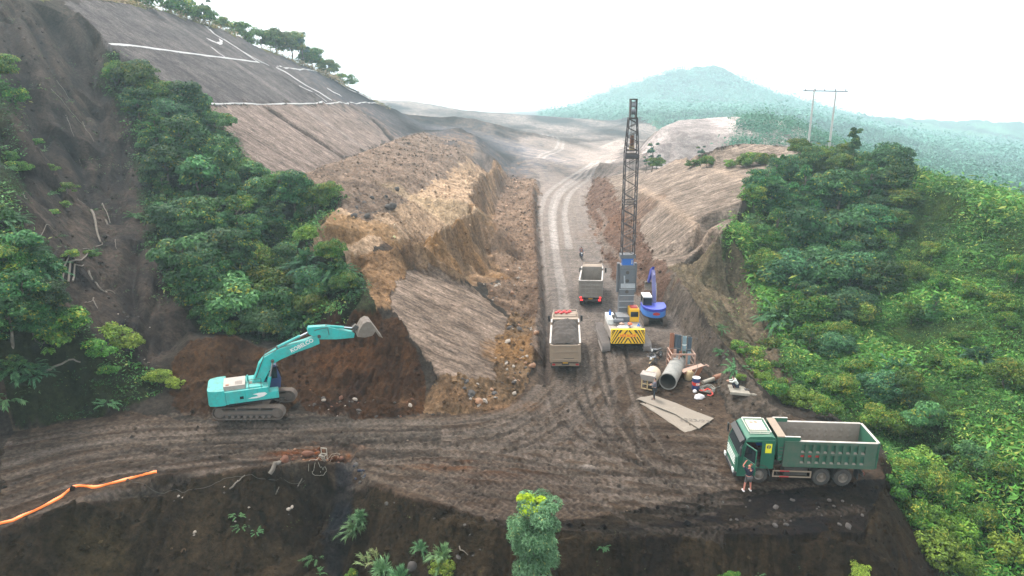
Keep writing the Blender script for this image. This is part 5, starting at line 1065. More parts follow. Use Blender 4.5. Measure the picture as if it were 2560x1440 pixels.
for y in (-1.3, -.6): p.mat('chassis').tube((-.3,y,2.1),(-.3,y,2.5),.02).tube((.5,y,2.1),(.5,y,2.5),.02).tube((-.3,y,2.5),(.5,y,2.5),.02)
p.build('deck_fittings', UP)
cbn = B('drum_blue'); cbn.prism([(.35,1.2),(1.75,1.2),(1.85,1.9),(1.55,3.0),(.4,3.05),(.35,2.9)], .42, 1.38); cbn.mat('dusty_panel').prism([(.42,3.05),(1.5,3.0),(1.4,3.1),(.5,3.14)], .46, 1.34); cb_ = cbn.build('cab', UP, bevel=.04)
g = B('glass_dark'); g.bx(.5,1.6,.405,.43,2.0,2.85); g.hexa([(1.86,.5,1.95),(1.88,.5,1.95),(1.88,1.3,1.95),(1.86,1.3,1.95),(1.57,.5,2.9),(1.6,.5,2.9),(1.6,1.3,2.9),(1.57,1.3,2.9)]); g.build('cab_glass', cb_)
# boom, arm and bucket drawn in the swing plane from the photograph's outline, then given their thickness
PO = Vector((XR.location.x, XR.location.y, XR.location.z)); pd = Vector((math.cos(YAW), math.sin(YAW), 0)); pn_ = Vector((-math.sin(YAW), math.cos(YAW), 0))
def bp_(px, py, off=0):                              # picture point to (along, up) in that plane
    d = Vector(ray(px, py)); o_ = PO + pn_ * off; t_ = (o_ - CO).dot(pn_) / d.dot(pn_); p_ = CO + d * t_ - PO; return (p_.dot(pd), p_.z)
def outline(pp, off=0): return [bp_(*q, off) for q in pp]
b = B('turquoise_paint')
b.prism(outline([(631,985),(628,960),(640,930),(646,908),(660,890),(690,872),(720,862),(760,850),(790,838),(797,842),(798,856),(780,864),(740,878),(700,896),(685,905),(672,925),(655,960),(644,978)]), -.33, .33); bo = b.build('boom', UP, bevel=.03)
st = B('turquoise_paint'); st.prism(outline([(767,824),(770,816),(815,813),(830,818),(880,828),(886,832),(884,842),(840,846),(800,846),(788,840),(772,834)]), -.24, .24); so = st.build('arm', UP, bevel=.025)
def cyl(name, a0, a1, r, y, parent, frac=.6, mat='turquoise_paint'):
    e = MB().mat(mat); p0 = Vector((a0[0], y, a0[1])); p1 = Vector((a1[0], y, a1[1])); m_ = p0.lerp(p1, frac); e.tube(p0, m_, r, 12); e.mat('chrome').tube(m_, p1, r*.5, 10); e.mat('chassis'); e.lathe([(.001,y-.09),(r*.95,y-.09),(r*.95,y+.09),(.001,y+.09)], (p0.x,0,p0.z), 'y', 10); e.lathe([(.001,y-.09),(r*.8,y-.09),(r*.8,y+.09),(.001,y+.09)], (p1.x,0,p1.z), 'y', 10); return e.build(name, parent)
cyl('boom_cylinder', bp_(664,992), bp_(681,898), .12, -.47, UP); cyl('boom_cylinder', bp_(664,992), bp_(681,898), .12, .47, UP)
cyl('arm_cylinder', bp_(694,868), bp_(772,830), .12, 0, UP, .72); cyl('bucket_cylinder', bp_(815,815), bp_(884,820), .1, 0, UP, .65)
e = B('chassis')
e.path([(bp_(640,940)[0], -.36, bp_(640,940)[1]), (bp_(660,890)[0], -.36, bp_(660,890)[1]+.12), (bp_(720,860)[0], -.2, bp_(720,860)[1]+.1), (bp_(765,838)[0], -.1, bp_(765,838)[1]+.1)], .03); e.path([(bp_(640,930)[0], .2, bp_(640,930)[1]), (bp_(665,885)[0], .2, bp_(665,885)[1]+.15), (bp_(730,854)[0], .1, bp_(730,854)[1]+.1)], .03)
e.path([(bp_(765,838)[0],-.1,bp_(765,838)[1]), (bp_(790,822)[0],-.25,bp_(790,822)[1]), (bp_(818,816)[0],-.26,bp_(818,816)[1]), (bp_(822,835)[0],-.26,bp_(822,835)[1])], .025)
for q_ in ((797,838),(681,898),(636,972)): e.lathe([(.001,-.38),(.12,-.38),(.12,.38),(.001,.38)], (bp_(*q_)[0],0,bp_(*q_)[1]), 'y', 12)
e.build('hydraulic_hoses', UP); e = B('chassis'); e.prism(outline([(880,828),(888,818),(903,820),(906,826),(890,824),(884,834)]), -.12, .12); e.build('bucket_link', UP)
k = B('bucket_steel'); bk = bp_(915, 822)
ox, oz = bk; prof = [(-.75,-.30),(-.62,.12),(-.3,.62),(.0,.78),(.28,.7),(.55,.25),(.95,-.42),(.85,-.48)]
arcs = [(x, z) for x, z in prof]
inner = [(x*.88+.03, z*.86-.05) for x, z in prof[1:-2]]
shell = [(ox+x, oz+z) for x, z in prof] + [(ox+x, oz+z) for x, z in [(.78,-.42),(.48,.17),(.24,.58),(.0,.66),(-.24,.52),(-.52,.08),(-.63,-.28)]]
k.prism(shell, -.72, .72)
side_ = [(ox+x, oz+z) for x, z in [(-.75,-.30),(-.62,.12),(-.3,.62),(.0,.78),(.28,.7),(.55,.25),(.6,-.0),(.35,-.34),(-.2,-.42)]]
for s in (-1, 1): k.prism(side_, s*.70, s*.74)
for j in range(5): k.prism([(ox+.88,oz-.35),(ox+1.12,oz-.66),(ox+.84,oz-.5)], -.66+j*.3, -.54+j*.3)
k.mat('chassis').prism([(ox-.5,oz+.25),(ox-.75,oz+.45),(ox-1.0,oz+.25),(ox-.85,oz-.0)], -.2, .2); k.build('bucket', UP, bevel=.015)
m0 = bp_(738, 868); m1 = bp_(770, 852)
an = math.atan2(m1[1]-m0[1], m1[0]-m0[0]); 
lettering('lettering', 'KOBELCO', .40, 'white_paint', bo, frame(((m0[0]+m1[0])/2, -.345, (m0[1]+m1[1])/2), (math.cos(an),0,math.sin(an)), (-math.sin(an),0,math.cos(an))), .006, .012, .95)

# ------------------------------------------------------------------ crawler pile rig with its lattice mast
gc = G(1567, 880); CR = empty('crawler_crane', (gc.x, gc.y + 3.0, 0.02), (0, 0, R(90))); tag(CR, 'tracked pile driving crane with striped counterweight and tall lattice mast', 'crane')
CR.location.z = zg(gc.x, gc.y+3)
for s in (-1, 1): crawler(CR, -2.5, 2.6, s*1.85, .72, .45, pitch=.24, mat='shoe_steel')
q = B('chassis'); q.bx(-1.4,1.4,-1.5,1.5,.45,.95); q.lathe([(.001,.95),(1.0,.95),(1.0,1.2),(.001,1.2)], (0,0,0), 'z', 24); q.build('undercarriage', CR)
hb = B('dusty_panel'); hb.bx(-2.9, 1.3, -1.5, 1.5, 1.2, 1.95); hb.mat('white_paint').bx(-.9,1.25,.75,1.5,1.95,2.5); hb.mat('crane_steel').bx(-2.2,1.3,-.45,.5,1.95,2.15); hb.bx(-.6,.9,-.55,.6,2.0,2.6); hb.tube((-1.0,.1,2.35),(-1.0,1.0,2.35),.22,14); hb.mat('tyre_rubber').lathe([(.12,-.1),(.3,-.1),(.3,.1),(.12,.1)], (-.5,.95,2.5), 'y', 16); hb.build('machine_house', CR, bevel=.03)
cwt = B('sign_yellow'); cwt.hexa([(-3.35,-1.5,1.0),(-2.9,-1.5,1.0),(-2.9,1.5,1.0),(-3.35,1.5,1.0),(-3.2,-1.5,2.28),(-2.9,-1.5,2.28),(-2.9,1.5,2.28),(-3.2,1.5,2.28)]); cwo = cwt.build('counterweight', CR, bevel=.02)
def cwp(y, z, o=.006): return (-3.35 + .15*(z-1.0)/1.28 - o, y, z)
sb = B('stripe_black')
def stripe(y0, z0, y1, z1, w=.055):
    d = math.hypot(y1-y0, z1-z0); ny, nz = -(z1-z0)/d*w, (y1-y0)/d*w; z_ = [z0-nz, z1-nz, z1+nz, z0+nz]; y_ = [y0-ny, y1-ny, y1+ny, y0+ny]
    pts_ = [cwp(max(-1.48, min(1.48, a_)), max(1.03, min(2.26, b_))) for a_, b_ in zip(y_, z_)]; pts2 = [Vector(p_) + Vector((-.004, 0, 0)) for p_ in pts_]; sb.hexa(list(map(Vector, pts_)) + pts2)
for s in (-1, 1):
    for k in range(6):
        y0 = s*(.62+k*.26); z0 = 1.03; z1 = 2.25; y1 = y0 - s*.75
        a0 = min(1.55, abs(y0)); 
        if abs(y1) < .5 : y1 = s*.0 + (y0 - s*.3)*1; z1 = 1.62; y1 = y0 - s*.36
        if abs(y0) > 1.55: f = (abs(y0)-1.55)/.75; z0 = 1.03+f*1.22; y0 = s*1.55
        stripe(y0, z0, y1, z1)
    for k in range(2): stripe(s*(.30+.26*k)*1.0, 1.03, s*.02, 1.5+.0*k) if k == 0 else stripe(s*.34, 1.85, s*.06, 2.2)
    stripe(s*1.3, 2.25, s*1.55, 1.85); stripe(s*.75, 1.95, s*.55, 2.24)
sb.build('hazard_stripes', cwo)
lettering('lettering', 'HITACHI', .36, 'orange_red', cwo, frame(cwp(0, 1.72, .02), (0, -1, 0), (.117, 0, 1)), .004, .01, 1.0)
cy = B('cab_yellow'); cy.bx(-.1, 1.35, -1.52, -.62, 1.95, 3.2); cyo = cy.build('cab', CR, bevel=.05)
g = B('glass_dark'); g.bx(-.112, -.1, -1.42, -.72, 2.45, 2.95); g.bx(.1,1.2,-1.53,-1.515,2.4,3.0); g.bx(1.345,1.36,-1.42,-.72,2.2,3.05); g.build('cab_glass', cyo)
g = B('red_paint'); g.bx(.2,1.0,-1.4,-.75,3.2,3.28); g.build('cab_roof_mat', cyo)
it = [('blue_plastic','bottle',(.35,1.15,2.5),.14,.5),('blue_plastic','bottle',(-1.9,-1.15,1.95),.15,.45)]
for k, (mm_, nm, p_, r_, h_) in enumerate(it):
    e = B(mm_); e.lathe([(.001,0),(r_,0),(r_,h_*.6),(r_*.45,h_*.78),(r_*.4,h_),(.001,h_)], p_, 'z', 14); o = e.build('water_bottle', None, smooth=True); o.matrix_world = CR.matrix_world if False else Matrix.Translation(CR.location) @ Matrix.Rotation(R(90), 4, 'Z')
    tag(o, ['blue water bottle on the pale box at the left of the crane deck', 'blue water bottle beside the yellow cab on the crane deck'][k], 'bottle', 'water bottles on the crane deck')
for mm_, lab, p_, d_, cat in [('white_sack','crumpled white sack lying on the crane deck',(-2.35,.35,2.2),(.55,1.0,.2),'sack'),('straw','olive net bundle lying on the crane deck beside the cab',(-2.35,-.95,2.1),(.5,.7,.24),'bundle'),('orange_red','orange jacket heaped on the crane deck behind the mast',(-1.7,-.4,2.3),(.4,.4,.2),'jacket'),('pink_rust','pink cloth bag on the crane deck behind the mast',(-1.7,.35,2.3),(.4,.5,.18),'bag'),('white_paint','white sheet laid over the edge of the crane deck',(-2.75,.15,2.05),(.35,1.0,.1),'sheet')]:
    bm = bmesh.new(); bmesh.ops.create_icosphere(bm, subdivisions=3, radius=1)
    for v in bm.verts: c = v.co.copy(); n_ = float(fbm(np.array([c.x*2.2+p_[0]*7]), np.array([c.y*2.2+c.z]), 3, 70)[0]); v.co = Vector((c.x*d_[0]/2, c.y*d_[1]/2, max(c.z, -.3)*d_[2]/2*1.5)) * (1+.35*n_)
    me = bpy.data.meshes.new('x'); bm.to_mesh(me); bm.free(); me.materials.append(MT[mm_]); o = bpy.data.objects.new(lab.split()[1] + '_' + cat if cat in ('bundle',) else {'sack':'sack','bundle':'net_bundle','jacket':'jacket','bag':'cloth_bag','sheet':'sheet'}[cat], me); COL.objects.link(o); tag(o, lab, cat)
    o.matrix_world = Matrix.Translation(CR.location) @ Matrix.Rotation(R(90), 4, 'Z') @ Matrix.Translation(p_)
    for pp_ in me.polygons: pp_.use_smooth = True
# mast: lower box leader, upper lattice.  local x = away from camera, y = picture left
mx = 1.55; MH = 22.0 - CR.location.z
ms = B('crane_steel'); ms.bx(mx-.45, mx+.45, -.68, .68, 2.0, 7.1)
ms.mat('light_steel')
for z in (2.5,3.0,3.6,4.15,4.75): ms.bx(mx-.5, mx-.45, -.72, .72, z, z+.06)
ms.bx(mx-.55, mx-.45, -.72, .6, 4.9, 5.35); ms.tube((mx-.5,.25,5.3),(mx-.5,.3,6.1),.07)
ms.mat('chassis')
for z in (4.55, 5.6, 6.4): ms.lathe([(.001,mx-.46),(.17,mx-.46),(.17,mx-.44)], (0,0,z), 'x', 14)
ms.mat('crane_steel'); ms.bx(mx-.1,mx+.35,.68,.92,4.4,7.2); ms.bx(mx-.1,mx+.35,-.92,-.68,4.4,7.2); ms.mat('stripe_black').bx(mx-.456,mx-.45,-.66,.66,6.72,6.74)
ms_o = ms.build('leader', CR, bevel=.02)
e = B('blue_plastic'); e.bx(mx-.42,mx+.3,-.5,.5,7.1,7.75); e.mat('light_steel').bx(mx-.43,mx-.4,-.42,-.32,7.2,7.6); e.mat('crane_steel').bx(mx-.5,mx+.5,-.7,.7,7.75,8.1); wh_o = e.build('winch_head', CR)
la = B('lattice_steel')
def hw(z): return .56 if z < 17.4 else .56 - (z-17.4)/(MH-17.4)*.30
def lat(z0, z1, nb):
    for k in range(nb):
        a0, a1 = z0+(z1-z0)*k/nb, z0+(z1-z0)*(k+1)/nb; w0, w1 = hw(a0), hw(a1)
        for s in (-1, 1):
            la.tube((mx+s*w0*.9, w0*(1 if k%2 else -1), a0), (mx+s*w1*.9, w1*(-1 if k%2 else 1), a1), .035, 5)
            la.tube((mx+w0*.9*(1 if k%2 else -1), s*w0, a0), (mx+w1*.9*(-1 if k%2 else 1), s*w1, a1), .035, 5)
for s in (-1, 1):
    for t_ in (-1, 1):
        zz = [8.1, 12.9, 17.4, MH-1.6]
        for a0, a1 in zip(zz[:-1], zz[1:]): la.tube((mx+s*hw(a0)*.9, t_*hw(a0), a0), (mx+s*hw(a1)*.9, t_*hw(a1), a1), .06, 6)
lat(8.1, 12.8, 8); lat(13.1, 16.9, 6); lat(17.6, MH-1.7, 7)
for z in (12.8, 13.1, 16.9, 17.25, 17.6, MH-1.7):
    w0 = hw(z)
    for s in (-1, 1): la.tube((mx-w0*.9, s*w0, z), (mx+w0*.9, s*w0, z), .05, 6); la.tube((mx+s*w0*.9, -w0, z), (mx+s*w0*.9, w0, z), .05, 6)
la.bx(mx-.6,mx+.6,-.62,.62,16.95,17.2)
la_o = la.build('lattice_mast', CR)
hd = B('chassis')
for y in (-.27, .27): hd.bx(mx-.4, mx+.4, y-.03, y+.03, MH-1.7, MH)
hd.bx(mx-.4,mx+.4,-.3,.3,MH-.12,MH); hd.bx(mx-.4,mx+.4,-.3,.3,MH-1.75,MH-1.6)
for z in (MH-1.1, MH-.5): hd.mat('light_steel').lathe([(.001,-.2),(.3,-.2),(.24,-.05),(.24,.05),(.3,.2),(.001,.2)], (mx,0,z), 'y', 16)
hd_o = hd.build('sheave_head', CR)
cbs = B('chassis')
for y in (-.14,-.05,.06,.15): cbs.tube((mx-.3,y*.8,MH-1.0),(mx-.35,y*1.4,7.9),.016,4)
cbs.tube((mx+.3,.05,MH-.5),(mx+.4,.2,7.5),.016,4); cbs_o = cbs.build('hoist_cables', CR)
MASTP = [ms_o, la_o, hd_o, cbs_o, wh_o]
for o_m in MASTP: o_m.rotation_euler.x = R(-.4); o_m.location.y = -.5
hk = B('rust'); hk.bx(mx-.25,mx+.1,-.13,.17,18.0,18.9); hk.mat('straw').bx(mx-.2,mx+.1,-.22,.24,17.6,18.0); hk = hk.build('hook_block', CR, bevel=.04); hk.rotation_euler.x = R(-.4); hk.location.y = -.5

# ------------------------------------------------------------------ blue excavator seen from behind
gb_ = G(1640, 815); BR = empty('excavator', (gb_.x, gb_.y+1.6, zg(gb_.x, gb_.y+1.6)), (0, 0, R(88))); tag(BR, 'small blue excavator seen from behind beside the crane', 'excavator')
for s in (-1, 1): crawler(BR, -1.4, 1.4, s*.95, .48, .34, pitch=.16)
q = B('chassis'); q.bx(-.7,.7,-.75,.75,.35,.75); q.lathe([(.001,.7),(.6,.7),(.6,.85),(.001,.85)], (0,0,0), 'z', 20); q.build('undercarriage', BR)
arc = [(-1.75*math.cos(a_)*1.0, 1.2*math.sin(a_)) for a_ in np.linspace(R(-80), R(80), 15)]
q = B('blue_body'); q.prism([(x*.95-.1,y) for x,y in arc] + [(1.0,1.2),(1.0,-1.2)], .85, 1.45, 'z'); q.mat('blue_top').prism([(x*.95-.12,y*1.01) for x,y in arc] + [(.9,1.21),(.9,-1.21)], 1.46, 1.78, 'z'); q.build('body_shell', BR, bevel=.05)
q = B('red_paint'); q.lathe([(.001,0),(.36,0),(.36,.03),(.001,.03)], (0,0,0), 'x', 20); q.build('badge', BR, M_=Matrix.Translation((-1.80,.0,1.3)) @ Matrix.Diagonal((1,1,.42,1)))
q = B('white_paint'); q.bx(-.35,1.3,.25,1.15,2.55,2.68); q.mat('black_plastic').bx(-.35,1.3,.27,1.13,1.6,1.85)
for x in (-.3,1.22):
    for y in (.3,1.1): q.tube((x,y,1.6),(x,y,2.6),.05,6)
qc = q.build('cab', BR, bevel=.04); g = B('glass_dark'); g.bx(-.33,1.25,.32,1.08,1.86,2.54); g.build('cab_glass', qc)
PO = BR.location.copy(); 
q = B('purple_boom'); bpr = [(.4,1.3),(.9,3.0),(1.6,4.3),(2.2,4.9),(2.5,4.7),(2.1,4.0),(1.4,2.8),(1.0,1.3)]; q.prism(bpr, -.32, .02); q.build('boom', BR, bevel=.03)
q = B('blue_top'); q.prism([(2.2,5.2),(2.6,4.6),(4.6,2.8),(4.9,3.0),(3.6,4.6)], -.27, -.03); q.build('arm', BR, bevel=.02)
q = B('chrome'); q.tube((.9,.0-.38,1.4),(1.7,-.38,3.6),.06); q.mat('purple_boom').tube((1.5,-.15,4.4),(2.9,-.15,4.9),.08); q.build('boom_cylinder', BR)
q = B('bucket_steel'); q.prism([(4.5,3.0),(5.1,2.9),(5.3,2.3),(4.9,1.9),(4.5,2.0),(4.8,2.3),(4.9,2.6),(4.6,2.75)], -.5, .2); q.build('bucket', BR)
# ------------------------------------------------------------------ things lying about the work site
def on(px, py, dz=0): g = G(px, py); return Vector((g.x, g.y, g.z + dz))
def lump(name, mat, loc, dims, seed, label, cat, rough=.35, rz=0, sub=3, group=None, flat=-.4):
    bm = bmesh.new(); bmesh.ops.create_icosphere(bm, subdivisions=sub, radius=1); vs = np.array([v.co[:] for v in bm.verts])
    n = fbm(vs[:,0]*1.3+seed*3.1, vs[:,1]*1.3+vs[:,2]*1.7, 3, seed) + .5*fbm(vs[:,0]*3+seed, vs[:,2]*3+vs[:,1]*2, 2, seed+5)
    for v, k in zip(bm.verts, n): v.co = Vector((v.co.x*dims[0]/2, v.co.y*dims[1]/2, max(v.co.z, flat)*dims[2]/2)) * (1 + rough*float(k))
    me = bpy.data.meshes.new(name); bm.to_mesh(me); bm.free(); me.materials.append(MT[mat])
    if sub > 2:
        for p in me.polygons: p.use_smooth = True
    o = bpy.data.objects.new(name, me); COL.objects.link(o); o.location = loc; o.rotation_euler.z = rz
    return tag(o, label, cat, group)
# large coated steel pipe
A_, B_ = on(1669, 975), on(1701, 915); d = (B_ - A_); d.z = 0; a = math.atan2(d.y, d.x); o = empty('steel_pipe', A_ + Vector((0, .1, 0)), (0, 0, a)); tag(o, 'large cement-coated steel pipe lying with its dark open end toward the road', 'pipe')
o.location.z = (A_.z + B_.z) / 2 + .02; LN = 4.9; r = .66
q = B('cement_pipe'); q.lathe([(r-.05,0),(r,0),(r,LN),(r-.05,LN),(r-.05,0)], (0,0,r), 'x', 36); q.build('pipe_shell', o, smooth=True)
q = B('chassis'); q.lathe([(r-.06,.01),(r-.06,LN-.01)], (0,0,r), 'x', 36); q.build('pipe_lining', o, smooth=True)
q = B('cement_pipe'); q.lathe([(r,LN-.12),(r+.05,LN-.1),(r+.05,LN),(r,LN)], (0,0,r), 'x', 36); q.lathe([(r,0),(r+.03,0),(r+.03,.1),(r,.12)], (0,0,r), 'x', 36); q.build('end_ring', o, smooth=True)
# mixer drum
g = on(1620, 975); o = empty('concrete_mixer', g, (0, 0, R(62))); tag(o, 'beige concrete mixer drum with an open hopper left of the large pipe', 'concrete mixer')
q = B('beige_drum'); q.lathe([(.001,1.25),(.42,1.22),(.58,1.0),(.6,.2),(.52,-.1),(.5,-.12)], (.35,0,.95), 'x', 26); q.build('drum', o, smooth=True)
q = B('dusty_panel'); q.hexa([(-.25,-.5,.85),(.25,-.45,.75),(.25,.45,.75),(-.25,.5,.85),(-.35,-.6,1.35),(.22,-.55,1.5),(.22,.55,1.5),(-.35,.6,1.35)]); q.mat('chassis').hexa([(-.24,-.42,1.30),(.18,-.40,1.41),(.18,.40,1.41),(-.24,.42,1.30),(-.26,-.44,1.37),(.18,-.42,1.49),(.18,.42,1.49),(-.26,.44,1.37)]); q.build('hopper', o)
q = B('straw')
for y in (-.45, .0, .45): q.bx(-.3,-.22,y-.04,y+.04,.15,.9)
q.bx(-.3,-.22,-.5,.5,.15,.22); q.bx(-.3,-.22,-.5,.5,.55,.62); q.mat('chassis').bx(-.2,1.5,-.4,-.3,.3,.42); q.bx(-.2,1.5,.3,.4,.3,.42); q.build('frame', o)
for s in (-1, 1): q = B('tyre_rubber'); q.lathe([(.08,s*.5-.07),(.26,s*.5-.07),(.26,s*.5+.07),(.08,s*.5+.07)], (1.0,0,.26), 'y', 20); q.build('wheel', o, smooth=True)
# rack of pipes
g = on(1700, 925); o = empty('pipe_rack', g, (0, 0, R(0))); tag(o, 'pinkish rusty angle-iron rack holding upright pipes', 'rack'); RK = o
rw, rd_, rh = .95, .8, 1.75; q = B('pink_rust')
for x in (-rw, rw):
    for y in (-rd_, rd_): q.bx(x-.05,x+.05,y-.05,y+.05,0,rh)
for y in (-rd_, rd_):
    for z in (.75, rh-.05): q.bx(-rw,rw,y-.045,y+.045,z-.06,z+.06)
    for x in (-.35, .28): q.bx(x-.06,x+.06,y-.05,y+.05,0,rh)
for x in (-rw, rw):
    for z in (.2,.75,1.25,rh-.05): q.bx(x-.04,x+.04,-rd_,rd_,z-.04,z+.04)
q.bx(-rw,rw,-rd_,rd_,.02,.08); q.build('rack_frame', o)
q = B('cable_grey'); q.path([(-.9,.3,1.8),(-.5,0,2.0),(0,-.3,1.95),(.6,-.1,1.9),(.95,.2,1.8)], .02); q.path([(-.6,.6,2.7),(-.1,.5,2.95),(.4,.6,2.8),(.8,.5,2.9)], .02); q.build('wire', o)
pl = [(-.72,.35,.19,3.0,'rust','rusty red brown pipe at the left end of the rack'),(-.38,.45,.17,2.85,'pipe_blue','dark blue grey pipe next to the rusty one in the rack'),(-.02,.5,.18,2.8,'pipe_blue','dark greenish pipe in the middle of the rack'),(.33,.3,.17,2.75,'pipe_pale','blue grey pipe with a pale band near its top in the rack'),(.70,.4,.18,2.65,'pipe_blue','dark pipe at the right end of the rack'),
      (-.6,-.4,.12,1.9,'pink_rust','short tan pipe leaning in the front of the rack'),(-.1,-.3,.13,1.7,'rust','short reddish pipe standing in the front of the rack'),(.55,-.35,.14,1.65,'pipe_pale','short pale blue pipe standing in the front of the rack'),(.2,-.1,.12,1.6,'green_dusty','short green pipe behind the rack bars')]
for x, y, r_, h_, m_, lb in pl:
    e = B(m_); e.lathe([(r_-.03,0),(r_,0),(r_,h_),(r_-.03,h_),(r_-.03,0)], (0,0,0), 'z', 20)
    if m_ == 'pipe_pale' and h_ > 2: e.mat('white_paint').lathe([(r_+.005,h_-.75),(r_+.01,h_-.74),(r_+.01,h_-.66),(r_+.005,h_-.65)], (0,0,0), 'z', 20)
    p_ = e.build('pipe', None, smooth=True); p_.location = g + Vector((x, y, .08)); p_.rotation_euler = (R(-3), R(random.uniform(-2, 2)), 0); tag(p_, lb, 'pipe', 'pipes in the rusty rack')
# red brown steel hopper and the rest
g = on(1736, 950); o = empty('steel_hopper', g, (0, 0, R(18))); o.scale = (.95, .9, .62); tag(o, 'tilted red brown steel hopper lying beside the pipe rack', 'hopper')
q = B('rust'); q.mat('pink_rust').hexa([(-1.0,.2,1.0),(1.05,.3,1.45),(1.0,.75,1.5),(-1.0,.7,1.05),(-1.05,.15,1.18),(1.05,.22,1.68),(1.05,.82,1.7),(-1.05,.75,1.22)]); q.mat('rust').hexa([(-.1,.1,.05),(.35,.1,.05),(.35,.6,.05),(-.1,.6,.05),(-.98,.2,1.02),(1.0,.3,1.46),(.98,.7,1.48),(-.98,.68,1.05)]); q.build('hopper_body', o, bevel=.02)
q = B('pink_rust'); q.bx(.9,1.5,.4,.5,1.5,1.6); q.bx(1.4,1.5,.2,.7,1.42,1.6); q.build('hinge_bar', o)
lump('straw_heap', 'straw', on(1722, 948, .25), (.8,.7,1.5), 5, 'heap of torn straw bags in front of the red hopper', 'heap', .5)
q = B('wood_old'); q.path([(0,0,.1),(.4,.1,.8),(.5,.2,1.3)], .03); p_ = q.build('stick', None); p_.location = on(1728, 950); tag(p_, 'pale stick leaning in the straw bags', 'stick')
g = on(1739, 985); g = on(1739, 972); o = empty('oil_drum', g); tag(o, 'blue steel drum with a red band and white lid', 'drum')
q = B('drum_blue'); q.lathe([(.001,0),(.3,0),(.3,.32),(.31,.33),(.3,.34),(.3,.62),(.31,.63),(.3,.64),(.3,.95)], (0,0,0), 'z', 28); q.mat('drum_red').lathe([(.304,.36),(.306,.37),(.306,.6),(.304,.61)], (0,0,0), 'z', 28); q.build('drum_body', o, smooth=True)
q = B('white_paint'); q.lathe([(.3,.93),(.31,.96),(.29,.97),(.27,.95),(.001,.95)], (0,0,0), 'z', 28); q.build('lid', o, smooth=True)
lettering('lettering', 'CIP', .2, 'white_paint', o, frame((.06, -.312, .485), (1,0,0), (0,0,1)), .008, .012, 1)
# rusty tube and timber behind the drum
q = B('wood_old'); q.tube((0,0,.18),(1.0,.5,.3),.17,14); q.mat('rust').tube((1.0,.5,.34),(1.9,.95,.4),.24,14); p_ = q.build('rusted_tube', None, smooth=True); p_.location = on(1757, 962); tag(p_, 'short rusty tube lying on the berm foot behind the drum', 'tube')
q = B('cable_grey'); rng = random.Random(2)
for k in range(6):
    c0 = Vector((rng.uniform(-.1,.1), rng.uniform(-.1,.1), .06+k*.04)); r_ = rng.uniform(.38,.6); q.path([c0 + Vector((math.cos(t_)*r_, math.sin(t_)*r_*1.1, .05*math.sin(3*t_+k))) for t_ in np.linspace(0, 6.283, 22)], .03, 5)
q.path([(.5,.3,.1),(1.1,.6,.12),(1.9,.9,.3),(2.4,1.0,.5)], .03, 5); p_ = q.build('hose_coil', None); p_.location = on(1768, 978); tag(p_, 'coil of grey green hose beside the blue drum', 'hose')
q = B('drum_red'); q.path([(-.5,.1,.15),(-.2,-.1,.2),(.1,.1,.3),(.3,-.1,.2),(.35,-.5,.1),(.1,-.75,.08),(-.1,-.6,.08)], [.05,.09,.05,.1,.05,.04,.04], 6); p_ = q.build('red_hose', None); p_.location = on(1766, 982); tag(p_, 'tangled red hose lying in the grey hose coil', 'hose')
lump('white_sack', 'white_sack', on(1748, 996, .1), (.75,.6,.4), 8, 'small white sack lying in front of the drum', 'sack', .3)
lump('white_sack', 'white_sack', on(1737, 981, .08), (.35,.3,.3), 9, 'tiny pinkish white bag at the foot of the drum', 'bag', .3)
# plates
def slab(name, pp, th, mat, label, cat, lift=.06, seed=1):
    W_ = [G(*q_) for q_ in pp]; bm = bmesh.new(); pts_ = []
    for a_, b_ in zip(W_, W_[1:] + W_[:1]):
        for k in range(4): p_ = a_.lerp(b_, k/4); pts_.append(p_)
    c = sum(pts_, Vector()) / len(pts_); o_ = []
    for ring in range(6):
        f = ring/5; row = []
        for p_ in pts_: u = c.lerp(p_, f); row.append(Vector((u.x-c.x, u.y-c.y, max(zg(u.x,u.y), -.2) - c.z + lift + .06*float(fbm(np.array([u.x*.9+seed]), np.array([u.y*.9]), 2, 66)[0]))))
        o_.append(row)
    top = [[bm.verts.new(p_) for p_ in row] for row in o_]; bot = [[bm.verts.new(p_ - Vector((0,0,th))) for p_ in row] for row in o_]; n = len(pts_)
    for S_ in (top, bot):
        for r0, r1 in zip(S_[:-1], S_[1:]):
            for k in range(n):
                try: bm.faces.new((r0[k], r0[(k+1)%n], r1[(k+1)%n], r1[k]))
                except ValueError: pass
    for k in range(n): bm.faces.new((top[-1][k], top[-1][(k+1)%n], bot[-1][(k+1)%n], bot[-1][k]))
    bmesh.ops.remove_doubles(bm, verts=bm.verts, dist=.0005); bmesh.ops.recalc_face_normals(bm, faces=bm.faces)
    me = bpy.data.meshes.new(name); bm.to_mesh(me); bm.free(); me.materials.append(MT[mat]); o = bpy.data.objects.new(name, me); COL.objects.link(o); o.location = c; return tag(o, label, cat)
slab('steel_plate', [(1600,1010),(1645,1012),(1700,1040),(1745,1072),(1712,1081),(1660,1047)], .03, 'plate_dust', 'lower muddy steel plate, mostly covered, on the ground behind the truck', 'steel plate', .06, 3)
SPL = slab('steel_plate', [(1590,1001),(1634,993),(1690,1013),(1784,1050),(1747,1076),(1690,1040),(1612,1010)], .03, 'plate_dust', 'large muddy steel plate on which the man in grey stands', 'steel plate', .15, 1)
t0, t1 = G(1712, 1054), G(1760, 1058); dx_ = (t1 - t0).normalized(); lettering('lettering', '1222/23', .55, 'chassis', SPL, frame(((t0+t1)/2 - SPL.location) + Vector((0, 0, .17)), (dx_.x, dx_.y, 0), (-dx_.y, dx_.x, 0)), .004, 0, 1.2)
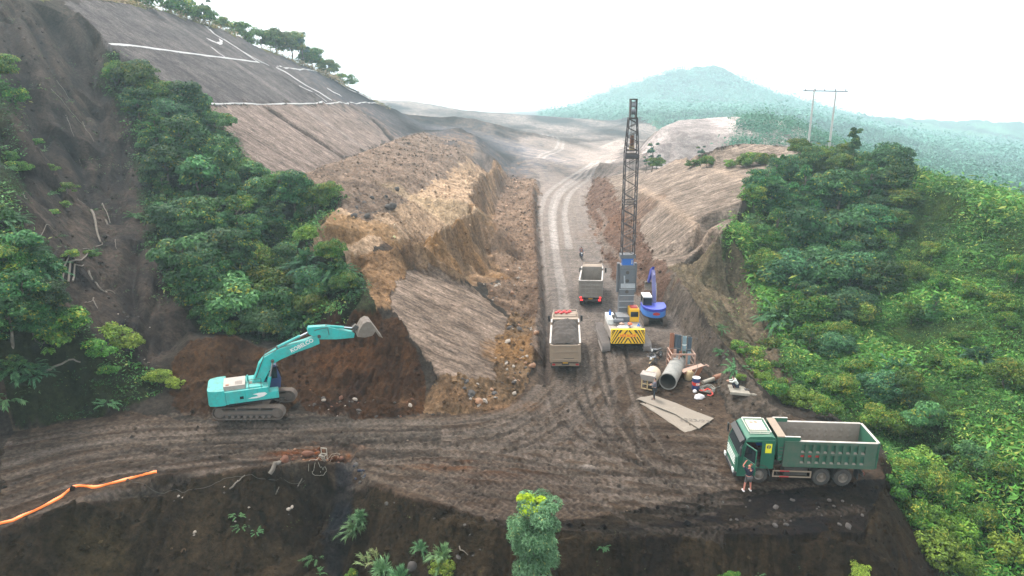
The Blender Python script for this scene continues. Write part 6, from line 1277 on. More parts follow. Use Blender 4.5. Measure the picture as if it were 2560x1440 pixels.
# pallet
g = on(1855, 985); o = empty('wooden_pallet', g + Vector((0,0,.25)), (R(2), R(3), R(-8))); tag(o, 'weathered plank platform on the roadside berm', 'pallet')
for k in range(5): q = B('wood_old'); q.bx(-.98,.98,-.62+k*.26,-.4+k*.26,.0+.01*(k%2),.05); q.build('plank', o)
for y in (-.6,0,.5):
    q = B('wood_old'); q.bx(-.96,.96,y-.06,y+.06,-.14,-.003); q.build('bearer', o)
PLT = o; q = B('black_plastic'); q.bx(.0,.14,-.15,.1,.05,.1); q.bx(.18,.3,-.2,.05,.05,.1); p_ = q.build('sandals', None); p_.location = g + Vector((.15,0,.26)); tag(p_, 'pair of black sandals on the plank platform', 'sandals')
# poles
o = empty('power_pole', (47.55, 111.7, zg(47.55, 111.7) - .2)); tag(o, 'pair of tall pale power poles joined by a crossbar on the ridge', 'power pole'); zb_ = o.location.z
for x, top in ((0, 23.5), (3.4, 23.1)): q = B('concrete_pale'); q.tube((x,0,-1.0),(x-.05*(x==0),0,top-zb_),.2,10,.11); q.build('pole', o, smooth=True)
q = B('crane_steel'); q.box((1.75,0,23.15-zb_),(7.0,.14,.16),(0,R(.9),0)); 
for x in (-1.4,.1,1.6,3.3,4.9): q.tube((x,0,23.2-zb_),(x,0,23.55-zb_),.07,8)
q.build('crossbar', o); q = B('cable_grey'); q.tube((3.3,0,15.5-zb_),(2.2,-.6,zg(49.8,111)-zb_),.04,5); q.build('stay', o)
# orange hose and cables on the brink
hp = [G(*q_) for q_ in [(5,1309),(60,1290),(110,1268),(150,1245),(172,1228),(190,1218),(215,1217),(240,1219),(270,1212),(310,1201),(350,1190),(392,1180)]]; hp = [hp[0] + Vector((-6,-2.2,-.1)), hp[0] + Vector((-3,-1.1,0))] + hp
cc = np.array([p_[:2] for p_ in hp]); cc = cr(cc, 6); q = B('hose_orange'); prev = None; bm = q.bm; rngw = random.Random(3)
for i, (x, y) in enumerate(cc):
    z = zg(x, y) + .03; wd = .07 + .035*math.sin(i*.5) + .02*rngw.random(); d_ = cc[min(i+1,len(cc)-1)] - cc[max(i-1,0)]; d_ = d_/np.linalg.norm(d_); n_ = Vector((-d_[1], d_[0], 0))
    z = max(zg(x+n_.x*k_, y+n_.y*k_) for k_ in (-.2,-.1,0,.1,.2)) + .06
    ring = [bm.verts.new(Vector((x,y,z)) + n_*wd*s + Vector((0,0,h_))) for s, h_ in ((-1,-.06),(-.8,.02),(-.2,.05),(.3,.02),(.8,.035),(1,-.06))]
    if prev: [q._f((prev[k], prev[(k+1)%6], ring[(k+1)%6], ring[k])) for k in range(6)]
    prev = ring
p_ = q.build('orange_ribbon', None); tag(p_, 'long bright orange fabric ribbon laid along the road edge', 'ribbon')
def draped(name, pp, r, mat, label, cat, lift=.03, n=6):
    c_ = cr(np.array([G(*q_)[:2] for q_ in pp]), n); q = B(mat); q.path([(x, y, zg(x, y)+lift) for x, y in c_], r, 5); o = q.build(name, None); return tag(o, label, cat)
draped('cable', [(330,1206),(420,1215),(470,1226),(520,1215),(580,1192),(640,1188),(700,1182),(760,1175)], .012, 'chassis', 'thin dark cable draped over the dark front slope', 'cable')
draped('cable', [(770,1162),(780,1150),(800,1155),(815,1163),(805,1172),(788,1172),(779,1163),(790,1152),(815,1150),(830,1145),(850,1138),(838,1132),(820,1148),(800,1166)], .014, 'wood_old', 'looped pale cable on the ground beside the small frame', 'cable')
g = on(808, 1146); o = empty('wooden_stool', g, (0, 0, R(-12))); o.scale = (.75,)*3; tag(o, 'small pale wooden seat frame standing at the brink', 'stool'); q = B('wood_old')
for x in (-.25,.25): q.bx(x-.03,x+.03,-.25,-.19,0,.5); q.bx(x-.03,x+.03,.19,.25,0,1.0); q.bx(x-.025,x+.025,-.2,.2,.42,.48)
q.bx(-.25,.25,-.25,-.19,.4,.5); q.bx(-.25,.25,.19,.25,.92,1.0); q.bx(-.25,.25,.19,.25,.4,.48); q.bx(-.28,.28,-.27,-.2,.0,.3); q.build('frame_bars', o)
# white concrete gutters on the cut slope
def gutter(pp, w_, label, name='drain_channel', cat='drain'):
    W_ = [PLs(*q_) for q_ in pp]; q = B('concrete_pale'); prev = None; pts_ = []
    for a_, b_ in zip(W_[:-1], W_[1:]):
        n = max(2, int(math.dist(a_[:2], b_[:2]) / 2.5))
        for k in range(n): pts_.append([a_[j]+(b_[j]-a_[j])*k/n for j in range(2)])
    pts_.append(list(W_[-1][:2])); c_ = np.array(pts_)
    for i, (x, y) in enumerate(c_):
        d_ = c_[min(i+1,len(c_)-1)] - c_[max(i-1,0)]; d_ = d_/np.linalg.norm(d_); nx_, ny_ = -d_[1]*w_, d_[0]*w_
        wv = 1 + .25*math.sin(i*1.7)
        L0 = Vector((x-nx_*wv, y-ny_*wv, zg(x-nx_*wv, y-ny_*wv))); R0 = Vector((x+nx_*wv, y+ny_*wv, zg(x+nx_*wv, y+ny_*wv)))
        ring = [q.bm.verts.new(p_) for p_ in (L0+Vector((0,0,-.2)), L0+Vector((0,0,.09)), L0.lerp(R0,.25)+Vector((0,0,.05)), L0.lerp(R0,.75)+Vector((0,0,.05)), R0+Vector((0,0,.09)), R0+Vector((0,0,-.2)))]
        if prev: [q._f((prev[k], prev[(k+1)%6], ring[(k+1)%6], ring[k])) for k in range(6)]
        prev = ring
    o = q.build(name, None); return tag(o, label, cat, 'white drains on the cut slope')
gutter([(274,110),(330,114),(450,131),(560,145),(648,156)], .15, 'thin white drain crossing the upper grey slope')
gutter([(694,168),(760,177),(820,188)], .15, 'short far drain near the upper crest of the grey slope')
gutter([(514,65),(535,85),(590,118),(648,157)], .34, 'broad white chute running down from the crest by the skyline trees')
gutter([(560,98),(600,125),(672,162)], .15, 'thin white chute just right of the broad upper chute')
gutter([(690,168),(740,200),(830,253)], .34, 'broad white chute in the lower middle of the grey slope')
gutter([(748,214),(780,233),(817,254)], .22, 'thin white chute just left of the lower broad chute')
gutter([(822,190),(870,220),(925,250)], .25, 'farthest white chute near the end of the grey slope')
gutter([(818,224),(835,234),(852,242)], .35, 'short white patch of chute above the long bench drain')
gutter([(514,261),(600,260),(700,260),(800,259),(952,258)], .11, 'long white bench drain between grey and tan slopes')
gutter([(519,98),(533,104),(546,110),(553,108),(552,100)], .3, 'hooked white mark left of the broad upper chute')
gutter([(528,118),(545,132),(562,143)], .15, 'faint white streak below the hooked mark')
# dead wood
def log(px0, px1, r0, r1, mid=None, label='', wig=.12, lift=.12, mat='bark_grey', name='fallen_log', cat='log', group='dead wood in the ravine'):
    pp = [px0] + ([mid] if mid else []) + [px1]; W_ = [G(*q_) for q_ in pp]; c_ = cr(np.array([w__[:2] for w__ in W_]), 5); rs = np.linspace(r0, r1, len(c_)); q = B(mat)
    q.path([(x+random.uniform(-wig,wig)*.4, y+random.uniform(-wig,wig), zg(x,y)+lift+rs[i]) for i, (x, y) in enumerate(c_)], list(rs), 7); o = q.build(name, None, smooth=True); return tag(o, label, cat, group)
LG = [((230,527),(250,606),.2,.13,None,'thick brown log pointing down the ravine'),((249,492),(273,543),.1,.06,None,'slim pale log above the thick brown one'),((166,679),(224,630),.13,.08,None,'grey log slanting over the pile at the ravine bend'),((150,664),(205,652),.1,.06,None,'thin log at the foot of the slanting grey log'),
      ((178,692),(212,668),.12,.07,None,'short log under the slanting grey log'),((208,624),(250,626),.06,.04,None,'thin horizontal branch above the log pile'),((240,620),(257,605),.1,.07,None,'bent root end beside the thick brown log'),((222,685),(288,733),.14,.07,(252,715),'crooked branch right of the log pile'),
      ((262,545),(274,557),.14,.12,None,'stubby broken trunk below the slim pale log'),((232,742),(241,770),.08,.05,None,'small pale stub low in the ravine'),((208,744),(232,747),.05,.04,None,'small stick lying across the lower ravine'),((115,957),(206,918),.14,.09,(160,940),'long log by the ravine mouth'),
      ((288,600),(292,622),.05,.03,None,'short upright stick right of the log pile'),((142,215),(176,247),.07,.03,None,'thin branch high in the ravine'),((135,262),(215,318),.08,.04,(175,288),'long branch lying high on the eroded bank'),((205,305),(235,350),.07,.03,None,'branch hanging below the long high branch'),
      ((170,320),(200,400),.06,.03,(180,345),'pale curved branch on the middle bank'),((55,483),(66,497),.08,.05,None,'short log on the dark bank'),((100,580),(140,572),.05,.03,None,'twig on the middle bank'),((365,880),(372,893),.06,.04,None,'stick at the ravine mouth beside the rubble'),
      ((195,495),(215,512),.04,.03,None,'twig above the thick brown log'),((110,690),(135,700),.04,.03,None,'twig by the near mound')]
for a0, b0, r0, r1, md, lb in LG: log(a0, b0, r0*.65, r1*.6, md, lb)
log((575,1232),(612,1182),.06,.03,None,'thin pale branch lying on the dark front slope', group='sticks on the front slope', lift=.05); log((676,1175),(703,1158),.14,.13,None,'short grey plank end left of the red rubble', group='sticks on the front slope', lift=.02)
log((740,1200),(751,1168),.05,.03,None,'short pale stick below the small wooden frame', group='sticks on the front slope', lift=.04); log((1148,1372),(1170,1395),.035,.02,None,'long straw stem right of the yellowing clump', group='sticks on the front slope', lift=.1); log((686,1218),(696,1205),.04,.03,None,'short white stick on the front slope', group='sticks on the front slope', lift=.04)
# rocks: three shapes, copied
RK_ = [lump('rock', 'rock', (0,0,-50), (1,.8,.7), s_, 'x', 'rock', .45, sub=2, flat=-1) for s_ in (3, 4, 6)]
def rocks(region, n, smin, smax, where, mats=('rock',), seed=1):
    rng = random.Random(seed); pg = poly(*region); lo = pg.min(0); hi_ = pg.max(0); k = 0; tries = 0
    while k < n and tries < n*30:
        tries += 1; x = rng.uniform(lo[0], hi_[0]); y = rng.uniform(lo[1], hi_[1])
        if not inpoly(np.array([x]), np.array([y]), pg)[0]: continue
        s_ = smin * (smax/smin)**(rng.random()**2.2); o = rng.choice(RK_).copy(); COL.objects.link(o); o.location = (x, y, zg(x,y)+s_*.12); o.scale = (s_, s_*rng.uniform(.7,1.2), s_*rng.uniform(.6,1)); o.rotation_euler = (rng.random()*.6, rng.random()*.6, rng.random()*6.28)
        m_ = rng.choice(mats)
        if m_ != 'rock': o.data = MATD.setdefault((o.data.name, m_), o.data.copy()) if (o.data.name, m_) in MATD else MATD.setdefault((o.data.name, m_), o.data.copy()); o.data.materials[0] = MT[m_]
        col_ = {'rock':'dark brown','pale_rock':'pale','orange_rock':'orange','red_dirt':'red brown','cloth_navy':'black'}[m_]
        sz = 'small' if s_ < smin*1.4 else 'larger'; tag(o, f'{sz} {col_} rock {where}', 'rock', f'{col_} rocks {where}'); k += 1
MATD = {}
# loose clods and gravel, far too many to count
def gravel():
    rg = np.random.default_rng(77); dens = np.zeros(GX.shape)
    for k_, v_ in dict(road=.5, mound=1.6, plateau=1.2, cut=1.2, pit=1.8, rubble=5, dig=3.2, heap=1.5, bank=1.6, slump=1.2, berm=2.0, shoulder=1.5, tip=4, front=6, rav=.8).items(): dens[M[k_]] = v_
    dens[M['road'] & (GR > 58)] = .12; dens[M['road'] & (GR > 95)] = 0; dens[(GR > 190) | (np.abs(np.arctan2(GX, GY)) > R(43))] = 0
    ar = (np.gradient(rr)[:, None] * rr[:, None] * np.gradient(az)[None].clip(0, .01)).ravel(); w_ = ar * dens; N = int(min(w_.sum(), 70000)); ids = rg.choice(len(w_), N, p=w_ / w_.sum())
    x = GX[ids] + rg.normal(size=N) * .1; y = GY[ids] + rg.normal(size=N) * .1; z = sample_z(x, y); s_ = (.032 + .15 * rg.random(N) ** 4) * (1 + GR[ids] / 130)
    o8 = np.array([(1,0,0),(0,1,0),(-1,0,0),(0,-1,0),(0,0,1),(0,0,-1)], float)
    V = o8[None] * (.6 + .7 * rg.random((N, 6, 1))) * s_[:, None, None] * np.array([1, 1, .8]); a_ = rg.random(N) * 6.28; ca, sa = np.cos(a_)[:, None], np.sin(a_)[:, None]
    V = np.stack([V[..., 0] * ca - V[..., 1] * sa + x[:, None], V[..., 0] * sa + V[..., 1] * ca + y[:, None], V[..., 2] + (z + s_ * .25)[:, None]], -1)
    f8 = np.array([(0,1,4),(1,2,4),(2,3,4),(3,0,4),(1,0,5),(2,1,5),(3,2,5),(0,3,5)]); Fq = (np.arange(N)[:, None, None] * 6 + f8[None]).reshape(-1, 3)
    c = C[ids] * (.6 + 1.0 * rg.random((N, 1)) ** 1.5) * np.where(rg.random((N, 1)) < .03, 2.4, 1); c = np.repeat(np.clip(c, .005, .6), 6, 0)
    me = mesh_np('gravel', V.reshape(-1, 3), Fq, np.concatenate([c, np.zeros((len(c), 1))], 1), smooth=False); me.materials.append(gm.materials[0])
    o = bpy.data.objects.new('gravel', me); COL.objects.link(o); tag(o, 'loose clods and gravel strewn over the dug soil', 'gravel', kind='stuff')
gravel()
rocks([(1245,830),(1300,800),(1345,850),(1340,920),(1290,990),(1200,1020),(1110,1015),(1090,940),(1230,950)], 62, .2, .7, 'in the rubble below the textured spur', ('rock','rock','pale_rock','orange_rock'), 1)
rocks([(1090,980),(1060,1040),(1180,1035),(1250,1000)], 10, .25, .6, 'at the corner of the spur by the road', ('rock','pale_rock'), 2)
rocks([(760,1000),(900,990),(1040,1000),(1040,1045),(780,1045)], 30, .15, .5, 'at the foot of the fresh dig', ('red_dirt','rock','pale_rock'), 3)
rocks([(1150,690),(1200,720),(1260,790),(1330,740),(1320,660),(1230,690)], 22, .25, .7, 'behind the textured spur', ('rock','pale_rock','orange_rock'), 4)
rocks([(820,560),(900,500),(1000,470),(1000,500),(900,560)], 14, .4, 1.0, 'on the slope of the spoil ridge', ('rock',), 5)
rocks([(700,1150),(720,1125),(800,1122),(880,1128),(870,1142),(760,1150)], 26, .12, .55, 'in the strip of red rubble by the road edge', ('red_dirt','orange_rock','red_dirt'), 6)
rocks([(870,1160),(900,1160),(920,1195),(900,1210),(885,1190)], 14, .15, .5, 'at the top of the dark gully', ('rock','cloth_navy'), 7)
rocks([(1700,1260),(2100,1240),(2180,1290),(2100,1340),(1750,1330)], 26, .12, .45, 'on the dark tipped soil near the truck', ('rock',), 8)
rocks([(960,1240),(1230,1330),(1200,1430),(950,1400)], 9, .12, .4, 'on the dark front slope', ('rock',), 9)
rocks([(400,1200),(700,1180),(760,1300),(500,1400)], 14, .1, .3, 'on the front slope below the road', ('rock','pale_rock'), 10)
rocks([(1700,990),(1830,1060),(1780,1090),(1650,1020)], 9, .1, .3, 'near the steel plates', ('rock','pale_rock'), 11)
rocks([(250,700),(400,780),(430,900),(350,900),(280,820)], 14, .15, .4, 'in the ravine bed', ('rock','pale_rock'), 12)
rocks([(1740,800),(1800,860),(1840,930),(1800,940),(1740,860)], 10, .15, .4, 'on the inner flank of the berm', ('rock',), 13)
for q_ in RK_: bpy.data.objects.remove(q_)
lump('boulder', 'red_dirt', on(712,1152,.05), (.5,.6,.6), 21, 'red brown boulder at the left end of the red rubble', 'boulder', .25); lump('boulder', 'red_dirt', on(770,1138,.05), (.75,.45,.45), 22, 'long red brown boulder in the middle of the red rubble', 'boulder', .25)
lump('boulder', 'rock', on(1030,1408,.1), (.6,.5,.6), 23, 'dark round boulder between the plants on the front slope', 'boulder', .2); lump('boulder', 'rock', on(975,520,.2), (1.5,1.2,1.1), 24, 'grey boulder below the spoil ridge', 'boulder', .3)
# ------------------------------------------------------------------ plants on the front slope
random.seed(21)
ft = crown(31, 1.4, 1.95, 40, 13000, .2, .05, (.035, .09, .045), (.11, .22, .13), tip=.02, hi=(.2,.26,.1), z0=3.1, shape='column', droop=0) + crown(32, .8, .6, 9, 2000, .2, .09, (.12, .25, .01), (.33, .48, .03), tip=0, z0=5.0, droop=0) + [ (v + np.array([.95, -.1, -1.3]), c) for v, c in crown(33, .3, .22, 3, 160, .18, .08, (.12, .25, .02), (.3, .45, .03), tip=0, z0=3.0)]
reg('front', 'young_tree', 'tree', 'x', leaf_mesh('crown', ft), trunk_mesh('trunk', 4.2, .1, 21, 6, .9)); a = D(1340, 1345, 33.4)
plant('front', a[0], a[1], 1.0, z=a[2]-3.05, label='young feathery tree with a lime green top in front of the slope', rz=R(40), group='plants on the front slope')
reg('droop', 'bamboo_grass', 'grass clump', 'x', leaf_mesh('crown', fronds(41, 34, 1.9, (.05, .12, .05), (.16, .3, .13), up=1.1, per=30, L_=.7, W_=.028, base=.1, spread=.2)), trunk_mesh('trunk', .5, .05, 22, 3, .3))
reg('plume', 'tall_grass', 'grass clump', 'x', leaf_mesh('crown', fronds(42, 10, 1.9, (.12, .16, .06), (.26, .32, .14), up=1.15, per=24, L_=.45, W_=.03, base=.06, spread=.2)), trunk_mesh('trunk', .4, .03, 23, 2, .2))
def fr(kind, px, py, s, label, dy=0): g = G(px, py); o = plant(kind, g.x, g.y, s, label=label, group='plants on the front slope'); return o
fr('droop', 888, 1330, .62, 'hanging clump of long green blades on the dark front slope'); fr('droop', 900, 1300, .42, 'narrow green blades just above the hanging clump')
fr('plume', 945, 1405, .75, 'pale grass plume left of the yellowing clump'); fr('plume', 920, 1412, .7, 'second pale grass plume near the bottom edge')
fr('droop', 1105, 1385, .6, 'spiky green clump over a yellowing base'); fr('yshrub', 1100, 1425, .6, 'yellowing bush under the spiky green clump'); fr('droop', 1052, 1365, .36, 'small drooping clump left of the spiky one')
fr('droop', 960, 1436, .7, 'broad bladed clump cut by the bottom edge'); fr('shrub', 880, 1425, .35, 'small round bush by the bottom edge'); fr('fern', 790, 1388, .6, 'small fern on the dark front slope'); fr('fern', 795, 1430, .4, 'tiny fern at the bottom edge'); fr('fern', 1508, 1368, .35, 'tiny green sprig right of the young tree')
fr('droop', 1000, 1438, .6, 'light green clump at the very bottom edge'); fr('fern', 592, 1285, .35, 'tiny sprig high on the front slope'); fr('fern', 602, 1310, .4, 'tiny fern on the middle front slope'); fr('fern', 640, 1330, .35, 'tiny yellowish sprig on the front slope'); fr('shrub', 1825, 1432, .4, 'small leafy bush at the foot of the tipped soil'); fr('fern', 1892, 1425, .5, 'pale fern at the foot of the tipped soil'); fr('yshrub', 2150, 1432, .6, 'yellow green bush under the tipped soil slope')
# ------------------------------------------------------------------ people
def skinned(name, V, E, mat, parent=None, sub=1, smooth=True):
    me = bpy.data.meshes.new(name); me.from_pydata([v[:3] for v in V], E, []); o = bpy.data.objects.new(name, me); COL.objects.link(o)
    sk = o.modifiers.new('s', 'SKIN'); sk.use_smooth_shade = True; me.skin_vertices[0].data
    for i, v in enumerate(V): r_ = v[3]; me.skin_vertices[0].data[i].radius = r_ if isinstance(r_, tuple) else (r_, r_); me.skin_vertices[0].data[i].use_root = (i == 0)
    ss = o.modifiers.new('u', 'SUBSURF'); ss.levels = sub; ss.render_levels = sub
    dg = bpy.context.evaluated_depsgraph_get(); m2 = bpy.data.meshes.new_from_object(o.evaluated_get(dg)); bpy.data.objects.remove(o); bpy.data.meshes.remove(me)
    m2.name = name; m2.materials.clear(); m2.materials.append(MT[mat]); n = bpy.data.objects.new(name, m2); COL.objects.link(n)
    if parent: n.parent = parent
    return n
def person(label, loc, rz, J, skin='skin', shirt='cloth_grey', pants='cloth_black', shoes='cloth_black', long_sleeve=True, shorts=False, hair=True, group=None):
    """J: joints in metres, x = to the person's right, y = ahead, z up.  keys pelvis chest neck head, l/r: shoulder elbow hand hip knee foot"""
    root = empty('person', loc, (0, 0, rz)); tag(root, label, 'person', group); v = lambda k: Vector(J[k])
    V = []; E = []
    def add(p, r, par=None): V.append((p[0], p[1], p[2], r)); E.append((par, len(V)-1)) if par is not None else None; return len(V)-1
    pe = add(v('pelvis'), (.15,.11)); ch = add(v('chest'), (.17,.12), pe); nk = add(v('neck'), .055, ch); h0 = add(v('head') - Vector((0,0,.06)), .075, nk); add(v('head') + Vector((0,0,.05)), .085, h0)
    for s in 'lr':
        sh = add(v(s+'shoulder'), .06, ch); el = add(v(s+'elbow'), .043, sh); ha = add(v(s+'hand'), .03, el); d_ = (v(s+'hand') - v(s+'elbow')).normalized(); sd_ = d_.cross(Vector((0,1,.2))).normalized() if abs(d_.y) < .9 else d_.cross(Vector((0,0,1))).normalized(); cu_ = d_.cross(sd_)
        pm = add(v(s+'hand') + d_*.06, (.038,.02), ha)
        for f, ln in zip((-1.5,-.5,.5,1.5), (.062,.078,.072,.055)): b0 = add(v(s+'hand') + d_*.10 + sd_*f*.019, .0095, pm); m1 = add(v(s+'hand') + d_*(.10+ln*.55) + sd_*f*.021 + cu_*.014, .0085, b0); add(v(s+'hand') + d_*(.10+ln*.85) + sd_*f*.021 + cu_*.036, .0075, m1)
        t0_ = add(v(s+'hand') + d_*.05 + sd_*.042, .011, ha); add(v(s+'hand') + d_*.085 + sd_*.06 + cu_*.02, .009, t0_)
        hp_ = add(v(s+'hip'), .085, pe); kn = add(v(s+'knee'), .06, hp_); ft_ = add(v(s+'foot') + Vector((0,0,.08)), .04, kn); fd = Vector(J.get('toe', (0,.16,0))); add(v(s+'foot') + fd + Vector((0,0,.035)), .03, ft_)
    b_ = skinned('body', V, E, skin, root)
    hd_ = B(skin); hc = v('head'); f = Vector(J.get('face', (0,1,0))).normalized(); u = Vector((0,0,1)); r_ = f.cross(u)
    hd_.hexa([hc+f*.095-r_*.012-u*.03, hc+f*.12-r_*.01-u*.03, hc+f*.12+r_*.01-u*.03, hc+f*.095+r_*.012-u*.03, hc+f*.09-r_*.006+u*.02, hc+f*.098-r_*.005+u*.02, hc+f*.098+r_*.005+u*.02, hc+f*.09+r_*.006+u*.02])
    for s in (-1, 1): hd_.box(hc + r_*s*.09 - u*.01, (.02,.03,.05)); hd_.mat('hair').box(hc + r_*s*.035 + f*.093 + u*.02, (.022,.012,.01)); hd_.mat(skin)
    hd_.mat('seat_red').box(hc + f*.092 - u*.06, (.04,.012,.008)); hd_.build('face', root)
    def cloth(nm, ks, mt_, pad, extra=None):
        V.clear(); E.clear(); return None
    # shirt
    V2 = []; E2 = []
    def add2(p, r, par=None): V2.append((p[0],p[1],p[2],r)); E2.append((par, len(V2)-1)) if par is not None else None; return len(V2)-1
    a0 = add2(v('pelvis') + Vector((0,0,.03)), (.185,.145)); a1 = add2(v('chest'), (.20,.15), a0); add2(v('chest').lerp(v('neck'), .8), (.09,.08), a1)
    for s in 'lr':
        b0 = add2(v(s+'shoulder'), .085, a1); 
        if long_sleeve: c0 = add2(v(s+'elbow'), .06, b0); add2(v(s+'hand').lerp(v(s+'elbow'), .12), .042, c0)
        else: add2(v(s+'shoulder').lerp(v(s+'elbow'), .75), .072, b0)
    skinned('shirt', V2, E2, shirt, root)
    V2 = []; E2 = []; a0 = add2(v('pelvis') - Vector((0,0,.03)), (.175,.14))
    for s in 'lr':
        b0 = add2(v(s+'hip'), .105, a0); kp = v(s+'hip').lerp(v(s+'knee'), .85) if shorts else v(s+'knee'); c0 = add2(kp, .088 if shorts else .075, b0)
        if not shorts: add2(v(s+'foot').lerp(v(s+'knee'), .2), .055, c0)
    skinned('shorts' if shorts else 'trousers', V2, E2, pants, root)
    for s in 'lr':
        q = B(shoes); c = v(s+'foot'); fd = Vector(J.get('toe', (0,.16,0))).normalized(); q.box(c + fd*.06 + Vector((0,0,.04)), (.1,.27,.075), (0,0,math.atan2(fd.y, fd.x)-math.pi/2)); q.build('shoe', root, bevel=.02)
    if hair:
        bm = bmesh.new(); bmesh.ops.create_icosphere(bm, subdivisions=2, radius=.108); bmesh.ops.delete(bm, geom=[w__ for w__ in bm.verts if (w__.co.dot(Vector((f.x,f.y,0))) > .04 and w__.co.z < .05) or w__.co.z < -.05], context='VERTS')
        me = bpy.data.meshes.new('hair'); bm.to_mesh(me); bm.free(); me.materials.append(MT['hair']); h = bpy.data.objects.new('hair', me); COL.objects.link(h); h.parent = root; h.location = hc + Vector((0,0,.02))
        for p_ in me.polygons: p_.use_smooth = True
    return root
base = dict(pelvis=(0,0,.95), chest=(0,0,1.32), neck=(0,0,1.5), head=(0,.02,1.64), lhip=(-.1,0,.9), rhip=(.1,0,.9), lknee=(-.11,.02,.5), rknee=(.11,.02,.5), lfoot=(-.12,0,0), rfoot=(.12,0,0), lshoulder=(-.2,0,1.43), rshoulder=(.2,0,1.43), lelbow=(-.25,-.03,1.14), relbow=(.25,-.03,1.14), lhand=(-.24,.1,.92), rhand=(.24,.1,.92))
up_ = dict(base, lfoot=(-.22,0,0), rfoot=(.2,.02,0), lknee=(-.17,.03,.48), rknee=(.16,.03,.48), lelbow=(-.36,.1,1.62), lhand=(-.22,.12,1.83), relbow=(.42,.1,1.55), rhand=(.2,.1,1.66))
g = on(1868, 1228); person('man in a black T-shirt and shorts, hands raised to his head beside the green truck', g, R(5), up_, 'skin_flushed', 'cloth_navy', 'cloth_shorts', 'white_sack', False, True, False)
st_ = dict(base, lelbow=(-.24,.12,1.2), lhand=(-.08,.28,1.2), relbow=(.24,.12,1.2), rhand=(.08,.28,1.22))
g = on(1635, 1003); person('man in a grey jacket and black trousers standing on the large steel plate', g + Vector((0,0,.12)), R(75), st_, 'skin', 'cloth_grey', 'cloth_black')
sq = dict(pelvis=(0,-.1,.28), chest=(0,.08,.62), neck=(0,.18,.78), head=(0,.26,.90), lhip=(-.1,-.06,.28), rhip=(.1,-.06,.28), lknee=(-.16,.32,.5), rknee=(.16,.32,.5), lfoot=(-.14,.1,0), rfoot=(.14,.1,0), lshoulder=(-.19,.12,.72), rshoulder=(.19,.12,.72), lelbow=(-.22,.34,.58), relbow=(.22,.34,.58), lhand=(-.1,.58,.6), rhand=(.1,.58,.6), toe=(0,.16,0))
g = on(1838, 985); person('man in a white shirt squatting at the end of the plank platform', g + Vector((0,0,.32)), R(80), sq, 'skin', 'cloth_white', 'cloth_navy')
# ------------------------------------------------------------------ motorcycles.  y ahead
def motorcycle(label, loc, rz, mat='cloth_navy', tilt=0):
    o = empty('motorcycle', loc, (0, R(tilt), rz)); tag(o, label, 'motorcycle')
    for y in (-.62, .62):
        q = B('tyre_rubber'); q.lathe([(.22,-.05),(.29,-.04),(.3,0),(.29,.04),(.22,.05),(.22,-.05)], (0, y, .3), 'x', 22); w0 = q.build('wheel', o, smooth=True); q = B('chrome'); q.lathe([(.22,-.03),(.05,-.04),(.05,.04),(.22,.03)], (0, y, .3), 'x', 12); q.build('rim', w0)
    q = B('chassis'); q.path([(0,.62,.3),(0,.5,.65),(0,.42,.95)], .035); q.path([(0,.42,.9),(0,.1,.55),(0,-.25,.35),(0,-.62,.3)], .035); q.path([(0,.1,.6),(0,-.4,.68),(0,-.75,.72)], .03); q.bx(-.12,.12,-.15,.25,.25,.5); q.build('frame', o)
    q = B(mat); q.hexa([(-.08,.05,.6),(.08,.05,.6),(.06,.45,.72),(-.06,.45,.72),(-.13,.0,.78),(.13,.0,.78),(.1,.42,.92),(-.1,.42,.92)]); q.bx(-.05,.05,.3,.92,.6,.64); q.build('tank', o, bevel=.03)
    q = B('black_plastic'); q.bx(-.12,.12,-.75,.02,.72,.82); q.build('seat', o, bevel=.03); q = B('chrome'); q.path([(-.36,.3,1.02),(-.1,.42,1.0),(.1,.42,1.0),(.36,.3,1.02)], .02); q.tube((-.25,.35,1.02),(-.3,.35,1.2),.012,5); q.tube((.25,.35,1.02),(.3,.35,1.2),.012,5); q.bx(-.36,-.26,.34,.36,1.17,1.25); q.bx(.26,.36,.34,.36,1.17,1.25); q.build('handlebar', o)
    q = B('white_paint'); q.lathe([(.001,.56),(.09,.55),(.1,.48),(.001,.44)], (0,0,.88), 'y', 14); q.build('headlight', o, smooth=True); return o
g = on(1453, 647); mo = motorcycle('motorcycle ridden toward the camera on the haul road', g, R(182), 'drum_blue')
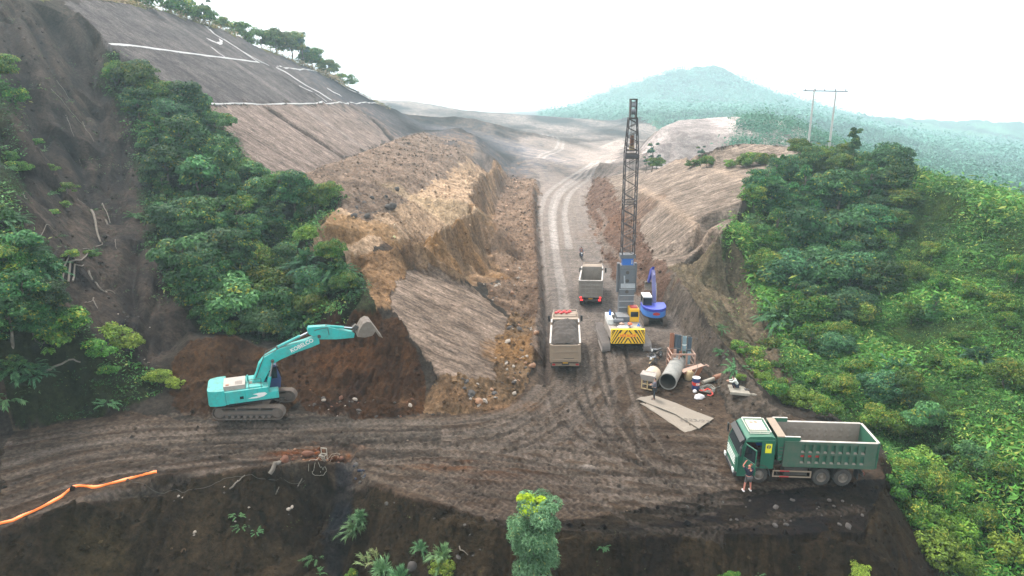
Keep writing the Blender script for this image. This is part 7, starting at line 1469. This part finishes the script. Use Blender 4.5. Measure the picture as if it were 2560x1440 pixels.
rd2 = dict(pelvis=(0,-.15,.9), chest=(0,-.05,1.25), neck=(0,0,1.42), head=(0,.03,1.56), lhip=(-.1,-.1,.88), rhip=(.1,-.1,.88), lknee=(-.2,.22,.72), rknee=(.2,.22,.72), lfoot=(-.17,.05,.3), rfoot=(.17,.05,.3), lshoulder=(-.18,-.02,1.36), rshoulder=(.18,-.02,1.36), lelbow=(-.28,.12,1.15), relbow=(.28,.12,1.15), lhand=(-.34,.27,1.04), rhand=(.34,.27,1.04))
person('rider in dark clothes driving the motorcycle on the haul road', g, R(182), rd2, 'skin', 'cloth_grey', 'cloth_black', group='two people on the motorcycle')
rd3 = {k: (v_[0], v_[1]-.32, v_[2]+.03) for k, v_ in rd2.items()}; rd3['lhand'] = (-.18,-.2,1.05); rd3['rhand'] = (.18,-.2,1.05)
person('passenger in a red top sitting behind the motorcycle rider', g, R(182), rd3, 'skin', 'seat_red', 'cloth_black', group='two people on the motorcycle')
motorcycle('parked motorcycle with yellow panels left of the pipe rack', on(1633, 917), R(150), 'straw', 6); motorcycle('parked black motorcycle behind the yellow one', on(1640, 897), R(130), 'cloth_black', 6)
# ------------------------------------------------------------------ air
me = bpy.data.meshes.new('haze'); bm = bmesh.new(); bmesh.ops.create_cube(bm, size=1)
lo = float(GZ.min()) - 1; hi = 125.0
for v in bm.verts: v.co = Vector((v.co.x * 3500, v.co.y * 3500, lo if v.co.z < 0 else hi))
bm.to_mesh(me); bm.free()
hz = bpy.data.objects.new('haze', me); COL.objects.link(hz); tag(hz, 'pale blue haze thickening over the far valley', 'haze', kind='stuff')
m = bpy.data.materials.new('haze_air'); m.use_nodes = True; t = m.node_tree; t.nodes.clear()
pv = t.nodes.new('ShaderNodeVolumePrincipled'); ou = t.nodes.new('ShaderNodeOutputMaterial')
pv.inputs['Color'].default_value = (.72, .93, 1, 1); pv.inputs['Density'].default_value = HAZE; pv.inputs['Anisotropy'].default_value = .2
t.links.new(pv.outputs[0], ou.inputs['Volume']); me.materials.append(m)
